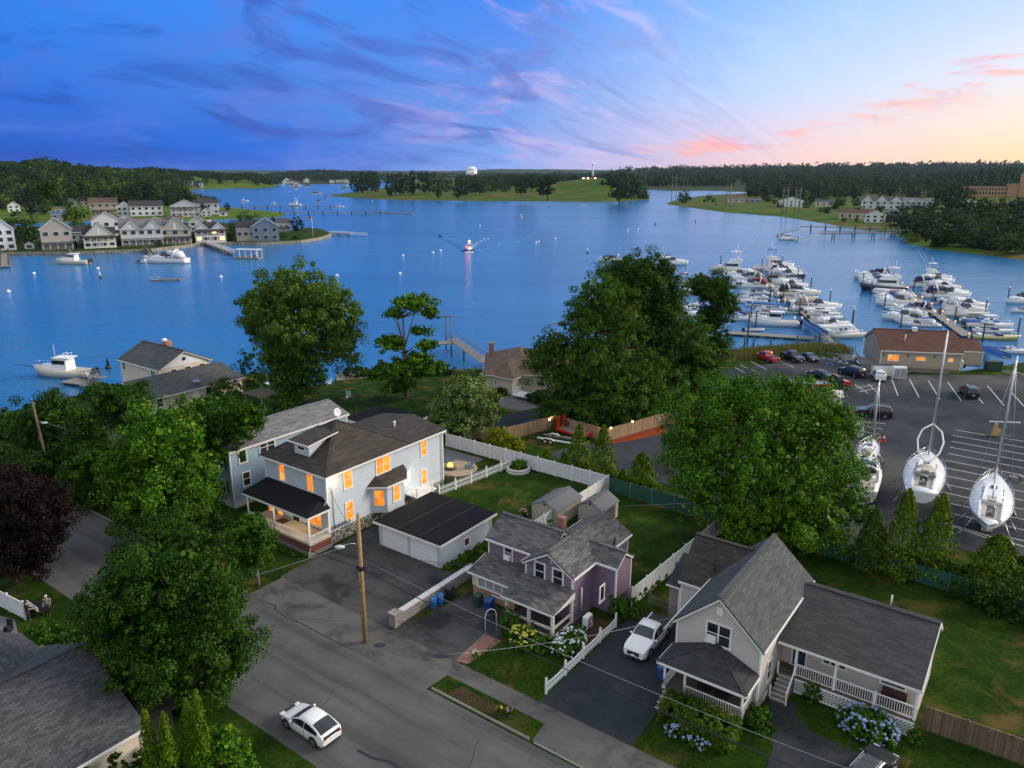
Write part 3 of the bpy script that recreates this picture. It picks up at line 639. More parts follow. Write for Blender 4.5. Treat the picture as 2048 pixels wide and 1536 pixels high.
# ------------------------------------------------------------------ near houses (street coordinates)
def window(root, face, s, d, z, w, h, lit=0, rails=1, mull=0, trim=.14, tm=None, gm=None, name='window'):
    """A framed window on a wall: face F looks to -d, R to +s, B to +d, L to -s."""
    ox = {'F': ((1,0),(0,-1)), 'R': ((0,1),(1,0)), 'B': ((-1,0),(0,1)), 'L': ((0,-1),(-1,0))}[face]
    def pt(u, v, o): return (s+ox[0][0]*u+ox[1][0]*o, d+ox[0][1]*u+ox[1][1]*o, z+v)
    def bx(mb, u0, u1, v0, v1, o0, o1, m=0):
        c = [pt(u0,v0,o0), pt(u1,v0,o0), pt(u1,v0,o1), pt(u0,v0,o1)]; t = [pt(u0,v1,o0), pt(u1,v1,o0), pt(u1,v1,o1), pt(u0,v1,o1)]
        mb.loft([c, t], m)
    f = MB(); w2, h2, t = w/2, h/2, trim
    bx(f, -w2, -w2+t, -h2, h2, 0, .06); bx(f, w2-t, w2, -h2, h2, 0, .06); bx(f, -w2+t, w2-t, h2-t, h2, 0, .058); bx(f, -w2-.04, w2+.04, -h2-.03, -h2+t*.8, 0, .09)
    for k in range(mull): x = -w2+(k+1)*w/(mull+1); bx(f, x-t*.4, x+t*.4, -h2+t*.8, h2-t, 0, .055)
    for k in range(rails): y = -h2+(k+1)*h/(rails+1); bx(f, -w2+t, w2-t, y-.03, y+.03, 0, .045)
    fr = part(root, name, f, tm or WHITE)
    g = MB(); g.face([pt(-w2+t*.5,-h2+t*.5,.025), pt(w2-t*.5,-h2+t*.5,.025), pt(w2-t*.5,h2-t*.5,.025), pt(-w2+t*.5,h2-t*.5,.025)])
    part(fr, 'pane', g, LIT if lit else (gm or GLASS)); return fr
def winpx(root, face, plane, x, y, w, h, **k):
    if face in 'FB': s, z = onD(x, y, plane); return window(root, face, s, plane, z, w, h, **k)
    d, z = onS(x, y, plane); return window(root, face, plane, d, z, w, h, **k)
def railing(mb, p, q, h=.95, pitch=.16, m=0, bal=.035, top=.07):
    p, q = Vector(p), Vector(q); up = Vector((0,0,h)); mb.beam(p+up, q+up, top, top, m); mb.beam(p+Vector((0,0,.1)), q+Vector((0,0,.1)), .05, .05, m)
    n = max(1, int((q-p).length/pitch))
    for i in range(1, n): a = p.lerp(q, i/n); mb.beam(a+Vector((0,0,.12)), a+up*.97, bal, bal, m)
def gable(s0, s1, d0, d1, ze, zr, axis='d', t=.16, ov=.28, rk=.25, z0=0., back=True):
    """Roof rectangle s0..s1 x d0..d1 with eaves at ze and the ridge at zr: (walls, roof, trim) builders."""
    wl, rf, tr = MB(), MB(), MB()
    X = lambda a, b, z: (a, b, z) if axis == 'd' else (b, a, z)
    a0, a1, b0, b1 = (s0, s1, d0, d1) if axis == 'd' else (d0, d1, s0, s1)
    mid = (a0+a1)/2; sl = (zr-ze)/(mid-a0)
    for e, sgn in ((a0, -1), (a1, 1)):
        q = [X(e,b0,ze), X(e,b1,ze), X(mid,b1,zr), X(mid,b0,zr)]
        if (sgn > 0) != (axis == 'd'): q = q[::-1]
        rf.slab(q, t, 0)
        tr.beam(X(e-sgn*.03,b0+.02,ze-t-.06), X(e-sgn*.03,b1-.02,ze-t-.06), .06, .16)
        tr.beam(X(e+sgn*.05,b0+.02,ze-.10), X(e+sgn*.05,b1-.02,ze-.10), .10, .11)      # gutter
        for b, k in ((b0, 1), (b1, -1)): tr.beam(X(e,b+k*.045,ze-t-.05), X(mid,b+k*.045,zr-t-.05), .05, .2)
    c = MB()
    zt = ze+ov*sl-t*1.02; w0, w1, e0, e1 = a0+ov, a1-ov, b0+rk, b1-rk; zm = zr-t*1.15
    for e in (e0, e1): wl.face([X(w0,e,z0), X(w1,e,z0), X(w1,e,zt), X(mid,e,zm), X(w0,e,zt)])
    for w_ in (w0, w1): wl.face([X(w_,e0,z0), X(w_,e1,z0), X(w_,e1,zt), X(w_,e0,zt)])
    for w_, e in ((w0,e0),(w1,e0),(w0,e1),(w1,e1)):
        x, y, _ = X(w_,e,0); tr.box(x-.07, x+.07, y-.07, y+.07, z0+.3, zt-.02)
    rf.beam(X(mid,b0+.02,zr+.005), X(mid,b1-.02,zr+.005), .36, .05)
    return wl, rf, tr
# --- the lit pale grey house
S_GREY = siding('pale_grey_siding', (.50,.56,.63)); S_BLUE = siding('blue_shingle_siding', (.27,.38,.47), .2, shingle=True); S_PURP = siding('purple_siding', (.205,.142,.215), .14, shingle=True)
S_BEIGE = siding('beige_siding', (.52,.485,.445), .13); S_TAN = siding('tan_siding', (.64,.575,.455), .14); S_CREAM = siding('cream_siding', (.62,.56,.44), .14); S_SHED = siding('shed_panel', (.40,.36,.30), .3)
R_BROWN = shingle('brown_roof_shingles', (.048,.041,.037), (.08,.069,.062), .2, .9); R_GREY = shingle('grey_roof_shingles', (.13,.13,.135), (.24,.24,.245), .22, .8); R_MIX = shingle('weathered_roof_shingles', (.075,.075,.075), (.17,.168,.163), .22, .62)
R_SLATE = shingle('slate_grey_shingles', (.070,.074,.077), (.112,.117,.119), .2, .8); R_DGREY = shingle('dark_grey_shingles', (.042,.043,.046), (.066,.068,.071), .2, .8, stain=.15); R_TAN = shingle('tan_brown_shingles', (.12,.085,.062), (.18,.13,.10), .2, .8); R_RUST = shingle('red_brown_shingles', (.10,.052,.038), (.15,.075,.055), .2, .8)
R_OLD = shingle('old_grey_shingles', (.050,.053,.060), (.105,.109,.118), .16, .42)
R_RUB = ground('black_roofing', [(.3, (.008,.009,.011)), (.7, (.018,.019,.022))], .6, 6., rough=.75)
BRICK = brickm('chimney_brick', (.30,.10,.06), (.40,.17,.11), (.3,.27,.24)); FSTONE = stone('field_stone', (.05,.045,.04), (.15,.13,.12), (.42,.40,.37), 1.6); WSTONE = stone('wall_stone', (.18,.16,.14), (.36,.33,.29), (.3,.28,.26), 2.6)
t = GH = sthing('house', 'pale grey two-storey house with orange lit windows and brown hip roof', 'house', -19.5, 15)
w = MB(); w.box(-24.5,-14.95,9.25,20.5,1.3,7.28); w.box(-22.5,-14.96,20.5,26.3,1.3,7.26)
part(t, 'wall', w, S_GREY)
w = MB(); w.box(-24.5,-14.95,9.25,26.2,0,1.295); part(t, 'foundation', w, FSTONE)
r = MB(); A = (-19.7,14.9,10.75); e = 7.46
c = [(-24.9,8.9,e), (-14.55,8.9,e), (-14.55,20.9,e), (-24.9,20.9,e)]
for i in range(4): r.slab([c[i], c[(i+1)%4], A], .16)
for i in range(4): r.beam(A, c[i], .28, .06)
r.slab([(-14.55,20.0,e+.012),(-14.55,26.6,e+.012),(-19.7,26.6,8.35),(-19.7,17.5,8.35)], .16); r.slab([(-24.9,20.9,e),(-19.7,17.5,8.35),(-19.7,26.6,8.35),(-24.9,26.6,e)], .16)
rf = part(t, 'roof', r, R_BROWN)
v = MB(); v.tube((-18.4,22.2,8.1),(-18.4,22.2,8.75),.10); v.ball((-18.4,22.2,8.75),.17); part(rf, 'vent_pipe', v, WHITE)
g = MB()
for a, b in ((c[0],c[1]), (c[1],(-14.55,26.6,e)), (c[0],(-24.9,26.6,e))): g.beam(Vector(a)+Vector((0,0,-.14)), Vector(b)+Vector((0,0,-.14)), .13, .18)
g.beam((-14.6,26.62,7.3),(-24.8,26.62,7.3),.06,.2); part(t, 'gutter', g, WHITE)
for q in ([(-14.62,9.0,7.25),(-14.85,9.15,6.9),(-14.84,9.15,5.0),(-14.6,8.6,4.6)],[(-14.55,26.4,7.2),(-14.82,26.1,6.9),(-14.82,26.1,.2)],[(-14.7,6.6,3.9),(-14.72,6.62,.9),(-14.3,6.1,.15)]): part(t, 'downspout', MB().path(q, .055, 7), WHITE)
for q in ((-14.95,9.25),(-24.5,9.25),(-14.95,26.3)): part(t, 'corner_board', MB().box(q[0]-.075,q[0]+.075,q[1]-.075,q[1]+.075,1.3,7.2), VINYL)
# dormer in the front slope
dr = MB(); dr.box(-20.85,-18.55,10.3,13.2,8.0,9.6); dm = part(t, 'dormer', dr, S_GREY)
d2 = MB(); d2.slab([(-21.3,9.85,9.62),(-18.1,9.85,9.62),(-18.1,13.9,10.1),(-21.3,13.9,10.1)], .12); part(dm, 'dormer_roof', d2, R_BROWN)
d2 = MB(); d2.beam((-21.3,9.83,9.54),(-18.1,9.83,9.54),.05,.16).beam((-18.08,9.85,9.53),(-18.08,13.8,10.01),.05,.12); part(dm, 'trim', d2, WHITE)
window(t, 'F', -19.7, 10.29, 9.1, 1.3, .82, rails=1)
for x, y, ww, hh, mu in ((695.6,958.4,1.2,2.05,0),(766,928.5,2.15,1.95,1),(847,895.5,1.05,1.9,0),(698.8,1021,1.15,2.1,0),(848,953,1.05,1.85,0)): winpx(t, 'R', -14.945, x, y, ww, hh, lit=1, mull=mu)
for x, y in ((564.7,943.8),(620.8,965)): winpx(t, 'F', 9.245, x, y, 1.1, 2.0, lit=1)
for x, y, ww, mu in ((543,1016.8,1.0,0),(561,1021,1.0,0),(629,1034,2.3,1)): winpx(t, 'F', 9.245, x, y, ww, 1.75, lit=1, mull=mu)
s_, z_ = onD(594,1036,9.245); d2 = MB(); d2.box(s_-.55,s_+.55,9.16,9.24,1.25,3.35); dd = part(t, 'door', d2, plain('black_door', (.01,.01,.01), .4)); d2 = MB().box(s_-.7,s_-.56,9.14,9.24,1.25,3.5).box(s_+.56,s_+.7,9.14,9.24,1.25,3.5).box(s_-.7,s_+.7,9.14,9.24,3.36,3.52); part(dd, 'frame', d2, WHITE)
d2 = MB().box(s_-1.8,s_-.6,7.9,8.9,1.225,1.245); part(t, 'door_mat', d2, plain('brown_mat', (.06,.03,.02), .9))
# front porch
p = MB(); p.box(-24.6,-14.6,6.6,9.2,1.05,1.2); pf = part(t, 'porch_floor', p, plain('porch_boards', (.42,.37,.30), .7))
p = MB(); p.box(-24.6,-14.6,6.55,6.7,.35,1.04).box(-14.75,-14.6,6.7,9.2,.35,1.04); part(t, 'porch_skirt', p, plain('red_brown_paint', (.15,.05,.035), .6))
p = MB(); p.box(-24.7,-14.5,6.45,9.2,0,.34); part(t, 'porch_base', p, CONC)
p = MB(); p.slab([(-24.9,6.35,4.18),(-14.5,6.35,4.18),(-15.6,9.2,5.05),(-24.3,9.2,5.05)], .14).slab([(-14.5,6.35,4.18),(-14.5,9.2,4.18),(-15.6,9.2,5.05)], .14).slab([(-24.9,6.35,4.18),(-24.3,9.2,5.05),(-24.9,9.2,4.18)], .14); part(t, 'porch_roof', p, R_RUB)
p = MB().beam((-24.9,6.37,4.0),(-14.5,6.37,4.0),.1,.2).beam((-14.52,6.42,4.0),(-14.52,9.15,4.0),.1,.2).box(-24.8,-14.6,6.45,9.1,3.9,3.95); part(t, 'trim', p, WHITE)
for ps_ in (-24.5,-20.2,-14.75):
    part(t, 'porch_post', MB().tube((ps_,6.7,1.2),(ps_,6.7,3.95),.09,.08,8), WHITE)
p = MB(); railing(p, (-14.75,6.7,1.2),(-20.2,6.7,1.2),.8,.14); railing(p, (-14.75,6.7,1.2),(-14.75,9.1,1.2),.8,.14); railing(p, (-20.2,6.7,1.2),(-24.5,6.7,1.2),.8,.14); part(t, 'porch_railing', p, WHITE)
# bay
b_ = MB(); bay = [(-14.96,15.0),(-13.7,16.1),(-13.7,18.6),(-14.96,19.5)]; b_.prism(bay, 1.3, 4.35); by = part(t, 'bay', b_, S_GREY)
b_ = MB().slab([(-14.94,14.4,4.42),(-13.3,15.8,4.42),(-14.94,15.7,5.25)], .1).slab([(-13.3,15.8,4.42),(-13.3,18.7,4.42),(-14.94,19.9,5.25),(-14.94,15.7,5.25)], .1).slab([(-13.3,18.7,4.42),(-14.94,20.4,4.42),(-14.94,19.9,5.25)], .1); part(by, 'bay_roof', b_, R_BROWN)
b_ = MB().beam((-14.94,14.36,4.3),(-13.28,15.78,4.3),.06,.2).beam((-13.28,15.78,4.3),(-13.28,18.72,4.3),.06,.2).beam((-13.28,18.72,4.3),(-14.94,20.44,4.3),.06,.2); part(by, 'trim', b_, WHITE)
window(t, 'R', -13.69, 17.45, 3.05, 1.1, 1.85, lit=1)
def facet(root, a, b, z, w, h, lit):          # a window on an angled wall
    a, b = Vector((*a,0)), Vector((*b,0)); u = (b-a).normalized(); o = Vector((u.y,-u.x,0)); c = (a+b)/2; f = MB(); g = MB()
    for u0, u1, v0, v1 in ((-w/2,-w/2+.1,-h/2,h/2),(w/2-.1,w/2,-h/2,h/2),(-w/2+.1,w/2-.1,h/2-.1,h/2),(-w/2,w/2,-h/2-.02,-h/2+.08),(-w/2+.1,w/2-.1,-.03,.03)):
        f.loft([[c+u*x+o*y+Vector((0,0,z+v0)) for x, y in ((u0,0),(u1,0),(u1,.05),(u0,.05))], [c+u*x+o*y+Vector((0,0,z+v1)) for x, y in ((u0,0),(u1,0),(u1,.05),(u0,.05))]])
    fr = part(root, 'window', f, WHITE); g.face([c+u*x+o*.02+Vector((0,0,z+v)) for x, v in ((-w/2+.05,-h/2+.05),(w/2-.05,-h/2+.05),(w/2-.05,h/2-.05),(-w/2+.05,h/2-.05))]); part(fr, 'pane', g, LIT if lit else GLASS)
facet(t, bay[0], bay[1], 3.0, 1.15, 1.85, 1)
b_ = MB().box(-14.9,-14.7,19.5,19.75,3.9,4.15); part(t, 'flood_light', b_, LAMP); lamp('flood_light', W(-14.3,19.6,4.0), 110, (1.,.78,.5), .12)
lamp('room_light', W(-14.2,9.9,6.7), 60, (1.,.7,.35), .1); lamp('porch_light', W(-19,7.6,3.6), 110, (1.,.72,.42), .2)
b_ = MB(); b_.box(-14.95,-13.2,20.0,23.2,1.6,1.75); railing(b_, (-13.25,20.1,1.75),(-13.25,22.6,1.75),.9,.14); railing(b_, (-14.9,20.1,1.75),(-13.25,20.1,1.75),.9,.14)
for q in ((-13.25,20.1),(-13.25,22.6)): b_.box(q[0]-.09,q[0]+.09,q[1]-.09,q[1]+.09,0,2.85)
part(t, 'side_stoop', b_, VINYL)
sd = MB(); sd.path([(-19.7,15.2,10.6),(-19.7,15.2,11.3)], .035, 6); a0 = len(sd.v); sd.lathe([(.02,-.1),(.25,-.06),(.46,.06),(.44,.07),(.2,-.03),(.02,-.06)], n=16); sd.xf(Matrix.Translation((-19.6,15.1,11.5)) @ Matrix.Rotation(R(70), 4, 'Y') @ Matrix.Rotation(R(0),4,'X'), a0); sd.beam((-19.6,15.1,11.3),(-19.1,15.1,11.35),.03,.03)
part(t, 'satellite_dish', sd, plain('pale_grey_paint', (.6,.6,.62), .4))
m_ = MB()
for i in range(6): q = 9.6+i*.42; m_.box(-14.93,-14.82,q,q+.2,1.5,1.9)
m_.tube((-14.9,9.9,1.6),(-14.9,9.9,7.0),.03); part(t, 'meter_box', m_, METAL)
# --- blue house
t = sthing('house', 'blue shingled two-storey house with grey roof behind the lit grey house', 'house', -33.5, 17)
wl, rf, tr = gable(-37.2,-29.8,8.4,25.6,6.75,7.95)
part(t, 'wall', wl, S_BLUE); part(t, 'roof', rf, R_GREY); part(t, 'trim', tr, WHITE)
for x, y in ((485,911),(493,957)): winpx(t, 'R', -30.06, x, y, 1.1, 1.75, rails=1)
winpx(t, 'R', -30.06, 534, 892, 2.2, 1.7, mull=1)
for z in (2.3, 5.2):
    f = window(t, 'F', -31.6, 8.62, z, 1.0, 1.6); [part(t, 'shutter', MB().box(q,q+.32,8.55,8.6,z-.8,z+.8), plain('green_shutter', (.03,.07,.06), .6)) for q in (-32.45,-31.07)]
part(t, 'foundation', MB().box(-36.9,-30.03,8.6,25.3,0,.7), plain('white_render', (.5,.5,.5), .8)); part(t, 'downspout', MB().path([(-29.75,8.6,6.6),(-29.98,8.55,6.2),(-29.98,8.55,.1)], .05, 6), WHITE)
# --- black flat roofed extension
t = sthing('outbuilding', 'low outbuilding with wide black flat roof behind the grey house', 'outbuilding', -32, 34)
part(t, 'wall', MB().box(-36.3,-28.5,31,37.3,0,3.1), S_GREY); part(t, 'roof', MB().box(-36.9,-28,30.4,37.9,3.12,3.42), R_RUB); part(t, 'trim', MB().beam((-27.97,30.4,3.27),(-27.97,37.9,3.27),.08,.34).beam((-36.9,30.37,3.27),(-28,30.37,3.27),.06,.34), WHITE)
# --- garage
t = sthing('garage', 'low pale grey two-car garage with flat black roof', 'garage', -7, 16)
part(t, 'wall', MB().box(-11.1,-2.95,12.3,20.1,0,2.45), S_GREY); part(t, 'roof', MB().slab([(-11.45,11.9,2.62),(-2.6,11.9,2.62),(-2.6,20.5,2.72),(-11.45,20.5,2.72)], .1), R_RUB)
part(t, 'trim', MB().beam((-11.45,11.88,2.48),(-2.6,11.88,2.48),.08,.24).beam((-2.58,11.88,2.48),(-2.58,20.5,2.56),.08,.24).box(-11.4,-2.65,11.95,20.4,2.40,2.46).beam((-2.9,19.9,.1),(-2.9,19.9,2.4),.1,.1), WHITE)
part(t, 'roof_seam', MB().box(-8.2,-8.15,12,20.4,2.7,2.735).box(-5.4,-5.35,12,20.4,2.7,2.735), plain('seam', (.04,.04,.045), .6))
for a in (-10.55,-6.75):
    d2 = MB().box(a,a+3.4,12.24,12.29,.05,2.15)
    for k in range(1,4): d2.box(a,a+3.4,12.225,12.24,.05+k*.53-.015,.05+k*.53+.015)
    part(t, 'garage_door', d2, VINYL)
winpx(t, 'R', -2.945, 933, 1083, .95, .95, rails=0, mull=0, gm=plain('red_curtain', (.12,.015,.015), .6))
# --- purple house
t = PHS = sthing('house', 'small purple house with grey gables and white porch', 'house', 9.5, 15)
wl, rf, tr = gable(7.02,12.15,11.45,21.3,4.47,6.05); part(t, 'wall', wl, S_PURP); r1 = part(t, 'roof', rf, R_MIX); part(t, 'trim', tr, WHITE)
wl, rf, tr = gable(1.95,8.6,12.86,18.1,4.47,5.98,'s'); part(t, 'wall', wl, S_PURP); part(t, 'roof', rf, R_MIX); part(t, 'trim', tr, WHITE)
wl, rf, tr = gable(10.6,14.15,15.0,17.9,4.462,5.4,'s',ov=.2,rk=.18); part(t, 'wall', wl, S_PURP); part(t, 'roof', rf, R_MIX); part(t, 'trim', tr, WHITE)
c_ = MB().box(6.35,6.95,18.0,18.55,3.5,5.75).box(6.29,7.01,17.94,18.61,5.55,5.68); part(r1, 'chimney', c_, BRICK); part(r1, 'vent_pipe', MB().tube((12.0,18.4,4.4),(12.0,18.4,5.3),.07), BLACK)
for x, y in ((1080,1142),(1116,1156)): winpx(t, 'F', 11.695, x, y, 1.15, 1.7)
s_, z_ = onD(1017,1105,13.1); f = window(t, 'F', s_, 13.1, z_, 1.05, 1.6); part(t, 'air_conditioner', MB().box(s_-.33,s_+.33,12.75,13.05,z_-.62,z_-.2), VINYL)
winpx(t, 'R', 13.965, 1203.5, 1186, .85, 1.5, rails=0)
bw = MB().box(2.3,6.9,10.6,13.0,1.0,2.3); part(t, 'bay', bw, plain('cream_paint', (.62,.56,.46), .6)); part(t, 'bay_base', MB().box(2.35,6.85,10.65,13,0,1.0), plain('tan_panel', (.42,.24,.13), .7))
part(t, 'bay_roof', MB().slab([(1.95,10.3,2.32),(7.0,10.3,2.32),(7.0,13.1,2.95),(1.95,13.1,2.95)], .12), R_MIX); part(t, 'trim', MB().beam((1.95,10.28,2.22),(7.0,10.28,2.22),.07,.16).beam((1.93,10.3,2.22),(1.93,13,2.85),.05,.16), WHITE)
window(t, 'F', 4.7, 10.59, 1.62, 3.7, 1.2, rails=0, mull=3, gm=plain('drawn_blind', (.30,.32,.30), .4))
part(t, 'porch_roof', MB().slab([(7.1,8.4,2.72),(12.2,8.4,2.72),(12.2,11.7,3.35),(7.1,11.7,3.35)], .13), R_MIX)
part(t, 'trim', MB().beam((7.1,8.38,2.6),(12.2,8.38,2.6),.07,.16).extr([(12.17,8.46,2.56),(12.17,11.68,2.56),(12.17,11.68,3.2)], (-.06,0,0)), WHITE)
part(t, 'porch_floor', MB().box(7.3,12.05,8.65,11.7,0,.35), plain('dark_boards', (.05,.05,.055), .7))
for q in (7.5,9.7,11.95): part(t, 'porch_post', MB().box(q-.12,q+.12,8.6,8.84,.35,2.62), IVORY)
part(t, 'porch_post', MB().box(11.85,12.05,11.4,11.66,.35,2.7), IVORY)
part(t, 'porch_railing', MB().beam((7.5,8.72,1.2),(11.95,8.72,1.2),.09,.2).beam((11.95,8.72,1.2),(11.95,11.5,1.2),.09,.2).beam((9.7,8.72,.45),(11.95,8.72,.45),.07,.14).beam((11.95,8.72,.45),(11.95,11.5,.45),.07,.14).beam((7.6,8.72,2.3),(8.1,8.72,2.55),.05,.08).beam((11.4,8.72,2.55),(11.85,8.72,2.3),.05,.08), IVORY)
s_, z_ = onD(1012,1235,11.69); part(t, 'door', MB().box(8.0,8.9,11.62,11.68,.35,2.35), plain('white_door', (.5,.5,.48), .5))
part(t, 'downspout', MB().path([(12.1,11.6,4.3),(12.0,11.65,4.0),(12.0,11.65,.1)], .05, 6).path([(13.3,14.0,0),(13.3,14.0,0)][:0] or [(12.0,13.0,.8),(12.0,13.0,2.9)], .09, 6), WHITE); part(t, 'meter_box', MB().box(11.9,12.05,12.0,12.35,.9,1.7).box(11.9,12.04,12.5,12.75,.9,1.3), METAL)
part(t, 'wall_bracket', MB().tube((12.15,11.4,0),(12.15,11.4,0.01),.01) if 0 else MB().box(9.75,9.95,11.62,11.69,5.0,5.3), plain('tan_box', (.5,.4,.3), .6))
# --- beige house
t = BH = sthing('house', 'beige house with tall grey gable roof, front porch and lattice-skirted side porch', 'house', 26, 15)
wl, rf, tr = gable(21.35,27.95,10.0,21.65,5.07,8.05,rk=.3); part(t, 'wall', wl, S_BEIGE); part(t, 'roof', rf, R_SLATE); part(t, 'trim', tr, WHITE)
wl, rf, tr = gable(18.9,24.6,16.4,22.6,4.4,7.3,'s'); part(t, 'wall', wl, S_BEIGE); r2 = part(t, 'roof', rf, R_BROWN); part(t, 'trim', tr, WHITE); part(r2, 'vent_pipe', MB().tube((21.4,17.6,5.2),(21.4,17.6,6.3),.06), BLACK)
part(t, 'roof', MB().slab([(17.5,17.3,3.2),(19.1,17.3,3.2),(19.1,20.6,4.6),(17.5,20.6,4.6)], .12), R_DGREY); part(t, 'wall', MB().box(17.7,18.45,17.6,20.4,0,3.1), plain('grey_block', (.24,.22,.2), .9)); part(t, 'door', MB().box(18.5,19.1,17.58,17.7,.1,3.0), VINYL); part(t, 'trim', MB().beam((17.5,17.28,3.1),(19.1,17.28,3.1),.05,.14), WHITE)
s_, z_ = onD(1437,1269,10.295); window(t, 'F', s_, 10.295, z_, 1.9, 1.75, mull=1); part(t, 'air_conditioner', MB().box(s_-.72,s_-.1,9.95,10.24,z_-.65,z_-.18), VINYL)
s_, z_ = onD(1440.5,1222.7,10.295); part(t, 'gable_vent', MB().box(s_-.22,s_+.22,10.24,10.29,z_-.32,z_+.32), WHITE)
winpx(t, 'R', 27.675, 1537.6, 1339.5, .95, 1.75); winpx(t, 'R', 27.675, 1529, 1395, .8, .8)
part(t, 'foundation', MB().box(21.6,27.69,10.28,21.3,0,.75), plain('tan_render', (.36,.27,.2), .9))
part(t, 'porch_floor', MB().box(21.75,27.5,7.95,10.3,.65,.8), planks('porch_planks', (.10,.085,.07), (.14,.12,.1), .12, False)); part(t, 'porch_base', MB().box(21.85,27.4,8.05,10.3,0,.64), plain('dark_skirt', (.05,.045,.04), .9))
E_ = 3.05; ap = (24.6,10.29,4.35); part(t, 'porch_roof', MB().slab([(21.4,7.65,E_),(27.75,7.65,E_),ap], .12).slab([(27.75,7.65,E_),(27.75,10.29,E_),ap], .12).slab([(21.4,10.29,E_),(21.4,7.65,E_),ap], .12).beam((21.4,7.65,E_),ap,.3,.05).beam((27.75,7.65,E_),ap,.3,.05), R_DGREY)
part(t, 'trim', MB().beam((21.4,7.63,2.92),(27.75,7.63,2.92),.09,.17).beam((21.38,7.7,2.92),(21.38,10.25,2.92),.09,.17).beam((27.77,7.7,2.92),(27.77,10.25,2.92),.09,.17).box(21.5,27.65,7.75,10.25,2.8,2.84), WHITE)
for q in (21.85,23.35,27.4): part(t, 'porch_post', MB().tube((q,8.05,.8),(q,8.05,2.85),.10,.085,8).box(q-.11,q+.11,7.94,8.16,.8,1.0), WHITE)
p = MB(); railing(p, (23.35,8.05,.8),(27.4,8.05,.8),.85,.17); railing(p, (27.4,8.05,.8),(27.4,10.2,.8),.85,.15); railing(p, (21.85,8.05,.8),(21.85,10.2,.8),.85,.15); part(t, 'porch_railing', p, WHITE)
winpx(t, 'F', 10.295, 1371, 1352, 1.15, 1.9, rails=0, gm=glass('door_glass', (.03,.06,.11))); s_, z_ = onD(1407,1365,10.295); part(t, 'number_plate', MB().box(s_-.16,s_+.16,10.26,10.29,z_-.11,z_+.11), WHITE)
st = MB()
for k in range(4): st.box(21.95,23.25,6.55+k*.36,6.91+k*.36,0,.2*(k+1)-.02)
part(t, 'steps', st, plain('grey_concrete', (.20,.18,.16), .9)); st = MB()
for k in range(4): st.box(21.9,23.3,6.53+k*.36,6.60+k*.36,.2*(k+1)-.06,.2*(k+1))
part(t, 'step_edge', st, plain('step_paint', (.5,.46,.4), .7)); part(t, 'handrail', MB().beam((21.9,6.6,.85),(21.9,7.95,1.6),.05,.05).beam((21.9,6.6,0),(21.9,6.6,.85),.05,.05), DARK)
# side wing and its porch
part(t, 'wall', MB().box(27.7,36.7,15.4,22.0,0,3.95), S_BEIGE)
part(t, 'roof', MB().slab([(27.72,13.85,3.85),(36.95,13.85,3.85),(36.95,20.3,5.45),(27.72,20.3,5.45)], .14).slab([(27.72,20.3,5.45),(36.95,20.3,5.45),(36.95,22.2,4.0),(27.72,22.2,4.0)], .14).beam((27.95,20.3,5.45),(36.95,20.3,5.45),.5,.05), R_DGREY)
part(t, 'trim', MB().beam((27.8,13.83,3.72),(36.95,13.83,3.72),.1,.17).beam((36.97,13.85,3.72),(36.97,20.3,5.32),.07,.22).beam((36.97,20.3,5.32),(36.97,22.2,3.87),.07,.22), WHITE)
part(t, 'wall', MB().extr([(36.705,15.4,3.9),(36.705,22.0,3.9),(36.705,20.3,5.25)], (-.1,0,0)), S_BEIGE); part(t, 'vent_pipe', MB().tube((33.6,20.9,5.2),(33.6,20.9,6.1),.06), WHITE)
part(t, 'deck', MB().box(27.75,36.8,14.1,15.4,1.15,1.3), planks('deck_planks', (.10,.075,.05), (.15,.11,.08), .13, False))
la = MB(); z0, z1 = .05, 1.0
n = int(8.3/.24)
for k in range(n+5):
    for sg in (1,-1):
        x = 29.1+(k-4)*.24; a = [x, z0]; b = [x+(z1-z0), z1]
        if a[0] < 29.1: a[1] += 29.1-a[0]; a[0] = 29.1
        if b[0] > 36.8: b[1] -= b[0]-36.8; b[0] = 36.8
        if b[0]-a[0] < .05: continue
        if sg < 0: a[1], b[1] = z0+z1-a[1], z0+z1-b[1]
        la.beam((a[0],14.12+.012*sg,a[1]),(b[0],14.12+.012*sg,b[1]),.012,.055)
la.beam((29.1,14.1,1.06),(36.8,14.1,1.06),.06,.14).beam((29.1,14.1,.04),(36.8,14.1,.04),.06,.08); part(t, 'lattice', la, VINYL)
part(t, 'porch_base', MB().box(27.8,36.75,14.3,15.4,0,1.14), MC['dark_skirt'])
for q in (29.05,31.7,34.3,36.75): part(t, 'porch_post', MB().box(q-.08,q+.08,14.1,14.26,1.3,3.7 if q in (29.05,31.7+99,36.75) or q == 31.7 else 2.4), VINYL)
for a, b in ((29.05,31.7),(31.7,34.3),(34.3,36.75)): p = MB(); railing(p, (a,14.18,1.3),(b,14.18,1.3),.95,.15); part(t, 'porch_railing', p, VINYL)
winpx(t, 'F', 15.395, 1599, 1309, 1.15, 2.1, rails=0, gm=MC['door_glass']); winpx(t, 'F', 15.395, 1669.6, 1326, 1.7, .62, rails=0, mull=2); winpx(t, 'F', 15.395, 1787, 1367, 1.7, .55, rails=0)
st = MB(); se = MB()
for k in range(6): st.box(28.0,29.05,12.3+k*.3,12.6+k*.3,0,.2*(k+1)-.02); se.box(27.97,29.08,12.28+k*.3,12.35+k*.3,.2*(k+1)-.06,.2*(k+1))
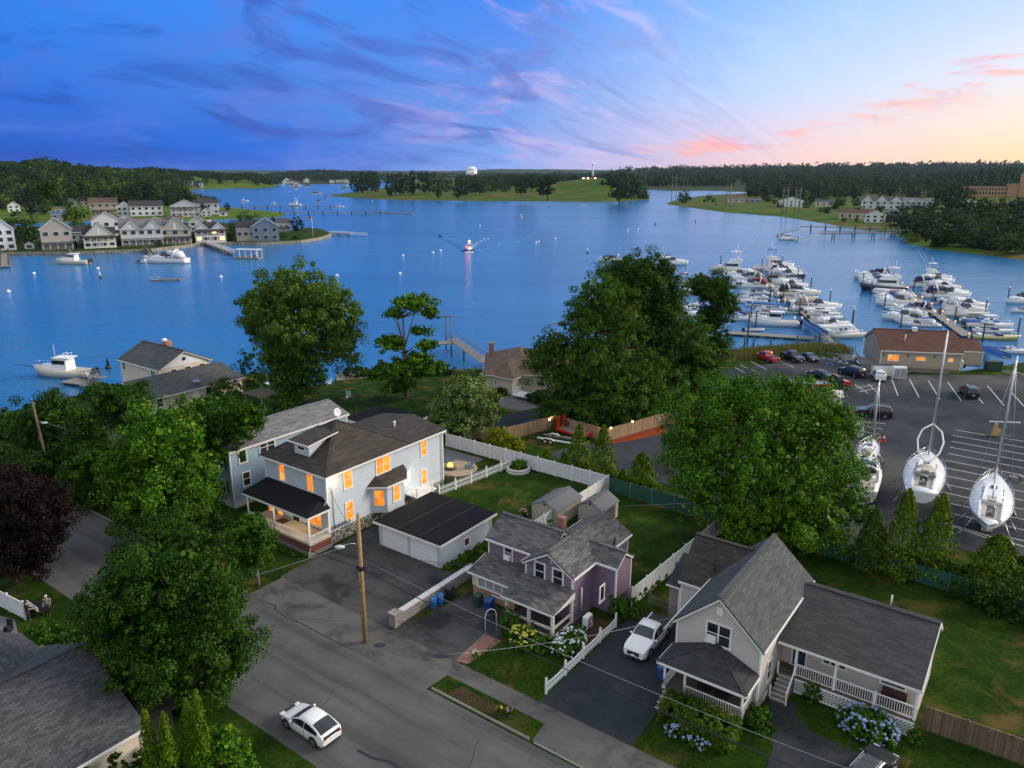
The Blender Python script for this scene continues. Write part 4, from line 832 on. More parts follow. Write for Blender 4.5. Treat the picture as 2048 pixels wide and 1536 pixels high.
part(t, 'steps', st, MC['grey_concrete']); part(t, 'step_edge', se, MC['step_paint']); part(t, 'handrail', MB().beam((29.12,12.3,1.0),(29.12,14.0,2.1),.08,.1).beam((29.12,12.3,0),(29.12,12.3,1.05),.1,.1).beam((27.95,12.4,.2),(27.95,12.4,1.1),.1,.1).beam((27.95,13.9,1.2),(27.95,13.9,2.2),.1,.1), VINYL)
part(t, 'satellite_dish', MB().path([(21.5,13,6.5),(21.5,13,7.0)], .03, 6), BLACK) if 0 else None
part(t, 'roof_antenna', MB().beam((24.75,8.6,3.95),(24.75,9.9,4.55),.05,.03).beam((24.5,8.9,4.08),(25.0,8.9,4.08),.03,.03).beam((24.45,9.3,4.26),(25.05,9.3,4.26),.03,.03).beam((24.4,9.7,4.46),(25.1,9.7,4.46),.03,.03), BLACK)
for q in (34.9,35.7): single('wicker_chair', 'dark brown wicker chair on the side porch', 'chair', MB().box(-.35,.35,-.3,.3,.1,.42).box(-.35,.35,.22,.34,.42,1.0).box(-.38,-.3,-.3,.3,.42,.62).box(.3,.38,-.3,.3,.42,.62), plain('brown_wicker', (.06,.025,.02), .8), street=(0,0,0)).location = W(q,14.9,1.3)
for o in [x for x in SC.objects if x.name.startswith('wicker_chair')]: o['group'] = 'wicker chairs on the side porch'; o.rotation_euler = (0,0,-PH)
b_ = MB()
for q in (24.2,25.6): b_.box(q-.4,q+.4,9.3,9.9,.9,1.25).box(q-.4,q+.4,9.85,9.98,1.25,1.75).beam((q-.38,9.3,.8),(q+.3,9.9,1.3),.06,.06)
single('porch_chairs'[:-1], 'dark outdoor seats under the hip roofed front porch', 'chair', b_, DARK, street=(25,9.6,.8))
# --- sheds
for (s0,s1,d0,d1,ze,zr,lb) in ((-2.15,1.35,25.8,30.8,1.85,2.6,'grey roofed plastic shed standing on the lawn by the garage'),(2.0,5.1,28.5,32.2,1.85,2.75,'grey roofed plastic shed standing behind the purple house')):
    t = sthing('shed', lb, 'shed', (s0+s1)/2, (d0+d1)/2); wl, rf, tr = gable(s0,s1,d0,d1,ze,zr,ov=.12,rk=.1,t=.08)
    part(t, 'wall', wl, S_SHED); part(t, 'roof', rf, plain('grey_plastic', (.11,.115,.125), .6)); part(t, 'vent', MB().box((s0+s1)/2-.12,(s0+s1)/2+.12,d0+.06,d0+.09,zr-.5,zr-.3), DARK)
    if s0 > 0: part(t, 'door', MB().box(s1-.12,s1-.06,29.0,31.4,.1,1.7), plain('dark_panel', (.06,.05,.045), .7))
# --- the house at the bottom
t = sthing('house', 'large weathered grey shingle roof of house beside the road', 'house', -8, -25)
wl, rf, tr = gable(-15.1,-1.15,-38,-16.9,2.95,6.05,ov=.5); part(t, 'wall', wl, S_CREAM); part(t, 'roof', rf, R_OLD); part(t, 'trim', tr, WHITE)
wl, rf, tr = gable(-17,-8.1,-23.5,-17.6,3.6,5.2,'s'); part(t, 'roof', rf, R_OLD); wl, rf, tr = gable(-8.5,-2.6,-17.1,-14.2,2.0,3.2); part(t, 'wall', wl, MC['dark_skirt']); part(t, 'roof', rf, R_DGREY)
# --- cream house on the shore
t = sthing('house', 'cream two-storey house with grey gable and long low wing by the water', 'house', -80, 30)
wl, rf, tr = gable(-88.9,-75.9,26.2,36.0,5.0,7.45,'s',rk=.4,ov=.4); part(t, 'wall', wl, S_TAN); r3 = part(t, 'roof', rf, R_SLATE); part(t, 'trim', tr, WHITE)
part(t, 'gable_panel', MB().extr([(-76.28,26.7,4.95),(-76.28,35.5,4.95),(-76.28,31.1,7.15)], (-.05,0,0)), VINYL)
part(r3, 'chimney', MB().box(-82.5,-81.3,31.2,32.2,6.4,8.1).box(-82.6,-81.2,31.1,32.3,7.7,7.85), BRICK)
for q in (29.1,31.6,34.2): window(t, 'R', -76.29, q, 4.15, 1.25, .95, rails=0)
f = MB(); f.lathe([(.3,0),(.3,.06),(.02,.07)], n=14); f.xf(Matrix.Translation((-76.22,31.1,6.0)) @ Matrix.Rotation(R(90),4,'Y')); part(t, 'round_window', f, GLASS)
for x, y in ((248,731),): winpx(t, 'F', 26.59, x, y, 1.0, 1.6)
winpx(t, 'F', 26.59, 306, 747, 1.3, 1.5, mull=1, rails=0); winpx(t, 'F', 26.59, 286, 737, .6, .9, rails=0)
part(t, 'wall', MB().box(-76.3,-69.75,20.9,37.2,0,2.55), S_TAN); r4 = part(t, 'roof', MB().slab([(-76.3,20.5,4.25),(-69.25,20.5,2.55),(-69.25,37.6,2.55),(-76.3,37.6,4.25)], .14), R_SLATE); part(t, 'trim', MB().beam((-69.23,20.5,2.42),(-69.23,37.6,2.42),.08,.18).beam((-76.3,20.48,4.1),(-69.25,20.48,2.42),.06,.18), WHITE)
s_, d_ = S(392,763,3.35); part(r4, 'skylight', MB().slab([(s_-.55,d_-.6,3.62),(s_+.55,d_-.6,3.36),(s_+.55,d_+.6,3.36),(s_-.55,d_+.6,3.62)], .12), glass('skylight_glass', (.06,.12,.2)))
for x, y in ((320,805),(364,795),(417,780)): winpx(t, 'R', -69.74, x, y, 1.1, 1.5)
s_, z_ = onS(392,787,-69.74); part(t, 'door', MB().box(-69.74,-69.66,s_-.55,s_+.55,.1,2.3), VINYL)
# --- tan house with the brown hip roof by the dock
t = sthing('house', 'tan bungalow with brown hip roofs beside the tall trees', 'house', -36, 69)
WS = Matrix.Translation((S0,D0,0)) @ Matrix.Rotation(PH, 4, 'Z')
part(t, 'wall', MB().box(-4.4,7.4,123.6,138.4,0,3.05).xf(WS).box(-37.3,-31.5,62.4,66,0,3.0), S_CREAM)
def hip(s0, s1, d0, d1, ze, zr, ra, rb):
    c = [(s0,d0,ze),(s1,d0,ze),(s1,d1,ze),(s0,d1,ze)]; m = MB()
    if s1-s0 > d1-d0: dm = (d0+d1)/2; A, B = (ra,dm,zr), (rb,dm,zr); m.slab([c[0],c[1],B,A], .14).slab([c[1],c[2],B], .14).slab([c[2],c[3],A,B], .14).slab([c[3],c[0],A], .14)
    else: sm = (s0+s1)/2; A, B = (sm,ra,zr), (sm,rb,zr); m.slab([c[1],c[2],B,A], .14).slab([c[0],c[1],A], .14).slab([c[3],c[0],A,B], .14).slab([c[2],c[3],B], .14)
    return m
r5 = part(t, 'roof', hip(-5,8,123,139,3.1,5.7,129,133).xf(WS), R_TAN); part(t, 'roof', hip(-37.9,-30.9,61.8,70.5,3.02,4.7,65,68), R_TAN); part(r5, 'chimney', MB().box(-4.2,-3.3,135,135.9,2.8,5.9).xf(WS), BRICK)
part(t, 'trim', MB().beam((-5,122.98,2.98),(8,122.98,2.98),.07,.16).beam((-5.02,123,2.98),(-5.02,139,2.98),.07,.16).xf(WS).beam((-37.9,61.78,2.9),(-30.9,61.78,2.9),.07,.16).beam((-30.88,61.8,2.9),(-30.88,64,2.9),.07,.16), WHITE)
window(t, 'F', -35, 62.39, 1.7, .5, .8, rails=0); part(t, 'window', MB().box(-4.46,-4.405,128,130,1.7,2.7).xf(WS), GLASS)
p = MB(); p.box(-30.5,-26.8,61,63.6,.5,.65); railing(p, (-30.5,61,.65),(-26.8,61,.65)); railing(p, (-30.5,61,.65),(-30.5,63.5,.65)); railing(p, (-26.8,61,.65),(-26.8,63.5,.65)); part(t, 'stoop', p, VINYL)
# ------------------------------------------------------------------ fences, walls and garden things (street coordinates)
WF = planks('stockade_wood', (.27,.17,.095), (.42,.28,.165), .14)
def panel_fence(label, pts, h, m, post=2.4, pm=None, name='fence', pw=.12, cap=True, thick=.05, group=None, slope=0.):
    c = pts[0]; t = sthing(name, label, 'fence', c[0], c[1], 0, 0, group); pn = MB(); ps = []
    for a, b in zip(pts, pts[1:]):
        a, b = Vector((*a,0)), Vector((*b,0)); L = (b-a).length; n = max(1, round(L/post)); up = Vector((0,0,h/2+.03))
        pn.beam(a+up, b+up, thick, h-.06); pn.beam(a+Vector((0,0,h)), b+Vector((0,0,h)), thick+.04, .08)
        for k in range(n+1): ps.append(a.lerp(b, k/n))
    part(t, 'panel', pn, m)
    seen = []
    for q in ps:
        if any((q-s).length < .3 for s in seen): continue
        seen.append(q); f = MB().box(q.x-pw/2,q.x+pw/2,q.y-pw/2,q.y+pw/2,0,h+.12)
        if cap: f.lathe([(pw*.85,0),(pw*.5,.09),(.01,.13)], (q.x,q.y,h+.12), 4)
        part(t, 'post', f, pm or m)
    return t
panel_fence('long white vinyl privacy fence along the far side of two lawns', [(-24.3,37.5),(.75,37.5)], 1.8, planks('vinyl_panel', (.70,.71,.72), (.76,.77,.78), .2), 2.4, VINYL)
panel_fence('white vinyl fence between the two sheds and their lawns', [(.7,37.45),(.45,20.0)], 1.8, MC['vinyl_panel'], 2.3, VINYL)
panel_fence('white vinyl fence between purple house yard and beige house', [(14.6,17.0),(15.45,36.8)], 1.8, MC['vinyl_panel'], 2.4, VINYL)
panel_fence('weathered wooden stockade fence around the trailer yard', [(-26,41.5),(-19.4,43.2),(-16.5,52.8),(-7.7,51.8),(-4.3,63.7),(8,72)], 1.85, WF, 2.4, WF, cap=False, pw=.1)
panel_fence('brown wooden stockade fence running off behind the blue hydrangea', [(37.2,15.4),(52,16.0)], 1.75, planks('brown_stockade', (.13,.085,.05), (.24,.165,.10), .14), 2.4, None, cap=False, pw=.1)
mesh = plain('green_mesh', (.012,.085,.062), .7, var=.25)
t = panel_fence('green mesh screen fence between the lawns and the boat yard', [(.9,37.4),(12,37.0),(24,36.4),(48,35.6)], 1.7, mesh, 3.0, METAL, cap=False, pw=.06, thick=.02)
def picket(label, pts, h, scallop=0., pitch=.19, m=None, every=2.4, name='picket_fence', w=.075):
    c = pts[0]; t = sthing(name, label, 'fence', c[0], c[1]); rl, pk = MB(), MB()
    for a, b in zip(pts, pts[1:]):
        a, b = Vector((*a,0)), Vector((*b,0)); L = (b-a).length; n = max(1, round(L/every)); m_ = int(L/pitch)
        for z in (.3*h, .75*h): rl.beam(a+Vector((0,0,z)), b+Vector((0,0,z)), .05, .07)
        for k in range(m_):
            f = (k+.5)/m_; q = a.lerp(b, f); hh = h-scallop*math.sin(math.pi*((f*n)%1)); pk.beam(q+Vector((0,0,.06)), q+Vector((0,0,hh)), .025, w, up=(b-a).cross(Vector((0,0,1))))
        for k in range(n+1):
            q = a.lerp(b, k/n); f = MB().box(q.x-.07,q.x+.07,q.y-.07,q.y+.07,0,h+.2).ball((q.x,q.y,h+.27), .09, nu=8, nv=4); part(t, 'post', f, m or VINYL)
    part(t, 'rail', rl, m or VINYL); part(t, 'picket', pk, m or VINYL)['kind'] = 'stuff'; return t
picket('white picket fence with curved tops beside the hydrangea bed', [(14.95,3.4),(14.95,13.6)], 1.0, .22)
picket('white spaced picket fence between patio and lawn', [(-14.1,24.6),(-12.6,37.3)], 1.15, 0, .2)
picket('small unpainted wooden picket gate beside grey block lean-to', [(15.6,18.4),(17.6,18.3)], 1.1, 0, .2, WOODP, 2.0, 'garden_gate')
t = sthing('fence', 'short black metal railing beside the fire pit patio', 'fence', -15.5, 27.4); p = MB(); railing(p, (-17.5,28.0,0),(-14.1,28.0,0), 1.1, .13, bal=.025, top=.05); part(t, 'railing', p, DARK)
for q in (-17.5,-14.1): part(t, 'post', MB().box(q-.04,q+.04,27.96,28.04,0,1.3), DARK)
t = sthing('stone_wall', 'low stone wall with pale flat coping between two driveways', 'wall', .2, 8)
part(t, 'stonework', MB().box(.02,.42,3.3,13.2,0,1.0), WSTONE); part(t, 'coping', MB().box(-.06,.5,3.75,13.2,1.0,1.1), plain('pale_coping', (.5,.5,.5), .7)); part(t, 'end_pillar', MB().box(-.12,.56,2.75,3.4,0,1.15).box(-.2,.64,2.67,3.48,1.15,1.27), WSTONE)
t = sthing('planter', 'round white stone planter in the corner of the white fences', 'planter', -11.2, 36.3)
rim = MB(); 
for z0, z1, r in ((0,.3,1.5),(.3,.6,1.45)): rim.lathe([(r,z0),(r,z1),(r-.25,z1),(r-.25,z1-.1)], (-11.2,36.1,0), 20)
part(t, 'stonework', rim, plain('white_block', (.5,.5,.48), .8)); part(t, 'soil', MB().lathe([(1.22,.5),(.01,.52)], (-11.2,36.1,0), 20), SOIL)
# --- fire pit, garden chairs
t = sthing('fire_pit', 'round stone fire pit with burning flames on the patio', 'fire pit', -18.5, 31.7)
part(t, 'stonework', MB().lathe([(.72,0),(.72,.42),(.5,.42),(.5,.1),(.01,.1)], (-18.5,31.7,.02), 18), stone('pit_stone', (.10,.085,.07), (.22,.19,.16), (.06,.05,.045), 3.))
f = MB()
for i in range(9): a = i*.7; r_ = .06+.3*rnd.random(); f.lathe([(.01,.15),(.11,.28),(.07,.45+.2*rnd.random()),(.005,.62+.3*rnd.random())], (-18.5+r_*math.cos(a),31.7+r_*math.sin(a),.02), 6)
part(t, 'flame', f, emit('flame', (1.,.36,.05), 5.)); lamp('fire_light', W(-18.5,31.7,.9), 45, (1.,.45,.12), .2)
def adirondack(label, s, d, rz, m, group=None):
    t = sthing('garden_chair', label, 'chair', s, d, .02, 0, group); t.rotation_euler = (0,0,rz-PH); OFF[t.name] = (0,0,0)
    part(t, 'seat', MB().beam((0,-.3,.36),(0,.35,.22),.55,.04), m); bk = MB()
    for k in range(5): bk.beam((-.24+k*.12,.3,.2),(-.3+k*.15,.62,1.02-.03*abs(k-2)),.1,.025)
    part(t, 'backrest', bk, m)
    for x in (-.34,.34): part(t, 'arm', MB().box(x-.07,x+.07,-.42,.42,.52,.55), m); part(t, 'leg', MB().box(x-.03,x+.03,-.34,-.28,0,.52).beam((x,-.3,.34),(x,.5,.05),.05,.1), m)
    return t
BLUEP = plain('slate_blue_plastic', (.10,.18,.28), .5)
adirondack('blue garden chair facing the fire pit from behind it', -20.2, 33.2, R(-25), BLUEP); adirondack('blue garden chair beside the fire pit seen from its side', -16.8, 33.2, R(-85), BLUEP)
q = S(532,770); adirondack('white garden chair on the shore lawn, nearer the birch', *q, R(20), VINYL); q = S(584,768); adirondack('white garden chair on the shore lawn, nearer the sea wall', *S(657,769), R(-10), VINYL)
q = S(708,826); t = sthing('basketball_hoop', 'basketball hoop with grey backboard on a dark pole', 'basketball hoop', *q)
part(t, 'pole', MB().tube((*q,0),(*q,3.0),.07), DARK); part(t, 'backboard', MB().box(q[0]-1.2,q[0]-.1,q[1]-.35,q[1]-.31,2.6,3.55), plain('clear_board', (.3,.33,.36), .2)); part(t, 'hoop', MB().path([(q[0]-.65+.23*math.cos(a*.628),q[1]-.6+.23*math.sin(a*.628),2.8) for a in range(11)], .02, 5), plain('hoop_red', (.3,.08,.04), .5)); part(t, 'net', MB().lathe([(.22,2.78),(.13,2.4)], (q[0]-.65,q[1]-.6,0), 8), VINYL)
# --- pergola by the shore, raised sea wall
q = P(525,815); t = thing('pergola', 'weathered timber pergola at the edge of the shore lawn', 'pergola', q, -PH)
for x, y in ((-2,-1.5),(2,-1.5),(-2,1.5),(2,1.5)): part(t, 'post', MB().box(x-.08,x+.08,y-.08,y+.08,0,2.4), WOODP)
b_ = MB()
for k in range(9): b_.box(-2.4,2.4,-1.8+k*.45,-1.7+k*.45,2.4,2.55)
b_.box(-2.05,-1.95,-2,2,2.25,2.4).box(1.95,2.05,-2,2,2.25,2.4); part(t, 'beam', b_, WOODP)
b_ = MB(); a = [P(*c_) for c_ in ((672,762),(672,748),(735,741),(738,756))]; b_.prism([tuple(v)[:2] for v in a][::-1], -2.4, .12)
single('sea_wall', 'rough timber and stone sea wall at the corner of the shore lawn', 'wall', b_, SEAW)
# --- bins, barrels, air conditioner
def barrel(label, s, d, m):
    t = sthing('barrel', label, 'barrel', s, d); OFF[t.name] = (0,0,0)
    part(t, 'drum', MB().lathe([(.27,0),(.29,.05),(.29,.3),(.305,.33),(.29,.36),(.29,.62),(.305,.65),(.29,.68),(.29,.9),(.24,.95)], n=16), m); part(t, 'lid', MB().lathe([(.25,.951),(.23,.97),(.01,.97)], n=16), m)
BB = plain('blue_plastic', (.015,.13,.42), .4)
barrel('bright blue plastic barrel at the wall, nearer the road', 1.0, 6.9, BB); barrel('bright blue plastic barrel next to the black bin', 1.05, 7.75, BB)
def bin_(label, s, d, m, rz=0., k=1.):
    t = sthing('wheelie_bin', label, 'bin', s, d); OFF[t.name] = (0,0,0); t.rotation_euler = (0,0,rz-PH); t.scale = (k,k,k)
    part(t, 'body', MB().loft([[(-.24,-.26,.06),(.24,-.26,.06),(.24,.26,.06),(-.24,.26,.06)], [(-.3,-.34,1.0),(.3,-.34,1.0),(.3,.36,1.0),(-.3,.36,1.0)]]), m)
    part(t, 'lid', MB().loft([[(-.32,-.37,1.0),(.32,-.37,1.0),(.32,.4,1.0),(-.32,.4,1.0)], [(-.31,-.34,1.07),(.31,-.34,1.07),(.28,.36,1.14),(-.28,.36,1.14)]]), m)
    for x in (-.27,.27): part(t, 'wheel', MB().tube((x-.03,.28,.1),(x+.03,.28,.1),.1), BLACK)
bin_('black wheeled bin by the stone wall beside blue barrels', 1.1, 8.9, plain('black_plastic', (.02,.02,.023), .5)); bin_('dark green wheeled bin under the bow window', 3.9, 9.4, plain('green_plastic', (.012,.05,.025), .5)); bin_('dark blue recycling bin beside the green one', 5.2, 9.3, plain('navy_plastic', (.012,.05,.20), .5), k=1.1)
bin_('blue bin with a grey body behind the front porch steps', 20.9, 9.9, plain('teal_bin', (.02,.10,.30), .5)); bin_('blue lidded bin next to the parked pickup and porch', 20.7, 10.9, MC['teal_bin'])
t = sthing('air_conditioning_unit', 'white outdoor air conditioning unit on a metal stand', 'air conditioner', 13.2, 12.0); OFF[t.name] = (0,0,0); t.rotation_euler = (0,0,-PH)
part(t, 'case', MB().box(-.2,.2,-.45,.45,.55,1.3), VINYL); f = MB().lathe([(.30,0),(.30,.02),(.01,.03)], n=16); f.xf(Matrix.Translation((.2,.05,.92)) @ Matrix.Rotation(R(90),4,'Y')); part(t, 'fan_grille', f, plain('grey_grille', (.25,.25,.25), .5))
b_ = MB()
for x in (-.2,.2):
    for y in (-.4,.4): b_.tube((x,y,0),(x,y,.55),.025,n=6)
    b_.beam((x,-.55,.3),(x,.55,.3),.03,.03)
part(t, 'stand', b_, VINYL)
# --- windsock flag on the porch, arch, hanging basket
t = sthing('flag', 'red and purple flag drooping from the purple house porch', 'flag', 7.6, 8.6); OFF[t.name] = (0,0,0); t.rotation_euler = (0,0,-PH)
part(t, 'pole', MB().tube((.2,0,2.2),(-.9,-.9,2.9),.02,n=6), VINYL)
for i, c_ in enumerate(((.35,.02,.03),(.06,.03,.25),(.03,.05,.3))): part(t, 'stripe', MB().slab([(-.15-.25*i,-.2-.25*i,2.35+.13*i),(-.4-.25*i,-.45-.25*i,2.5+.13*i),(-.9-.1*i,.1-.25*i,2.15+.1*i),(-.7-.1*i,.3-.25*i,2.0+.1*i)], .02), plain(f'flag_{("red","violet","navy")[i]}', c_, .7))
t = sthing('garden_arch', 'thin white metal arch at the end of the brick path', 'arch', 6.9, 7.0); part(t, 'hoop', MB().path([(6.9,6.6,0),(6.9,6.6,1.6),(6.95,6.75,2.0),(7.15,7.0,2.15),(7.35,7.25,2.0),(7.4,7.4,1.6),(7.4,7.4,0)], .03, 6), VINYL)
# --- utility poles, street lamps and cables
def utility_pole(label, p, h, m, arm=None, lamp_=None):
    t = thing('utility_pole', label, 'utility pole', p, 0); part(t, 'pole', MB().path([(0,0,-.3),(0,0,h*.5),(0,0,h)], [.19,.165,.13], 10), m)
    part(t, 'bracket', MB().tube((0,0,h),(0,0,h+.45),.03,n=6).box(-.07,.07,-.07,.07,h,h+.1).box(-.22,-.1,-.1,.1,h*.5,h*.5+.6), METAL)
    return t
POLEW = planks('pole_wood', (.42,.26,.11), (.58,.37,.16), .06, False)
t = utility_pole('tall pale orange wooden utility pole beside the driveway', W(0,0), 11.0, POLEW)
L_ = MB().path([(0,0,8.55),(-.5,-.35,8.85),(-1.0,-.7,8.9)], [.035,.03,.03], 6); la = part(t, 'lamp_arm', L_, METAL); L_ = MB().ball((-1.3,-.92,8.86), .42, .24, .13, 10, 6); L_.ball((-1.35,-.95,8.76), .26, .17, .1, 8, 5); part(la, 'lamp_head', L_, plain('lamp_grey', (.5,.5,.5), .4))
part(t, 'cable_clamp', MB().tube((0,0,6.4),(0,0,6.75),.21).ball((.25,.1,6.6),.17).ball((-.3,.05,6.6),.14), BLACK)
pl = P(100,955); t = utility_pole('leaning brown wooden utility pole among the dark trees', pl, 9.6, planks('brown_pole', (.16,.11,.065), (.22,.16,.10), .06, False)); t.rotation_euler = (0,R(-3),0)
la = part(t, 'lamp_arm', MB().path([(0,0,6.9),(.5,-.3,7.3),(1.1,-.7,7.3)], .035, 6), METAL); part(la, 'lamp_head', MB().ball((1.4,-.85,7.25), .4, .22, .13, 10, 6), MC['lamp_grey']); part(t, 'sign_plate', MB().box(-.25,.25,-.22,-.19,2.3,3.1), VINYL)
def cable(label, a, b, sag, r=.022, m=None):
    a, b = Vector(a), Vector(b); n = 16; off = a.copy(); pts = [a.lerp(b, i/n)-Vector((0,0,sag*4*(i/n)*(1-i/n)))-off for i in range(n+1)]
    return single('cable', label, 'cable', MB().path(pts, r, 5), m or BLACK, p=off, group='overhead cables')
top = W(0,0)
cable('thick black overhead cable running along the road from the pole', top+Vector((0,0,6.55)), W(46,.6,6.2), 1.0, .035)
cable('thick black overhead cable from the pole towards the trees', top+Vector((0,0,6.55)), W(-56,.6,6.3), 1.1, .035)
cable('thin overhead wire at the top of the pole along road', top+Vector((0,0,8.3)), W(48,1.2,8.0), 1.0, .011)
cable('pale wire slung across road from lamp arm', W(-.8,-.9,8.5), W(-9,-16,7.0), .3, .014, METAL)
cable('service wire from the pole to the corner of grey house', top+Vector((0,0,9.0)), W(-14.7,9.2,6.6), .5, .02)
cable('service wire from the pole to the purple house gable', top+Vector((0,0,8.0)), W(9.8,11.5,5.2), .6, .02)
cable('service wire from the pole across garage to bay', top+Vector((0,0,7.6)), W(7.0,12.9,3.6), .5, .018)
cable('pale wire across driveway to beige house gable', W(14,-6,8.2), W(21.4,10.2,5.2), .4, .010, METAL)
cable('low thin wire along the road past beige house', W(0,0,7.4), W(50,2.0,6.8), 1.2, .012, METAL)
cable('long wire from leaning pole to blue house', pl+Vector((0,0,7.2)), W(-30.2,8.7,6.2), .6, .013, METAL)
cable('guy wire over the green fence lawn', W(24,36,6.0), W(5.0,32,1.2), .05, .013, METAL)
# --- small lights on the wooden fence
for q in ((1099,841),(1222,858),(1265,845)):
    s_, d_ = S(*q, 1.8); t = single('fence_light', 'small glowing lamp on top of the stockade fence', 'lamp', MB().ball((0,0,1.95), .11, nu=8, nv=6), LAMP, p=W(s_,d_), group='stockade fence lamps')
lamp('fence_light_glow', W(-8.2,51.2,2.0), 25, (1.,.75,.45), .1); lamp('fence_light_glow', W(-16.6,51.8,2.0), 20, (1.,.75,.45), .1)
# ------------------------------------------------------------------ vehicles (local x forward)
GLASSC = glass('car_glass', (.012,.016,.022), .05); RIM = plain('alloy', (.35,.35,.37), .35, .8); RED = emit('tail_lamp', (.5,.01,.01), .25); HEAD = plain('headlamp', (.6,.62,.65), .1)
def soft(o): m = o.modifiers.new('smooth', 'SUBSURF'); m.levels = m.render_levels = 1
def paint(name, c, r=.28): return plain(name, c, r, var=.03, coat=.5)
CARS = {  # stations along the half length: (x, roof line / height, half width); beltline; cabin from windscreen foot to rear glass foot; roof from-to
 'hatch': ([(-1,.44,.80),(-.985,.60,.88),(-.94,.70,.93),(-.86,.755,.95),(-.74,.845,.975),(-.58,.925,.99),(-.40,.98,1),(-.20,1.,1),(-.02,.985,1),(.12,.925,1),(.26,.82,1),(.38,.715,1),(.46,.66,.995),(.6,.61,.98),(.76,.55,.95),(.9,.47,.88),(.97,.38,.78),(1,.28,.64)],.63,(.44,-.93),(.12,-.50)),
 'sedan': ([(-1,.46,.82),(-.98,.64,.90),(-.9,.69,.95),(-.7,.715,.98),(-.58,.78,.99),(-.45,.89,1),(-.32,.97,1),(-.12,1.,1),(.05,.985,1),(.17,.93,1),(.30,.81,1),(.42,.70,1),(.6,.645,.985),(.78,.59,.95),(.91,.51,.88),(.97,.42,.78),(1,.30,.64)],.64,(.42,-.72),(.12,-.36)),
 'suv': ([(-1,.50,.86),(-.985,.68,.93),(-.95,.80,.96),(-.90,.92,.975),(-.82,.975,.985),(-.6,.995,1),(-.3,1.,1),(.0,.995,1),(.12,.96,1),(.24,.85,1),(.36,.72,1),(.44,.655,1),(.6,.63,.99),(.8,.60,.96),(.92,.54,.90),(.98,.44,.82),(1,.30,.70)],.64,(.42,-.96),(.10,-.86)),
 'pickup': ([(-1,.42,.90),(-.99,.56,.95),(-.6,.57,1),(-.31,.57,1),(-.285,.80,1),(-.265,.94,1),(-.22,.99,1),(-.05,1.,1),(.12,.985,1),(.22,.92,1),(.33,.78,1),(.43,.64,1),(.5,.615,1),(.7,.60,.99),(.88,.56,.95),(.97,.50,.88),(1,.36,.80)],.60,(.42,-.29),(.16,-.25))}
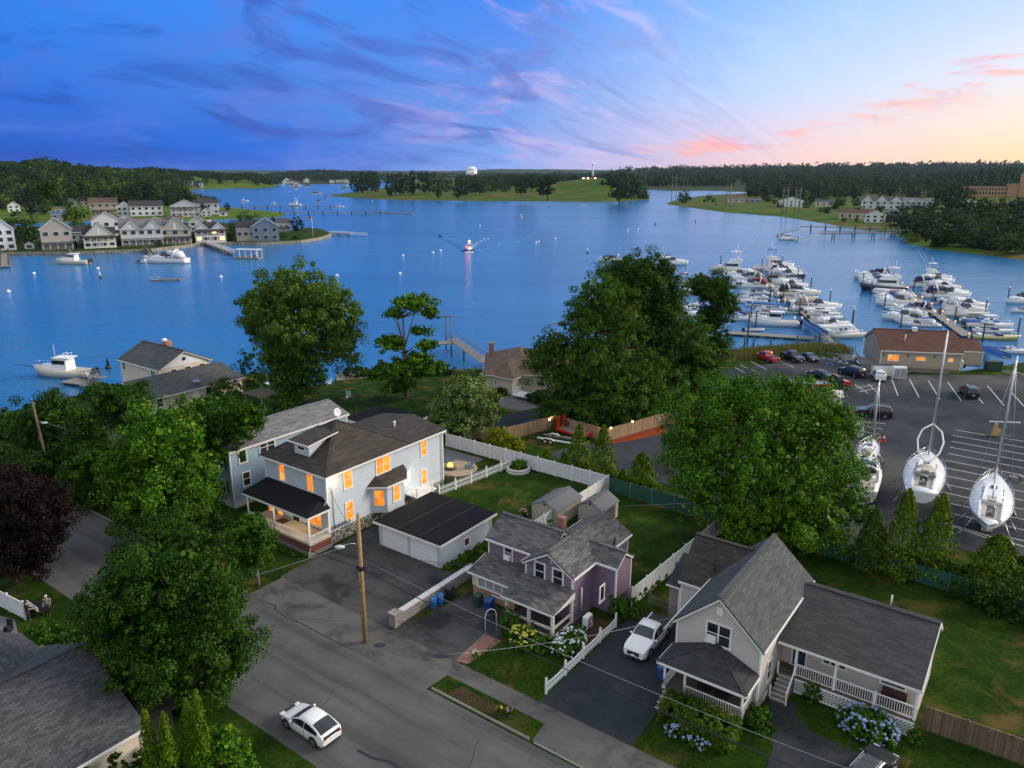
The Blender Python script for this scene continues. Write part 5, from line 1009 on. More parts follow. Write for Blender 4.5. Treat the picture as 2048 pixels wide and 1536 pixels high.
def car(label, p, rz, pm, L=4.6, Wd=1.8, Ht=1.48, kind='hatch', group=None, name='parked_car', cat='car', roofm=None):
    t = thing(name, label, cat, p, rz, group); hl, hw = L/2, Wd/2; wr = {'suv':.38,'pickup':.41}.get(kind,.335); gz = wr*.55
    st, bl, (c1, c0), (r1, r0) = CARS[kind]; X = [a[0] for a in st]
    def half(x, o=0.):
        h = float(np.interp(x, X, [a[1] for a in st]))*Ht; w = float(np.interp(x, X, [a[2] for a in st]))*hw+o; zb = min(h-.03, bl*Ht+.05*(-x)); zl = gz+(.14 if abs(x) > .93 else 0); k = max(0., (h-zb)/(Ht*(1-bl))); cw = w*(.955-.20*min(1,k)); h += o*.6; zg = zb+(h-zb)*.80
        return [(x*hl,w*.86,zl),(x*hl,w*.975,zl+.1),(x*hl,w,zl+(zb-zl)*.5),(x*hl,w*.965,zb),(x*hl,cw+(w*.965-cw)*.22,zg),(x*hl,cw*.93,h-.015),(x*hl,cw*.45,h+.02*min(1,k)+.012)]
    xs = sorted(set(X+[c1,c0,r1,r0])); rings = []
    for x in xs: q = half(x); rings.append(q+[(a,-b,c) for a, b, c in q[::-1]])
    part(t, 'body', MB().loft(rings, 0, True, True), pm); zb = bl*Ht; g0, g1, r0_, r1_ = c0*hl, c1*hl, r0*hl, r1*hl; rw = hw*.74; bz = zb
    def strip(x0, x1, idx, nm, mirror=True, sc=1.):
        m = MB(); n = 7; rows = []
        for i in range(n): q = half(x0+(x1-x0)*i/(n-1), .012); rows.append(q)
        if mirror: rr = [[q[5],q[6],(q[6][0],-q[6][1],q[6][2]),(q[5][0],-q[5][1],q[5][2])] for q in rows]; rr = [[(a,b*sc,c+.006) for a, b, c in r] for r in rr]; m.loft(rr, 0, False, True, False); part(t, nm, m, GLASSC)
        else:
            for sg in (1,-1): m = MB(); m.loft([[(q[3][0],sg*(q[3][1]+.002),q[3][2]+.03),(q[4][0],sg*(q[4][1]+.004),q[4][2])] for q in rows], 0, False, True, False); part(t, nm, m, GLASSC)
    strip(c1-.02, r1, 0, 'windscreen', True, .97); strip(r0, c0+.03, 0, 'rear_window', True, .95); a_ = c1-.10; b_ = (c0+.16) if kind != 'pickup' else c0+.03; mid = (a_+b_)/2+.02
    strip(a_, mid+.012, 0, 'side_window', False); strip(mid-.012, b_, 0, 'side_window', False); r0, r1 = r0_, r1_
    wx = (-.60*hl, .62*hl)
    for x in wx:
        for sg in (-1,1):
            y = sg*(hw-.10); w_ = thing_part(t, 'wheel', MB().tube((x,y-.11,wr),(x,y+.11,wr),wr,n=16), BLACK); part(w_, 'rim', MB().tube((x,y+sg*.10,wr),(x,y+sg*.125,wr),wr*.62,n=10), RIM)
            part(t, 'wheel_arch', MB().tube((x,sg*(hw-.03),wr+.02),(x,sg*(hw+.004),wr+.02),wr*1.22,n=16), DARK)
    zf = bz*.70
    for sg in (-1,1):
        part(t, 'headlight', MB().box(hl*.90,hl*.985,sg*hw*.66-.17,sg*hw*.66+.17,bz*.64,bz*.78), HEAD)
        part(t, 'tail_light', MB().box(-hl*.995,-hl*.95,sg*hw*.66-.16,sg*hw*.66+.16,bz*.66,bz*.86), RED)
        part(t, 'mirror', MB().ball((g1-.25,sg*(hw+.08),zb+.06), .1,.13,.08,8,5), pm)
        dl = MB()
        for x in (mid*hl, a_*hl-.02, max(b_*hl+.1,-.45*hl)): dl.box(x-.01,x+.01,sg*hw*.985-.004,sg*hw*1.0+.006,gz+.2,zb-.12)
        part(t, 'door_seam', dl, DARK)
    part(t, 'bumper', MB().box(hl*.93,hl*1.005,-hw*.62,hw*.62,gz+.05,gz+.22).box(-hl*1.005,-hl*.95,-hw*.7,hw*.7,gz+.02,gz+.18), DARK if kind != 'pickup' else CHROME); part(t, 'grille', MB().box(hl*.94,hl*1.008,-hw*.5,hw*.5,bz*.48,bz*.74), DARK)
    part(t, 'number_plate', MB().box(-hl*1.01,-hl*.99,-.16,.16,.62,.76) if kind != 'pickup' else MB().box(hl*1.003,hl*1.012,-.16,.16,.5,.64), VINYL)
    if kind == 'pickup': part(t, 'truck_bed', MB().box(-hl*.96,g0-.12,-hw*.80,hw*.80,bz-.2,bz+.0), DARK); part(t, 'tailgate_rail', MB().box(-hl*.985,g0-.05,hw*.84,hw*.93,bz-.04,bz+.04).box(-hl*.985,g0-.05,-hw*.93,-hw*.84,bz-.04,bz+.04), pm)
    if kind == 'suv': part(t, 'roof_rail', MB().beam((r0+.2,rw*.8,Ht+.06),(r1-.2,rw*.8,Ht+.06),.05,.04).beam((r0+.2,-rw*.8,Ht+.06),(r1-.2,-rw*.8,Ht+.06),.05,.04), METAL)
    if kind == 'hatch': part(t, 'tail_panel', MB().box(-hl*.998,-hl*.93,-hw*.72,hw*.72,bz*.86,bz*1.02), GLASSC); part(t, 'spoiler', MB().beam((-.955*hl,-hw*.72,bz*1.09),(-.955*hl,hw*.72,bz*1.09),.1,.035), pm)
    return t
def thing_part(t, n, mb, m): return part(t, n, mb, m)
def facing(a, b): a, b = P(*a), P(*b); return math.atan2((b-a).y, (b-a).x), (a+b)/2   # rear pixel, front pixel
PW = paint('white_car_paint', (.76,.77,.77)); PBK = paint('black_car_paint', (.010,.011,.013)); PDB = paint('dark_blue_car_paint', (.014,.028,.045)); PRD = paint('red_car_paint', (.40,.008,.012)); PSI = paint('silver_car_paint', (.35,.37,.4)); PSL = paint('slate_car_paint', (.03,.045,.055))
car('white hatchback with dark rear glass parked at the roadside', W(4.35,-9.0,.01), R(180)-PH+R(-1), PW, 4.55, 1.8, 1.47, roofm=PW)
car('white pickup truck with a dark bed cover on the beige house drive', W(18.1,13.1,.015), R(-90)-PH+R(2), PW, 5.4, 1.95, 1.85, 'pickup', name='parked_pickup', cat='pickup truck')
q = S(1740,1530); car('dark grey car nosing onto the curved drive by the hydrangea', W(q[0]+.2,q[1]-1.2,.02), R(90)-PH-R(12), paint('charcoal_car_paint', (.02,.023,.026)), 4.6, 1.85, 1.55, 'suv')
for lb, a, b, pm, L, w_, h_, k, nm, ct in (
    ('red pickup truck at the edge of the marina car park', (1552,727), (1512,714), PRD, 5.6, 2.0, 1.85, 'pickup', 'parked_pickup', 'pickup truck'),
    ('black pickup truck parked facing away from the reeds', (1566,713), (1604,728), PBK, 5.8, 2.0, 1.9, 'pickup', 'parked_pickup', 'pickup truck'),
    ('dark grey sedan parked next to the black pickup', (1607,716), (1630,725), PSL, 4.6, 1.8, 1.42, 'sedan', 'parked_car', 'car'),
    ('dark blue saloon car behind the flatbed truck', (1658,760), (1619,750), PDB, 4.7, 1.8, 1.45, 'sedan', 'parked_car', 'car'),
    ('large black utility vehicle in front of the recovery truck', (1724,757), (1680,745), PBK, 4.9, 2.0, 1.85, 'suv', 'parked_car', 'car'),
    ('white estate car parked near the ice boxes', (1762,768), (1752,748), PW, 4.8, 1.9, 1.75, 'suv', 'parked_car', 'car'),
    ('long black utility vehicle parked broadside in the car park', (1786,837), (1708,828), PBK, 5.1, 2.0, 1.8, 'suv', 'parked_car', 'car'),
    ('black utility vehicle alone among the empty bays by the masts', (1948,801), (1926,782), PBK, 4.7, 1.95, 1.78, 'suv', 'parked_car', 'car'),
    ('silver car half hidden behind the bright maple', (1578,798), (1600,786), PW, 4.6, 1.8, 1.5, 'suv', 'parked_car', 'car'),
    ('silver car half hidden under the street trees', (125,962), (160,945), PSI, 4.6, 1.8, 1.45, 'sedan', 'parked_car', 'car')):
    rz, m_ = facing(a, b); car(lb, m_+Vector((0,0,.02)), rz, pm, L, w_, h_, k, name=nm, cat=ct)
# flatbed recovery truck
rz, m_ = facing((1592,780), (1700,778)); t = thing('recovery_truck', 'red and black flatbed recovery truck with empty silver deck', 'truck', m_+Vector((0,0,.02)), rz)
part(t, 'chassis', MB().box(-4.2,4.0,-.5,.5,.55,.85), DARK); dk = part(t, 'deck', MB().box(-4.6,1.2,-1.2,1.2,1.05,1.2), plain('deck_steel', (.33,.34,.36), .4, .6)); part(dk, 'side_rail', MB().box(-4.6,1.2,-1.25,-1.2,.95,1.3).box(-4.6,1.2,1.2,1.25,.95,1.3), PRD)
part(t, 'cab', MB().loft([[(1.5,-1.1,.7),(3.0,-1.1,.7),(3.0,1.1,.7),(1.5,1.1,.7)], [(1.5,-1.1,1.7),(3.0,-1.1,1.7),(3.0,1.1,1.7),(1.5,1.1,1.7)], [(1.6,-.95,2.45),(2.5,-.95,2.45),(2.5,.95,2.45),(1.6,.95,2.45)]]), PBK)
part(t, 'window', MB().beam((2.98,-.0,1.72),(2.56,0,2.38),1.7,.05,up=(1,0,.6)).box(1.75,2.45,-1.115,-1.02,1.75,2.3).box(1.75,2.45,1.02,1.115,1.75,2.3), GLASSC); part(t, 'bonnet', MB().loft([[(3.0,-.9,.8),(4.5,-.8,.8),(4.5,.8,.8),(3.0,.9,.8)], [(3.0,-.9,1.65),(4.4,-.75,1.4),(4.4,.75,1.4),(3.0,.9,1.65)]]), PRD); part(t, 'light_bar', MB().box(1.7,2.0,-.8,.8,2.46,2.62), plain('amber', (.4,.15,.03), .4)); part(t, 'headboard', MB().box(1.25,1.35,-1.1,1.1,1.2,2.3), DARK)
for x in (-3.0,-2.0,3.7):
    for y in (-1.05,1.05): w_ = part(t, 'wheel', MB().tube((x,y-.15,.5),(x,y+.15,.5),.5,n=16), BLACK); part(w_, 'rim', MB().tube((x,y-.17,.5),(x,y+.17,.5),.28,n=10), CHROME)
# trailers
rz, m_ = facing((1160,893), (1085,880)); t = thing('boat_trailer', 'empty white and black twin-axle boat trailer on the grass', 'trailer', m_, rz+R(180))
fr = MB().beam((-3.2,-.9,.6),(2.0,-.9,.6),.14,.18).beam((-3.2,.9,.6),(2.0,.9,.6),.14,.18).beam((2.0,-.9,.6),(3.9,0,.55),.12,.16).beam((2.0,.9,.6),(3.9,0,.55),.12,.16)
part(t, 'frame', fr, VINYL); bk = MB()
for x in (-3,-1.6,-.2,1.2): bk.beam((x,-.9,.6),(x,.9,.6),.1,.12)
bk.beam((-3.2,-.4,.85),(1.5,-.3,.85),.12,.08).beam((-3.2,.4,.85),(1.5,.3,.85),.12,.08); part(t, 'bunk', bk, DARK)
for x in (-1.9,-1.05):
    for y in (-1.1,1.1): w_ = part(t, 'wheel', MB().tube((x,y-.1,.34),(x,y+.1,.34),.34,n=14), BLACK); part(w_, 'rim', MB().tube((x,y-.115,.34),(x,y+.115,.34),.17,n=10), WHITE)
for y in (-1.1,1.1): part(t, 'fender', MB().path([(-2.4,y,.5),(-1.9,y,.78),(-1.05,y,.78),(-.55,y,.5)], .09, 6), VINYL)
rz, m_ = facing((1180,882), (1112,860)); t = thing('equipment_trailer', 'bright red equipment trailer with raised ramps at the fence', 'trailer', m_, rz)
RP = paint('red_trailer_paint', (.55,.02,.012)); part(t, 'deck', MB().box(-2.6,2.2,-1.0,1.0,.6,.72), plain('deck_boards', (.22,.17,.12), .8)); part(t, 'frame', MB().box(-2.65,2.25,-1.1,-1.0,.5,.8).box(-2.65,2.25,1.0,1.1,.5,.8).beam((2.2,-.9,.55),(3.6,0,.5),.1,.14).beam((2.2,.9,.55),(3.6,0,.5),.1,.14).box(-2.65,-2.5,-1.0,1.0,.5,.8), RP)
for y in (-.65,.65): b_ = MB().beam((2.1,y-.28,.7),(2.3,y-.28,2.5),.06,.08).beam((2.1,y+.28,.7),(2.3,y+.28,2.5),.06,.08); [b_.beam((2.12+.03*k,y-.28,.9+.28*k),(2.12+.03*k,y+.28,.9+.28*k),.05,.05) for k in range(6)]; b_.box(2.13,2.2,y-.27,y+.27,.8,2.3); part(t, 'ramp', b_, RP)
for x in (-.9,.1):
    for y in (-1.15,1.15): part(t, 'wheel', MB().tube((x,y-.1,.32),(x,y+.1,.32),.32,n=12), BLACK)
# --- two people behind the white fence by the road
SKIN = plain('skin', (.42,.25,.17), .6)
def person(label, p, rz, shirt, trousers, cap, arm):
    """One skinned figure: pelvis, spine, neck, head; two legs and two arms; clothing as its own meshes."""
    t = thing('person', label, 'person', p, rz)
    V = [(0,0,.95),(0,0,1.18),(0,.01,1.42),(0,.02,1.54),(0,.03,1.66),(.10,0,.90),(.11,.01,.50),(.11,-.01,.08),(.11,.12,.04),(-.10,0,.90),(-.11,.01,.50),(-.11,-.01,.08),(-.11,.12,.04),(.2,.01,1.42),(.27,.0,1.14),(.25,arm*.5,1.0),(.24,arm*.62,.97),(-.2,.01,1.42),(-.27,.0,1.14),(-.25,arm*.5,1.02),(-.24,arm*.62,1.0),(0,.04,1.74)]
    E = [(0,1),(1,2),(2,3),(3,4),(0,5),(5,6),(6,7),(7,8),(0,9),(9,10),(10,11),(11,12),(2,13),(13,14),(14,15),(15,16),(2,17),(17,18),(18,19),(19,20),(4,21)]
    rad = [.145,.135,.15,.055,.10,.095,.065,.045,.04,.095,.065,.045,.04,.065,.048,.036,.035,.065,.048,.036,.035,.085]
    me = bpy.data.meshes.new('body'); me.from_pydata(V, E, []); o = link('body', me, t); sk = o.modifiers.new('skin', 'SKIN'); su = o.modifiers.new('smooth', 'SUBSURF'); su.levels = su.render_levels = 2
    for v, r_ in zip(me.skin_vertices[0].data, rad): v.radius = (r_, r_*.85)
    me.skin_vertices[0].data[0].use_root = True; me.materials.append(SKIN)
    part(t, 'shirt', MB().loft([[(.19*k*math.cos(a*.524),.145*k*math.sin(a*.524),z) for a in range(12)] for z, k in ((.93,.98),(1.15,.95),(1.35,1.08),(1.45,.9),(1.5,.45))], 0, False, True), shirt)
    for s_ in (1,-1):
        part(t, 'sleeve', MB().path([(.14*s_,.01,1.44),(.215*s_,.01,1.40),(.265*s_,0,1.2)], [.08,.085,.075], 8), shirt); part(t, 'trouser_leg', MB().path([(.09*s_,0,.98),(.105*s_,.01,.5),(.11*s_,0,.1)], [.13,.095,.08], 8), trousers)
    part(t, 'cap' if cap else 'hair', MB().ball((0,.03,1.72), .112,.125,.10,10,5,0,0,90).box(-.07,.07,.12,.22,1.72,1.735) if cap else MB().ball((0,.015,1.71), .112,.12,.11,10,5,0,-10,90), cap or plain('brown_hair', (.05,.03,.02), .8))
    for s_ in (1,-1):
        h_ = MB()
        for k in range(4): h_.path([(.24*s_+(k-1.5)*.018,arm*.62,.97),(.24*s_+(k-1.5)*.02,arm*.62+.05,.96),(.24*s_+(k-1.5)*.02,arm*.62+.07,.93)], [.009,.009,.006], 5)
        h_.path([(.21*s_,arm*.6,.97),(.19*s_,arm*.62+.03,.97)], [.011,.008], 5); part(t, 'fingers', h_, SKIN)
    return t
person('person in grey shirt and white cap behind the white fence', P(98,1228), R(200), plain('grey_shirt', (.2,.2,.21), .8), plain('dark_trousers', (.02,.02,.03), .8), plain('white_cap', (.6,.6,.58), .7), .5)
person('person in black shirt standing by the end of white fence', P(58,1240), R(-40), plain('black_shirt', (.012,.012,.014), .8), MC['dark_trousers'], None, .6)
a, b = S(-40,1192), S(52,1240); panel_fence('short white vinyl fence at the yard behind the people', [a, b], 1.6, MC['vinyl_panel'], 2.4, VINYL)
t = thing('handcart', 'black and white slatted cart between two people', 'cart', P(83,1225), -PH); part(t, 'tray', MB().box(-1.2,.9,-.5,.5,.5,.6), DARK); part(t, 'slatted_side', MB().beam((-1.2,-.52,.95),(.9,-.52,.95),.05,.12).beam((-1.2,-.52,.7),(.9,-.52,.7),.05,.08), VINYL)
for x in (-.7,.4): part(t, 'wheel', MB().tube((x,-.6,.3),(x,-.5,.3),.3), BLACK)
sheet('patio', [S(*q) for q in ((-60,1215),(30,1240),(45,1310),(-60,1340))], .02, GRAVEL)
for i, q in enumerate(((18,1262),(10,1300),(30,1290))): single('patio_table' if i else 'patio_chair', ('black metal patio chair on pavers near the white fence','dark round patio table on the pavers','grey covered grill on the pavers near the hedge')[i], ('chair','table','table')[i], MB().lathe([(.5,.68),(.5,.72),(.01,.72)], n=14).tube((0,0,0),(0,0,.68),.05).lathe([(.3,0),(.3,.03)], n=10) if i else MB().box(-.25,.25,-.25,.25,.42,.46).box(-.25,.25,.22,.25,.46,.95).box(-.25,-.21,-.25,.25,0,.42).box(.21,.25,-.25,.25,0,.42), DARK, p=P(*q))
# ------------------------------------------------------------------ near trees, from the photograph's crowns at the distance of their trunks
def ptree(label, base, specs, n, pr, per, ls, lm, r=.25, **k):
    return tree(label, base, px_lobes(base, specs), n, pr, per, ls, lm, r, **k)
ptree('big dark green maple beside the road in front of the weathered roof', W(-5.2,-13.2), [(335,1130,105,80),(250,1180,80,75,-1),(420,1180,75,75,-1),(330,1215,150,95,0,120),(220,1240,70,60,-1),(440,1270,70,75,1),(345,1290,130,90,-1,120),(430,1345,62,60,-1),(300,1330,95,60,-2)], 300, .95, 64, .155, L_MAPLE1, .38, flat=.95, inner=.55)
ptree('bright green maple by the street behind the darker maple', W(-31,1.0), [(330,880,90,80),(280,950,70,75,-1),(375,945,70,80,1),(330,990,105,75,-1),(260,1010,45,50,0),(395,1020,50,55,-1)], 210, 1.05, 56, .21, L_BRIGHT, .32, flat=1.0, inner=.55)
ptree('slender tree with a forked pale trunk by blue house', W(-32.4,8.0), [(455,845,62,52),(420,820,40,35,1),(495,830,28,30,-1),(430,890,45,40,0),(405,860,30,30)], 100, .8, 46, .2, L_MAPLE, .17, bark=BARKP)
ptree('small street tree with slim grey trunk before the porch', W(-14.2,.3), [(495,1060,42,34),(470,1085,32,30,-.5),(525,1085,28,32,.5),(498,1105,42,28)], 90, .6, 44, .15, L_MAPLE, .12, bark=BARKP, flat=.9)
ptree('copper beech with almost black purple leaves', W(-32.5,-12.5), [(50,1010,78,60),(15,980,55,50,2),(92,1045,46,52,-1),(35,1080,70,52,-1),(108,1000,26,26,0),(65,1120,42,26)], 190, .95, 52, .17, L_BEECH, .3, flat=.8)
ptree('light green tree over the street between pole and maple', W(-40.5,1.5), [(195,920,52,36),(160,950,34,36),(215,960,36,40),(185,985,38,25)], 100, .95, 44, .22, L_MAPLE, .18)
ptree('flat-topped tree on two bare trunks by the shore wing', P(248,1012), [(235,790,52,22),(200,785,30,18),(265,800,30,24),(222,825,30,18),(250,845,20,16)], 90, .9, 42, .22, L_DARK, .2, bark=BARKP, split=.6) if 0 else ptree('flat-topped tree on two bare trunks by the shore wing', P(248,1012), [(235,790,52,22),(200,785,30,18),(265,800,30,24),(222,825,30,18),(250,845,20,16)], 90, .9, 42, .22, L_DARK, .2, bark=BARKP)
for x, y, lo, lb in ((95,935,[(100,830,50,52),(70,870,45,50),(140,880,48,60),(110,930,70,40)],'dark evergreen clump of trees beside the leaning pole'),(30,900,[(30,850,50,28),(0,880,40,40),(55,890,36,34)],'low dark tree at the shore beyond the leaning pole'),(150,985,[(150,900,34,45),(185,850,30,40),(130,950,44,30)],'dark shrubby tree between leaning pole and flat-topped tree'),(-10,990,[(-5,930,40,50),(25,960,34,34)],'dark tree by the house at edge of view'),(100,1000,[(70,940,45,40),(120,975,50,34),(60,985,50,28)],'low dark tree under the leaning pole')):
    ptree(lb, P(x,y), lo, 110, 1.0, 44, .24, L_DARK, .16, flat=.8)
ptree('tall broad silvery green willow at the shore', P(600,800), [(590,570,62,48),(545,600,58,45,2),(650,595,55,40,-1),(600,640,105,50),(690,640,42,48,0),(520,640,42,38,1),(560,690,60,45),(660,690,55,42,1),(690,690,30,38),(500,610,25,30)], 250, 1.25, 52, .25, L_GREY, .5, flat=.9, inner=.6)
ptree('pale-barked birch standing before the silvery willow', P(596,812), [(590,700,44,38),(570,740,44,42),(620,745,38,40),(585,785,40,25),(545,710,24,30)], 120, 1.0, 42, .2, L_MAPLE, .2, bark=BARKP)
ptree('open-crowned catalpa with visible branches at the shore', P(812,797), [(825,605,50,17),(790,625,22,12),(860,625,22,14),(855,690,28,14),(780,685,40,16),(815,735,55,22),(765,740,28,18),(865,735,28,18),(835,715,30,14),(800,770,40,16),(840,660,22,10)], 105, .85, 34, .27, L_BRIGHT, .32, bark=ground('tan_bark', [(.3,(.14,.09,.055)),(.7,(.3,.2,.13))], 1., 6.), flat=.55, nl=14)
ptree('round tree covered in pale blossom behind the grey house', P(930,872), [(930,780,42,34),(900,815,38,40),(965,815,36,42),(930,840,58,32),(955,785,28,28)], 190, .8, 50, .18, L_BLOSSOM, .2, inner=.7)
LOC = P(1215,838)
ptree('tall feathery locust in front of the tall tree group', LOC, [(1205,590,60,58),(1175,640,58,50),(1240,650,52,60,1),(1190,710,70,52,-1),(1110,690,48,34,0),(1080,720,34,30,0),(1130,760,60,45,-1),(1220,770,80,55,-2),(1160,810,70,35,-2),(1290,760,55,60,1),(1265,810,60,32,0)], 330, 1.25, 52, .22, L_LOCUST, .42, bark=MC['tan_bark'], flat=.6, inner=.55, nl=16)
ptree('very dark dense tall tree behind the feathery locust', P(1290,800), [(1285,560,65,55),(1240,560,40,40),(1320,590,48,55),(1300,650,65,70),(1260,640,50,60)], 240, 1.3, 52, .27, L_DARK, .45, flat=.9, inner=.6)
ptree('tall thin locust at the water edge of the car park', P(1425,762), [(1430,580,44,36),(1400,570,28,26),(1455,610,26,28),(1420,640,36,34),(1435,690,34,26)], 130, 1.15, 40, .23, L_DARK, .28, bark=MC['tan_bark'], flat=.55, inner=.5)
ptree('broad dark locust at the corner of the car park', P(1385,790), [(1370,670,50,40),(1330,700,45,40),(1400,720,50,36),(1360,750,70,38),(1420,750,32,24)], 200, 1.2, 46, .23, L_LOCUST, .3, flat=.55)
ptree('largest bright green maple in the beige house back yard', W(19.5,36.5), [(1540,815,150,52,1),(1400,830,75,65,2),(1480,790,70,42,3),(1590,800,60,50,0),(1660,850,58,58,-1),(1380,920,62,55,0),(1510,900,165,85,-1),(1640,940,95,80,-1),(1440,990,90,60,-1),(1570,1020,130,65,-2),(1690,1010,60,60,-1),(1500,1050,80,36,-2),(1620,1070,70,40,-2),(1350,880,32,30,1)], 430, 1.05, 62, .18, L_BRIGHT, .42, flat=1.1, inner=.62)
ptree('leafy sapling at the bottom edge of the view', W(2.8,-14.6), [(430,1490,52,24),(400,1510,40,26),(470,1500,30,22),(450,1460,14,20),(480,1530,30,20)], 80, .45, 34, .13, L_BRIGHT, .06)
# conifers and clipped evergreens
for lb, x, y, top, hw, lm in (('pointed arborvitae behind the white fence, nearer the trailer', 1157,930,848,27,L_ARBOR),('pointed arborvitae behind the white fence, nearer the lot', 1205,948,848,28,L_ARBOR),('rounded arborvitae beside the green mesh fence', 1283,978,905,31,L_ARBOR),('tiny arborvitae behind the vinyl fence by the trailer', 1093,920,897,9,L_ARBOR),('tiny arborvitae behind the vinyl fence near the pointed pair', 1127,930,903,9,L_ARBOR),('tiny arborvitae beside the rounded arborvitae', 1246,960,938,10,L_ARBOR),
        ('tall arborvitae under the stern of the sailboat, nearer the maple', 1795,1148,975,40,L_ARBOR),('tall arborvitae under the stern of the sailboat, nearer the masts', 1862,1152,985,44,L_ARBOR),('broad arborvitae below the pointed sailboat', 1983,1178,1070,52,L_ARBOR),('arborvitae at the edge of view beside the boat yard', 2050,1185,1098,44,L_ARBOR),('dark arborvitae between maple and boat yard', 1738,1135,1015,38,L_LOCUST)):
    b = P(x,y); k = (b.y*CT-(0-H)*ST)/F; X, Y, Z = ray(x, top); h = H+Z*(b.y/Y)
    conifer(lb, b, h, hw*k*1.12, lm, int(1200+60*hw), .15 if hw < 60 else .2, .55 if 'round' in lb or 'broad' in lb else .72)
for lb, s, d, h in (('slim golden arborvitae nearest the weathered roof', 1.0,-17.9,5.9),('slim golden arborvitae second from the roof', 1.9,-17.3,5.8),('slim golden arborvitae third from the roof', 1.9,-15.9,5.8),('tallest slim golden arborvitae next to sapling', 2.7,-15.6,6.6)):
    conifer(lb, W(s,d), h, .62, L_ARBOR, 3000, .09, .5)
# shrubs, hedges, flowers
bush('golden green shrub behind the white vinyl fence, larger', P(995,892), 1.6,1.6,2.7, L_YELLOW, 70, 30, .15); bush('golden green shrub behind the white vinyl fence, smaller', P(1028,905), 1.35,1.35,2.2, L_YELLOW, 60, 28, .15)
HYB = plain('blue_hydrangea', (.20,.29,.46), .7, var=.25); HYW = plain('pale_hydrangea', (.5,.56,.6), .7, var=.2); YEL = plain('yellow_flower', (.50,.48,.05), .7, var=.2); PINK = plain('pink_flower', (.5,.22,.25), .7)
bush('large blue hydrangea bush against the white lattice', W(34.3,12.9), 1.75,1.2,1.45, L_SHRUB, 90, 26, .12, 'hydrangea', 'shrub', None, -PH, False, (190,.11,HYB,.05,.8))
t = bush('pale blue hydrangea inside the curved picket fence', W(13.4,8.9), 1.1,1.7,1.2, L_SHRUB, 80, 24, .11, 'hydrangea', 'shrub', None, -PH, False, (90,.10,HYW,.1,.95))
bush('shrub of yellow roses beside the purple house porch', W(10.2,7.3), 1.25,1.0,1.3, L_SHRUB, 70, 22, .11, 'rose_bush', 'shrub', None, -PH, False, (85,.10,YEL,.25,1.))
bush('green shrub beside porch steps of the purple house', W(8.3,7.9), .9,.9,1.9, L_SHRUB, 55, 22, .11); bush('low green shrub between the yellow roses and porch post', W(11.9,7.6), .8,.7,1.1, L_SHRUB, 45, 20, .11)
bush('dark shrub at the corner of the purple house', W(14.4,15.2), .75,1.0,1.9, L_SHRUB, 60, 22, .12); bush('low dark shrub at the near end of the white vinyl fence', W(15.3,16.4), .6,1.2,1.0, L_SHRUB, 45, 20, .11)
bush('large clipped hedge in front of the beige porch', W(25.2,6.35), 2.35,.95,1.55, leaf('clipped_hedge_leaves', (.020,.055,.005), (.06,.12,.010), (.13,.20,.02)), 460, 60, .075, 'hedge', 'hedge', None, -PH, True); bush('blue hydrangea along the foot of the clipped hedge', W(25.0,5.0), 1.5,.5,.75, L_SHRUB, 45, 22, .10, 'hydrangea', 'shrub', None, -PH, False, (60,.10,HYB,.1,.9))
bush('rounded shrub at the corner of the beige porch', W(28.4,9.0), .8,1.0,1.4, L_SHRUB, 60, 26, .11); bush('climbing plant on the white lattice by the steps', W(30.4,13.7), .6,.35,1.6, L_SHRUB, 50, 20, .11); bush('small green plant at the end of the white lattice', W(37.0,13.6), .5,.4,.9, L_SHRUB, 30, 18, .1)
for i in range(7): bush('low leafy hosta along the grey garage wall', W(-2.3+.1*rnd.random(), 12.6+1.05*i), .5,.45,.55, L_BRIGHT, 22, 16, .11, 'hosta', 'plant', 'hostas along the garage wall')
for i in range(9): bush('low leafy plant at the foot of the grey porch', W(-22+.75*i, 5.7), .4,.35,.45, L_SHRUB, 18, 14, .1, 'border_plant', 'plant', 'plants along the grey porch')
bush('tall leafy plants between the vinyl fence and chimney', W(5.0,23.6), 2.3,1.8,1.5, L_SHRUB, 110, 26, .13); bush('pointed small cypress by the chimney', W(2.6,22.5), .5,.5,2.4, L_SHRUB, 40, 24, .1)
bush('grassy plants in the round white planter', W(-11.2,36.1,.5), .9,.9,.9, L_BRIGHT, 40, 18, .12); bush('pink flowering shrub beside the first shed', W(-2.8,25.4), .6,.6,1.1, L_SHRUB, 30, 18, .1, 'flowering_shrub', 'shrub', None, 0, False, (25,.08,PINK,.3,1.))
bush('green garden bed along the white fence of the purple yard', W(14.2,24), .7,6.5,1.0, L_SHRUB, 150, 24, .12, rz=-PH); bush('ivy tangle over the green mesh fence', W(35,37.3), 8.5,1.3,2.3, L_DARK, 330, 36, .13, 'ivy_hedge', 'hedge', None, -PH); bush('ivy covering the green mesh by the boat yard', W(44,35.0), 7,1.7,2.6, L_DARK, 330, 40, .12, 'ivy_hedge', 'hedge', None, -PH)
bush('dark hedge under the eave of the weathered roof', W(-.6,-20.5), .7,4.0,2.5, L_DARK, 170, 34, .11, 'hedge', 'hedge', None, -PH); bush('hedge along the yard beside the people', P(115,1290), 2.6,1.2,1.8, L_SHRUB, 120, 28, .13, 'hedge', 'hedge'); bush('dark hedge in the shade under the big maple', W(-6.5,-12.6), 3.2,.9,1.5, L_DARK, 120, 26, .13, 'hedge', 'hedge', None, -PH); bush('dark shrubs between the big maple and weathered roof', W(-9.5,-14.5), 3.0,1.0,2.4, L_DARK, 120, 26, .13, 'hedge', 'hedge', None, -PH)
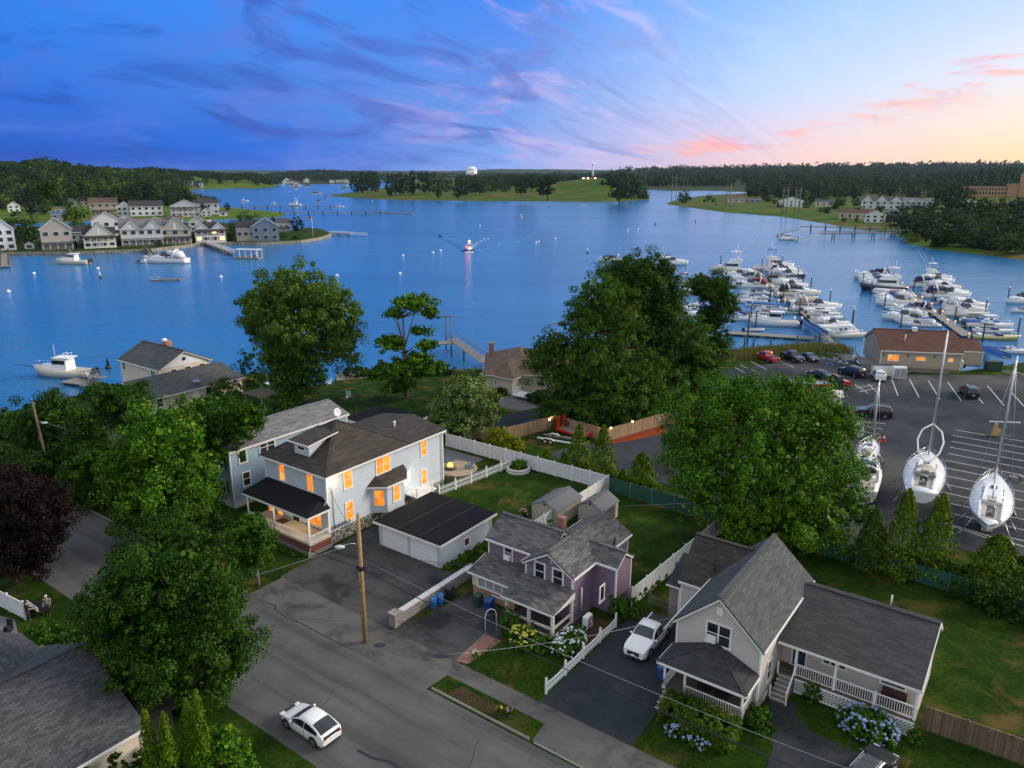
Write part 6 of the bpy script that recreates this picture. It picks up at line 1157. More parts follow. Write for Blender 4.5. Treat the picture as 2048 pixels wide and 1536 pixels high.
for lb, x, y, rx, h in (('round clipped bush at the end of low shore wing',450,800,2.0,3.4),('small dark bush at the door of low shore wing',352,812,1.4,2.0),('dark conical tree between low wing and willow',505,790,2.2,7.5),('dark bush by the timber pergola',560,835,2.4,2.6),('bush at the sea wall corner',712,752,2.2,1.6),('low shrub at the shore below catalpa',760,750,3.2,1.2),('low shore shrub beside the gangway',880,745,2.6,1.4),('dark shrub behind the blossom tree',900,870,2.,3.),('bush beside tan bungalow wall',1000,790,1.,1.2),('bush at tan bungalow steps',1068,803,1.2,1.5)):
    bush(lb, P(x,y), rx, rx, h, L_SHRUB if 'round' in lb else L_DARK, 70, 28, .17)
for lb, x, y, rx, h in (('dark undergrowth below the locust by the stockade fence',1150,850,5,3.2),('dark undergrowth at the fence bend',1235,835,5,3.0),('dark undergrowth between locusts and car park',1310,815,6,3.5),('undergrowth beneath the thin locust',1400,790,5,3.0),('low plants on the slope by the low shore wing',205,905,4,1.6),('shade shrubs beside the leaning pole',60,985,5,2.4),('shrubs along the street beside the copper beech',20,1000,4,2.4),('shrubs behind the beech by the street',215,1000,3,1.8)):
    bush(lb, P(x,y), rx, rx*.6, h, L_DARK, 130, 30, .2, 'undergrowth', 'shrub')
for q, m in (((14.2,.0),PINK),((13.6,-.3),YEL),((8.2,3.6),HYW)): bush({PINK:'dark leaved plant with pink flowers in the verge bed',YEL:'small yellow flowering plant in the verge bed',HYW:'small white flowering plant by the brick path'}[m], W(*q,.03), .3,.3,.55, L_SHRUB, 14, 14, .07, 'flowering_plant', 'plant', None, 0, False, (9,.06,m,.4,1.))
# reeds along the car park shore: one mass of stalks
n = 5200; t_ = RS.rand(n); pa = px([(1440,722),(1500,716),(1560,711),(1632,704),(1690,710)]); k = np.minimum((t_*4).astype(int), 3); f_ = t_*4-k; A = np.array(pa); C = A[k]*(1-f_[:,None])+A[k+1]*f_[:,None]+RS.normal(size=(n,2))*[1.0,1.3]+np.array([.9,2.0])
h_ = .8+.9*RS.rand(n); b_ = RS.normal(size=(n,2))*.18; V = np.zeros((n,4,3)); w_ = .06
V[:,0,:2] = C-[w_,0]; V[:,1,:2] = C+[w_,0]; V[:,2,:2] = C+b_+[w_*.4,0]; V[:,3,:2] = C+b_-[w_*.4,0]; V[:,2,2] = h_; V[:,3,2] = h_
o = link('reeds', quadmesh('reeds', V.reshape(-1,3), REED)); tag(o, 'band of tall pale reeds between car park and water', 'reeds', kind='stuff')
# grass tufts where the lawns are long
n = 9000; V = np.zeros((n,4,3)); q = []
for (s0,s1,d0,d1,k) in ((8.1,14.8,2.6,8.4,1800),(8.2,16.3,-.85,.55,500),(-40,8,-15.5,-11.2,2600),(22.5,27,2.6,5,700),(-22,-14,2.5,5.6,700),(28.5,37,9.5,13.8,1200),(.5,1.6,3.3,12.5,500),(15.5,24,24,35,1000)):
    q.append(np.stack([s0+(s1-s0)*RS.rand(k), d0+(d1-d0)*RS.rand(k)], 1))
C = np.concatenate(q)[:n]; n = len(C); X = (C[:,0]-S0)*CP+(C[:,1]-D0)*SP; Y = -(C[:,0]-S0)*SP+(C[:,1]-D0)*CP; C = np.stack([X,Y],1); a_ = RS.rand(n)*6.283; w_ = .09; dr = np.stack([np.cos(a_),np.sin(a_)],1)*.035; b_ = RS.normal(size=(n,2))*.05; h_ = .05+.09*RS.rand(n)
V = np.zeros((n,4,3)); V[:,0,:2] = C-dr; V[:,1,:2] = C+dr; V[:,2,:2] = C+b_+dr*.3; V[:,3,:2] = C+b_-dr*.3; V[:,2,2] = h_; V[:,3,2] = h_
o = link('grass', quadmesh('grass', V.reshape(-1,3), leaf('grass_blades', (.02,.05,.006), (.045,.085,.010), (.10,.12,.02)))); tag(o, 'tufts of rough grass on the verges and lawns', 'grass', kind='stuff')
# ------------------------------------------------------------------ boats (local x towards the bow, z = 0 at the waterline)
NAVY = plain('navy_canvas', (.012,.02,.07), .8); CAN = {'navy': NAVY, 'blue': plain('blue_canvas', (.03,.12,.38), .8), 'maroon': plain('maroon_canvas', (.20,.012,.025), .8), 'green': plain('green_canvas', (.01,.09,.06), .8), 'tan': plain('tan_canvas', (.36,.31,.25), .8), 'white': plain('white_canvas', (.66,.67,.68), .8), 'black': plain('black_canvas', (.02,.02,.025), .8)}
HULLS = {'white': GELCOAT, 'cream': plain('cream_gelcoat', (.66,.60,.47), .3, var=.04, coat=.3), 'navy': plain('navy_gelcoat', (.012,.018,.05), .2, coat=.4), 'blue': plain('blue_gelcoat', (.03,.10,.26), .2, coat=.4), 'red': plain('red_gelcoat', (.42,.012,.02), .2, coat=.4), 'yellow': plain('yellow_gelcoat', (.58,.50,.14), .3, coat=.3), 'grey': plain('grey_tube', (.5,.51,.52), .5)}
DECK = plain('deck_tan', (.42,.38,.32), .7); DECKG = plain('deck_grey', (.3,.3,.3), .7); BGLASS = glass('boat_glass', (.012,.02,.03), .08); BOOT = plain('boot_stripe', (.02,.025,.05), .4)
def hull_rings(L, B, s0, s1, draft, full=.5, stern=.9):
    rings = []
    for t in (0,.12,.3,.5,.66,.8,.9,.965,1.):
        b = B/2*(stern+(1-stern)*min(1,t/.35)) if t <= full else B/2*max(.015, (1-((t-full)/(1-full))**2.2)); x = -L/2+L*t; s = s0+(s1-s0)*t*t; k = -draft*(1-max(0,(t-.55)/.45)**2*1.05); x2 = x-(.07*L*t**3)
        rings.append([(x,b,s),(x-.02*L*t**3,b*.97,s*.5),(x2,b*.74,-.05),(x2,0,k),(x2,-b*.74,-.05),(x-.02*L*t**3,-b*.97,s*.5),(x,-b,s)])
    return rings
def taper(x0, x1, w0, w1, z0, z1, rake0=.0, rake1=.5, tw=.82):
    return [[(x0,-w0,z0),(x1,-w1,z0),(x1+.0,w1,z0),(x0,w0,z0)], [(x0+rake0,-w0*tw,z1),(x1-rake1,-w1*tw,z1),(x1-rake1,w1*tw,z1),(x0+rake0,w0*tw,z1)]]
def boat(label, p, rz, kind='express', L=9., hull='white', can='navy', stripe=None, name=None, group=None, cat='boat'):
    t = thing(name or {'express':'cabin_cruiser','console':'centre_console_boat','sport':'sportfishing_boat','pilot':'pilothouse_boat','runabout':'runabout','covered':'covered_boat','inflatable':'inflatable_boat','trawler':'trawler_yacht'}[kind], label, cat, p, rz, group)
    L *= 1.09; B = L*{'express':.33,'console':.30,'sport':.31,'pilot':.32,'runabout':.32,'covered':.32,'inflatable':.42,'trawler':.31}[kind]; k = L/9.; s0, s1 = {'sport':(1.05,1.7),'trawler':(1.1,1.8),'express':(1.0,1.35),'pilot':(.9,1.5),'console':(.75,1.2),'runabout':(.65,.95),'covered':(.7,1.0),'inflatable':(.4,.55)}[kind]; s0 *= k; s1 *= k
    hm = HULLS[hull]
    if kind == 'inflatable':
        part(t, 'tube', MB().path([(-L/2,B*.36,.3),(L*.2,B*.36,.32),(L*.42,B*.2,.42),(L*.5,0,.48),(L*.42,-B*.2,.42),(L*.2,-B*.36,.32),(-L/2,-B*.36,.3)], .22, 8), HULLS['grey']); part(t, 'floor', MB().box(-L*.48,L*.3,-B*.33,B*.33,.12,.2), DECKG); part(t, 'outboard', MB().box(-L*.62,-L*.5,-.15,.15,-.2,.8), BLACK); return t
    part(t, 'hull', MB().loft(hull_rings(L,B,s0,s1,.5*k), 0, True, True), hm)
    part(t, 'boot_stripe', MB().loft([[(x,y*1.012,z) for x,y,z in ((r[2][0],r[2][1],r[2][2]-.03),(r[2][0],r[2][1]*1.02,r[2][2]+.16*k),(r[4][0],r[4][1]*1.02,r[4][2]+.16*k),(r[4][0],r[4][1],r[4][2]-.03))] for r in hull_rings(L,B,s0,s1,.5*k)], 0, True, True), HULLS[stripe] if stripe else BOOT)
    part(t, 'rub_rail', MB().path([(r[0][0],r[0][1]+.01,r[0][2]-.06) for r in hull_rings(L,B,s0,s1,.5*k)], .035*k, 5).path([(r[6][0],r[6][1]-.01,r[6][2]-.06) for r in hull_rings(L,B,s0,s1,.5*k)], .035*k, 5), DECKG if hull == 'white' else GELCOAT)
    rail = MB().path([(L*.1,B*.42,s0*1.1+.45*k),(L*.32,B*.30,s1+.42*k),(L*.485,0,s1+.5*k),(L*.32,-B*.30,s1+.42*k),(L*.1,-B*.42,s0*1.1+.45*k)], .022*k, 5)
    for x, y in ((.1,.42),(.1,-.42),(.32,.30),(.32,-.30)): rail.tube((L*x,B*y,s0+.1),(L*x,B*y,s1+.42*k if x > .2 else s0*1.1+.45*k), .02*k, n=5)
    part(t, 'bow_rail', rail, CHROME)
    ck = lambda x0, x1, m=DECK: part(t, 'cockpit', MB().box(x0,x1,-B*.36,B*.36,s0-.05,s0+.07*k), m)
    def outboard(n=1):
        for i in range(n): y = (i-(n-1)/2)*.7*k; o_ = part(t, 'outboard', MB().loft(taper(-L/2-.75*k,-L/2-.1*k,.2*k,.24*k,.55*k,1.35*k,.1,.15)), plain('outboard_grey', (.03,.03,.035), .35)); part(o_, 'leg', MB().box(-L/2-.5*k,-L/2-.25*k,y-.08,y+.08,-.3,.55*k), BLACK); o_.location = (0,y,0)
    if kind == 'express':
        part(t, 'cabin', MB().loft([[(-L*.02,-B*.36,s0),(L*.2,-B*.36,s0+.1),(L*.40,-B*.14,s1),(L*.40,B*.14,s1),(L*.2,B*.36,s0+.1),(-L*.02,B*.36,s0)], [(-L*.02,-B*.30,s0+.75*k),(L*.14,-B*.28,s0+.7*k),(L*.36,-B*.10,s1+.15*k),(L*.36,B*.10,s1+.15*k),(L*.14,B*.28,s0+.7*k),(-L*.02,B*.30,s0+.75*k)]], 0, True, True), GELCOAT)
        part(t, 'windscreen', MB().loft(taper(-L*.10,L*.12,B*.36,B*.30,s0+.5*k,s0+1.35*k,.3*k,.75*k,.84)), BGLASS); ck(-L*.46,-L*.1)
        part(t, 'radar_arch', MB().path([(-L*.20,B*.40,s0),(-L*.26,B*.37,s0+1.4*k),(-L*.27,B*.2,s0+1.75*k),(-L*.27,-B*.2,s0+1.75*k),(-L*.26,-B*.37,s0+1.4*k),(-L*.20,-B*.40,s0)], [.14*k]*6, 6), GELCOAT)
        if can: part(t, 'canopy', MB().loft([[(-L*.43,-B*.36,s0+.2),(-L*.1,-B*.36,s0+.9*k),(-L*.1,B*.36,s0+.9*k),(-L*.43,B*.36,s0+.2)], [(-L*.36,-B*.30,s0+1.45*k),(-L*.06,-B*.27,s0+1.5*k),(-L*.06,B*.27,s0+1.5*k),(-L*.36,B*.30,s0+1.45*k)]], 0, True, True), CAN[can])
        part(t, 'swim_platform', MB().box(-L*.56,-L*.5,-B*.36,B*.36,.15,.25), DECKG); part(t, 'antenna', MB().tube((-L*.27,B*.2,s0+1.7*k),(-L*.33,B*.22,s0+4.2*k),.02*k,n=5), WHITE)
    elif kind == 'console':
        ck(-L*.44,L*.24,DECKG); part(t, 'console', MB().loft(taper(-L*.06,L*.06,B*.16,B*.14,s0,s0+.95*k,.1,.15)), GELCOAT); part(t, 'windscreen', MB().loft(taper(L*.0,L*.045,B*.13,B*.12,s0+.95*k,s0+1.35*k,.1,.1)), BGLASS); part(t, 'seat', MB().box(-L*.18,-L*.10,-B*.16,B*.16,s0,s0+.75*k), CAN['white'])
        if can:
            part(t, 't_top', MB().box(-L*.16,L*.12,-B*.32,B*.32,s0+1.85*k,s0+1.97*k), CAN[can]); f_ = MB()
            for x in (-L*.10,L*.07):
                for y in (-B*.17,B*.17): f_.tube((x,y,s0),(x*1.2,y*1.4,s0+1.86*k),.03*k,n=5)
            f_.beam((-L*.12,-B*.24,s0+1.8*k),(-L*.12,B*.24,s0+1.8*k),.05,.05).beam((L*.085,-B*.24,s0+1.8*k),(L*.085,B*.24,s0+1.8*k),.05,.05); part(t, 'top_frame', f_, CHROME)
        outboard(2 if L > 8.5 else 1)
    elif kind in ('sport', 'trawler'):
        ck(-L*.47,-L*.18); hx = (-L*.18, L*.20) if kind == 'sport' else (-L*.30, L*.16)
        h_ = part(t, 'deckhouse', MB().loft(taper(hx[0],hx[1],B*.40,B*.30,s0-.02,s0+1.6*k,0,.9*k,.9)), GELCOAT); part(h_, 'window', MB().loft(taper(hx[0]+.4*k,hx[1]-.32*k,B*.398,B*.315,s0+.75*k,s0+1.3*k,0,.3*k,.97)), BGLASS)
        part(t, 'foredeck_trunk', MB().loft(taper(L*.18,L*.36,B*.28,B*.12,s0+.2,s1+.2*k,0,.3,.85)), GELCOAT)
        fb = part(t, 'flybridge', MB().loft(taper(hx[0]-.5*k,hx[1]-1.2*k,B*.36,B*.28,s0+1.6*k,s0+2.15*k,0,.25*k,1.02)), GELCOAT); part(fb, 'seat', MB().box(hx[0]+.1*k,hx[0]+.7*k,-B*.2,B*.2,s0+2.15*k,s0+2.5*k), CAN['white']); tw = MB()
        for x in (hx[0], hx[0]+1.5*k):
            for y in (-B*.3,B*.3): tw.tube((x,y,s0+2.1*k),(x+.15*k,y*.8,s0+3.7*k),.04*k,n=5)
        tw.box(hx[0]-.2*k,hx[0]+1.9*k,-B*.28,B*.28,s0+3.7*k,s0+3.8*k); part(t, 'hardtop', tw, CAN[can] if can else GELCOAT)
        part(t, 'mast', MB().tube((hx[0]+.6*k,0,s0+3.8*k),(hx[0]+.6*k,0,s0+5.3*k),.05*k,n=6).lathe([(.25*k,0),(.25*k,.2*k),(.05*k,.3*k)],(hx[0]+1.1*k,0,s0+3.85*k),10), GELCOAT)
        if kind == 'sport':
            for y in (-1,1): part(t, 'outrigger', MB().tube((hx[0]+.6*k,y*B*.36,s0+1.7*k),(hx[0]-2.8*k,y*B*.62,s0+7.2*k),.035*k,.015*k,5), WHITE)
    elif kind == 'pilot':
        ck(-L*.46,-L*.12); h_ = part(t, 'wheelhouse', MB().loft(taper(-L*.14,L*.12,B*.34,B*.28,s0,s0+1.75*k,0,.35*k,.88)), GELCOAT); part(h_, 'window', MB().loft(taper(-L*.12,L*.105,B*.326,B*.275,s0+.95*k,s0+1.5*k,0,.12*k,.96)), BGLASS); part(h_, 'roof', MB().box(-L*.2,L*.09,-B*.32,B*.32,s0+1.75*k,s0+1.86*k), CAN[can] if can else GELCOAT)
        part(t, 'foredeck_trunk', MB().loft(taper(L*.10,L*.34,B*.28,B*.12,s0+.2,s1+.15*k,0,.3,.85)), GELCOAT); outboard(2)
    elif kind == 'runabout':
        ck(-L*.42,L*.1,DECKG); part(t, 'windscreen', MB().loft(taper(-L*.02,L*.14,B*.36,B*.26,s0+.05,s0+.55*k,.25,.45*k,.9)), BGLASS); part(t, 'seat', MB().box(-L*.4,-L*.3,-B*.34,B*.34,s0,s0+.35*k), CAN['white'])
        if can: part(t, 'canopy', MB().box(-L*.26,L*.02,-B*.34,B*.34,s0+1.25*k,s0+1.33*k).tube((-L*.2,-B*.34,s0),(-L*.14,-B*.34,s0+1.26*k),.025,n=5).tube((-L*.2,B*.34,s0),(-L*.14,B*.34,s0+1.26*k),.025,n=5), CAN[can])
        outboard(1)
    elif kind == 'covered':
        part(t, 'canvas_cover', MB().loft([[(x,y*1.02,z) for x,y,z in ((r[0][0],r[0][1],r[0][2]-.1),(r[0][0],r[0][1]*.55,r[0][2]+.5*k),(r[0][0],0,r[0][2]+.75*k),(r[6][0],r[6][1]*.55,r[6][2]+.5*k),(r[6][0],r[6][1],r[6][2]-.1))] for r in hull_rings(L,B,s0,s1,.5*k)[:7]]+[[(L*.47,y,s1+.05) for y in (.1,.05,0,-.05,-.1)]], 0, True, True), CAN[can]); outboard(1)
    return t
def wp(x, y, z=WZ): return P(x, y, z)
ORD = 'outermost second third fourth fifth sixth seventh eighth ninth tenth eleventh twelfth thirteenth fourteenth fifteenth sixteenth seventeenth eighteenth nineteenth twentieth twenty-first twenty-second'.split()
EXTRA = {('left','the reed pier'): [(1478,556,'express',11,'white','white','white cruiser, pale canopy'),(1492,570,'runabout',9,'white',None,'white speedboat'),(1505,597,'runabout',8.5,'white',None,'white bowrider'),(1520,613,'covered',8,'white','blue','boat under blue cover'),(1528,635,'runabout',8,'white','maroon','white runabout, maroon bimini')],
 ('right','the reed pier'): [(1560,543,'express',11,'white',None,'open white cruiser'),(1566,562,'console',9,'white','blue','white open boat, blue top'),(1584,586,'express',10,'white',None,'white cruiser with arch'),(1600,601,'console',9.5,'white','white','white open boat, white top'),(1616,614,'runabout',9,'white',None,'white speedboat'),(1640,626,'covered',8.5,'white','white','boat under white canvas'),(1662,655,'express',8.5,'white','white','short white cruiser'),(1682,667,'runabout',8,'white',None,'white bowrider')],
 ('left','the office pier'): [(1750,563,'express',11,'white',None,'open white cruiser'),(1760,575,'express',10,'white','blue','white cruiser, blue canopy'),(1776,588,'covered',9,'white','white','boat under white canvas'),(1790,605,'express',10,'white','white','white cruiser, pale canopy'),(1804,620,'runabout',9,'white',None,'white speedboat'),(1814,634,'console',9,'white','navy','white open boat, navy top'),(1826,646,'express',9,'white',None,'small white cruiser with arch')],
 ('right','the office pier'): [(1872,568,'express',11,'white','white','white cruiser, pale canopy'),(1898,592,'express',10.5,'white','white','white cruiser, dark glass'),(1908,604,'runabout',9,'white',None,'white speedboat'),(1920,611,'covered',9,'white','white','boat under white canvas'),(1930,626,'express',10,'white',None,'white cruiser with arch'),(1955,644,'runabout',8.5,'white','navy','white runabout, navy bimini'),(1965,650,'covered',8,'white','blue','boat under blue cover')]}
def row(items, rz, side, pier):
    for i, (x, y, kind, L, hull, can, desc) in enumerate(sorted(items+EXTRA[(side,pier)], key=lambda q: q[1])):
        lb = f'{desc}, {ORD[i]} on {side} side of {pier}'
        boat(lb, wp(x,y), R(rz+rnd.uniform(-4,4)), kind, L, hull, can)
row([(1462,548,'sport',14.5,'cream','white','cream motor yacht with red bow'),(1489,564,'express',11.5,'white','green','white cruiser with green canopy'),(1500,576,'express',11,'white','maroon','white cruiser with maroon canopy'),(1508,588,'runabout',8.5,'white','navy','white runabout, navy bimini'),(1500,606,'console',9,'white',None,'open white fishing boat'),(1540,620,'runabout',7.5,'white','blue','small white runabout, blue bimini'),(1510,630,'console',8,'blue','navy','blue hulled open boat'),(1496,641,'console',8.5,'white','blue','white open boat, blue top'),(1547,651,'pilot',11,'white',None,'white boat with wheelhouse')], 171, 'left', 'the reed pier')
row([(1548,540,'sport',14,'white','blue','tall sportfishing boat with outriggers'),(1570,548,'express',11,'white','navy','white cruiser, navy canopy'),(1574,557,'express',12.5,'navy','white','navy and white cruiser'),(1572,567,'console',10,'white','tan','white open boat, tan top'),(1580,578,'express',11,'white','white','white cruiser, white canopy'),(1596,593,'express',12.5,'cream','black','long cream cruiser'),(1606,609,'covered',8,'white','white','white covered boat'),(1633,621,'express',12.5,'white','tan','white cruiser with tan cover and arch'),(1647,631,'runabout',8,'white','navy','white runabout, navy canvas'),(1652,640,'console',8,'white','white','white open boat, white top'),(1668,649,'runabout',7.5,'white','navy','small white runabout'),(1672,661,'covered',8.5,'white','white','boat under white cover'),(1688,675,'console',9.2,'cream','white','pale open boat with top')], -4, 'right', 'the reed pier')
row([(1744,558,'express',12.5,'white','navy','white cruiser with navy canvas'),(1753,568,'express',11,'white','white','low white cruiser'),(1764,582,'trawler',13,'navy','white','navy trawler with white deckhouse'),(1780,594,'runabout',9,'navy','maroon','navy hulled runabout'),(1783,600,'express',9.5,'white',None,'open white cruiser'),(1795,612,'express',12,'white',None,'white sport cruiser with arch'),(1822,627,'express',10.5,'white','navy','arched cruiser, navy bimini'),(1806,641,'express',10,'white','white','white cruiser with dark glass'),(1837,652,'runabout',9,'white','blue','white runabout, blue canvas')], 167, 'left', 'the office pier')
row([(1867,563,'sport',11,'white','white','white flybridge boat'),(1862,574,'express',11.5,'white','navy','white cruiser, navy enclosure'),(1885,581,'express',10.5,'white','white','white cruiser, raised bow'),(1888,588,'express',10,'white',None,'open white cruiser'),(1893,597,'express',12.5,'white','navy','long white cruiser, navy canvas'),(1932,618,'express',11,'white','white','white cruiser with hardtop'),(1930,633,'console',10.5,'cream',None,'cream open boat with large outboard'),(1978,656,'console',10,'white','white','white open boat, white top'),(1985,665,'runabout',8.5,'white','navy','white and navy runabout'),(1992,678,'runabout',9.5,'yellow',None,'pale yellow runabout')], -11, 'right', 'the office pier')
for lb, x, y, kind, L, hu, ca, rz in (('white cabin boat with black enclosure at the edge of view beyond piers',2040,606,'express',10,'white','black',-165),('small white boat at edge of view below the cabin boat',2046,624,'runabout',8,'white',None,-170),('white covered dinghy by the blue ramp behind the annex',2000,703,'covered',6.5,'white','blue',-20),('white open boat by the blue ramp behind the annex',2026,706,'console',7.5,'white',None,-20),
        ('white cruiser with blue hull stripe half behind the dark tall tree',1345,530,'express',12,'white','white',-10),('white boat bow showing left of the dark tall tree',1222,524,'express',11,'white',None,172),('white flybridge boat behind the dark tall tree',1372,590,'sport',11.5,'white','maroon',-8),('small white runabout behind the dark tall tree',1370,613,'runabout',8,'white','navy',-6),('small white open boat below the runabout behind the tree',1372,621,'console',7.5,'white',None,-6),('white boat under cover by the two locust trees',1382,632,'covered',7.5,'white','white',-6),('grey inflatable tender on the cross pier',1508,662,'inflatable',4.5,'grey',None,5)):
    boat(lb, wp(x,y), R(rz), kind, L, hu, ca)
# --- piers, pilings, power posts
PLK = planks('pier_planks', (.20,.185,.17), (.28,.26,.24), .15, False)
def pier(label, a, b, w=2.2, z=WZ+.55, fingers=(), piles=True, name='floating_pier', m=None, group=None, floats=True):
    a, b = Vector(a), Vector(b); a.z = b.z = 0; d = (b-a); L = d.length; t = thing(name, label, 'pier', (a.x,a.y,0), math.atan2(d.y,d.x), group)
    part(t, 'deck', MB().box(0,L,-w/2,w/2,z-.18,z), m or PLK); fl = MB()
    if floats:
        for k in range(int(L/4)): fl.box(k*4+.5,k*4+3,-w*.42,w*.42,WZ-.1,z-.181)
        part(t, 'float', fl, BLACK)
    for (f, ln, wd) in fingers: part(t, 'finger_pier', MB().box(f*L-wd/2,f*L+wd/2,min(0,ln),max(0,ln),z-.2,z-.02) if abs(ln) > 1 else MB(), m or PLK)
    return t
pier('long floating pier by the reeds crowded with white boats', P(1505,537,-1.5), P(1642,652,-1.5), 2.6, fingers=[(.12,-9,1.),(.3,-9,1.),(.48,-10,1.),(.66,-9,1.),(.84,-10,1.2),(.18,9,1.),(.36,9,1.),(.55,10,1.2),(.72,10,1.2),(.9,9,1.)])
pier('long floating pier behind the brown roofed office', P(1796,571,-1.5), P(1935,672,-1.5), 2.6, fingers=[(.15,-9,1.),(.33,-9,1.),(.5,-9,1.),(.68,-9,1.),(.2,9,1.),(.42,10,1.2),(.62,10,1.2),(.84,11,1.2)])
pier('wide cross pier on floats parallel to the reeds', P(1458,665,-1.5), P(1628,676,-1.5), 3.2)
PLG = plain('piling_wood', (.05,.055,.045), .9, var=.3)
def piling(p, h=3.2, cap=True, label='weathered piling with a pale cap standing among the moored boats', group='marina pilings'):
    t = thing('piling', label, 'piling', Vector((p.x,p.y,0)), 0, group); part(t, 'shaft', MB().tube((0,0,WZ-1),(0,0,WZ+h),.2,.17,8), PLG)
    if cap: part(t, 'cap', MB().lathe([(.22,0),(.18,.18),(.02,.42)], (0,0,WZ+h), 8), VINYL)
    return t
def pq(l, sx, ox, oy): return [(ox+x/sx, oy+y/sx) for x, y in l]
for x, y in pq([(262,205),(285,330),(788,250),(1048,220),(1248,385),(1413,530),(1655,720),(1945,960),(1268,830),(650,900),(710,1000),(1065,640),(905,440)], 6.4, 1400, 500)+pq([(197,300),(290,400),(445,560),(630,770),(80,770),(780,350),(1038,230),(990,490),(1240,730),(1590,640),(1845,490),(1960,870),(1560,940)], 5.69, 1690, 520): piling(P(x,y,WZ), 4.6)
for x, y in ((1488,700),(1506,702),(1540,703),(1592,700)): piling(P(x,y,WZ), 3.2, False, 'short dark piling in the water behind the reeds', 'pilings behind the reeds')
t = piling(P(1494,690,WZ), 7.5, False, 'tall dark piling at the cross pier end'); t['group'] = 'tall pilings at the cross pier'
POST = emit('power_post_lamp', (1.,.42,.22), 3.)
for x, y in pq([(718,350),(785,400),(855,490),(922,590),(930,500),(1005,680),(1000,590),(1103,790),(1090,680),(1195,770),(1210,910),(1305,910),(780,340),(695,250)], 6.4, 1400, 500)+pq([(650,290),(715,340),(800,440),(895,530),(985,530),(1020,620),(1105,620),(1165,720),(1250,740),(875,450),(1410,880)], 5.69, 1690, 520):
    q = P(x,y,-1.4); t = thing('power_post', 'small white power post with a glowing top on a pier', 'power post', (q.x,q.y,WZ+.5), 0, 'power posts along the piers'); part(t, 'post', MB().box(-.16,.16,-.16,.16,0,1.0), VINYL); part(t, 'lamp', MB().box(-.13,.13,-.13,.13,1.001,1.16), POST)
def gangway(label, a, b, za, zb, m=None, rail=None, w=1.5, h=1.05, group=None):
    a = Vector((a.x,a.y,za)); b = Vector((b.x,b.y,zb)); t = thing('gangway', label, 'gangway', (0,0,0), 0, group); n = Vector((-(b-a).y,(b-a).x,0)).normalized()*w/2
    part(t, 'deck', MB().beam(a,b,w,.12), m or PLK)
    for s in (1,-1):
        r = MB(); r.beam(a+n*s+Vector((0,0,h)), b+n*s+Vector((0,0,h)), .07, .07); r.beam(a+n*s, b+n*s, .07, .1); k = int((b-a).length/1.3)
        for i in range(k+1): q = a.lerp(b,i/k)+n*s; r.beam(q, q+Vector((0,0,h)), .05, .05); i < k and r.beam(q, a.lerp(b,(i+1)/k)+n*s+Vector((0,0,h)), .04, .04)
        part(t, 'railing', r, rail or METAL)
    return t
BLR = plain('blue_mesh', (.04,.20,.55), .6)
for a, b, lb in (((1612,650),(1648,676),'sloping gangway with blue mesh sides at the pier by the reeds'),((1964,700),(2012,722),'sloping gangway with blue mesh sides behind the annex')):
    A, B_ = P(*a,-1.4), P(*b,-.4); t = gangway(lb, A, B_, WZ+.6, .05, None, METAL); n = Vector((-(B_-A).y,(B_-A).x,0)).normalized()*.8
    A.z, B_.z = WZ+.6, .05
    for s in (1,-1): part(t, 'mesh_side', MB().beam(A+n*s+Vector((0,0,.6)), B_+n*s+Vector((0,0,.6)), .04, .9), BLR)
t = gangway('timber landing bridge with railings from car park to pier', P(1648,676,-.4), P(1698,722,0), .05, .1, PLK, WOODP, 2.0)
for x, y in ((1638,690),(1652,700),(1668,703),(1684,716)): t2 = piling(P(x,y,WZ), 2.4, False, 'dark piling under the landing bridge', 'pilings under the landing bridge')
t = single('notice_sign', 'small white notice on a post at the landing bridge', 'sign', MB().box(-.03,.03,-.03,.03,0,1.6).box(-.45,.45,-.06,-.03,1.0,1.5), VINYL, p=P(1650,700,0))
# --- marina office
mo = P(1758,738,0); t = thing('office_building', 'tan marina office with red brown roof and orange lit windows', 'building', mo, R(-11))
S_OFF = siding('office_siding', (.40,.335,.255), .14); wl, rf, tr = gable(-.3,14.2,-.4,12.6,3.75,6.6,'s',ov=.4,rk=.3); part(t, 'wall', wl, S_OFF); r6 = part(t, 'roof', rf, R_RUST); part(t, 'trim', tr, WHITE); part(t, 'skirting', MB().box(.02,13.9,-.06,-.005,0,.5), plain('brick_skirt', (.2,.14,.09), .9))
for s_, w_, h_, lit in ((2.2,2.0,1.3,1),(7.0,1.7,.8,1),(12.1,1.0,.8,1)): window(t, 'F', s_, 0., 2.3, w_, h_, lit=lit, rails=0, mull=1 if w_ > 1.8 else 0)
for s_ in (.5,4.7,9.3): part(t, 'wall_lamp', MB().box(s_-.1,s_+.1,-.18,-.01,2.7,3.0), DARK)
part(r6, 'vent_pipe', MB().tube((4.6,2.6,4.9),(4.6,2.6,6.3),.1), VINYL); part(r6, 'roof_unit', MB().box(6.6,7.5,5.6,6.4,6.2,7.1), VINYL); part(t, 'ramp_railing', MB().beam((5.,-1.4,1.4),(12,-1.4,.9),.06,.06).beam((5.,-1.4,.9),(12,-1.4,.45),.06,.06).beam((5.,-1.4,0),(5,-1.4,1.4),.06,.06).beam((8.5,-1.4,0),(8.5,-1.4,1.15),.06,.06).beam((12,-1.4,0),(12,-1.4,.9),.06,.06), WOODP); part(t, 'ramp', MB().extr([(5,-1.35,0),(12,-1.35,0),(5,-1.35,.6)], (0,1.2,0)), WOODP)
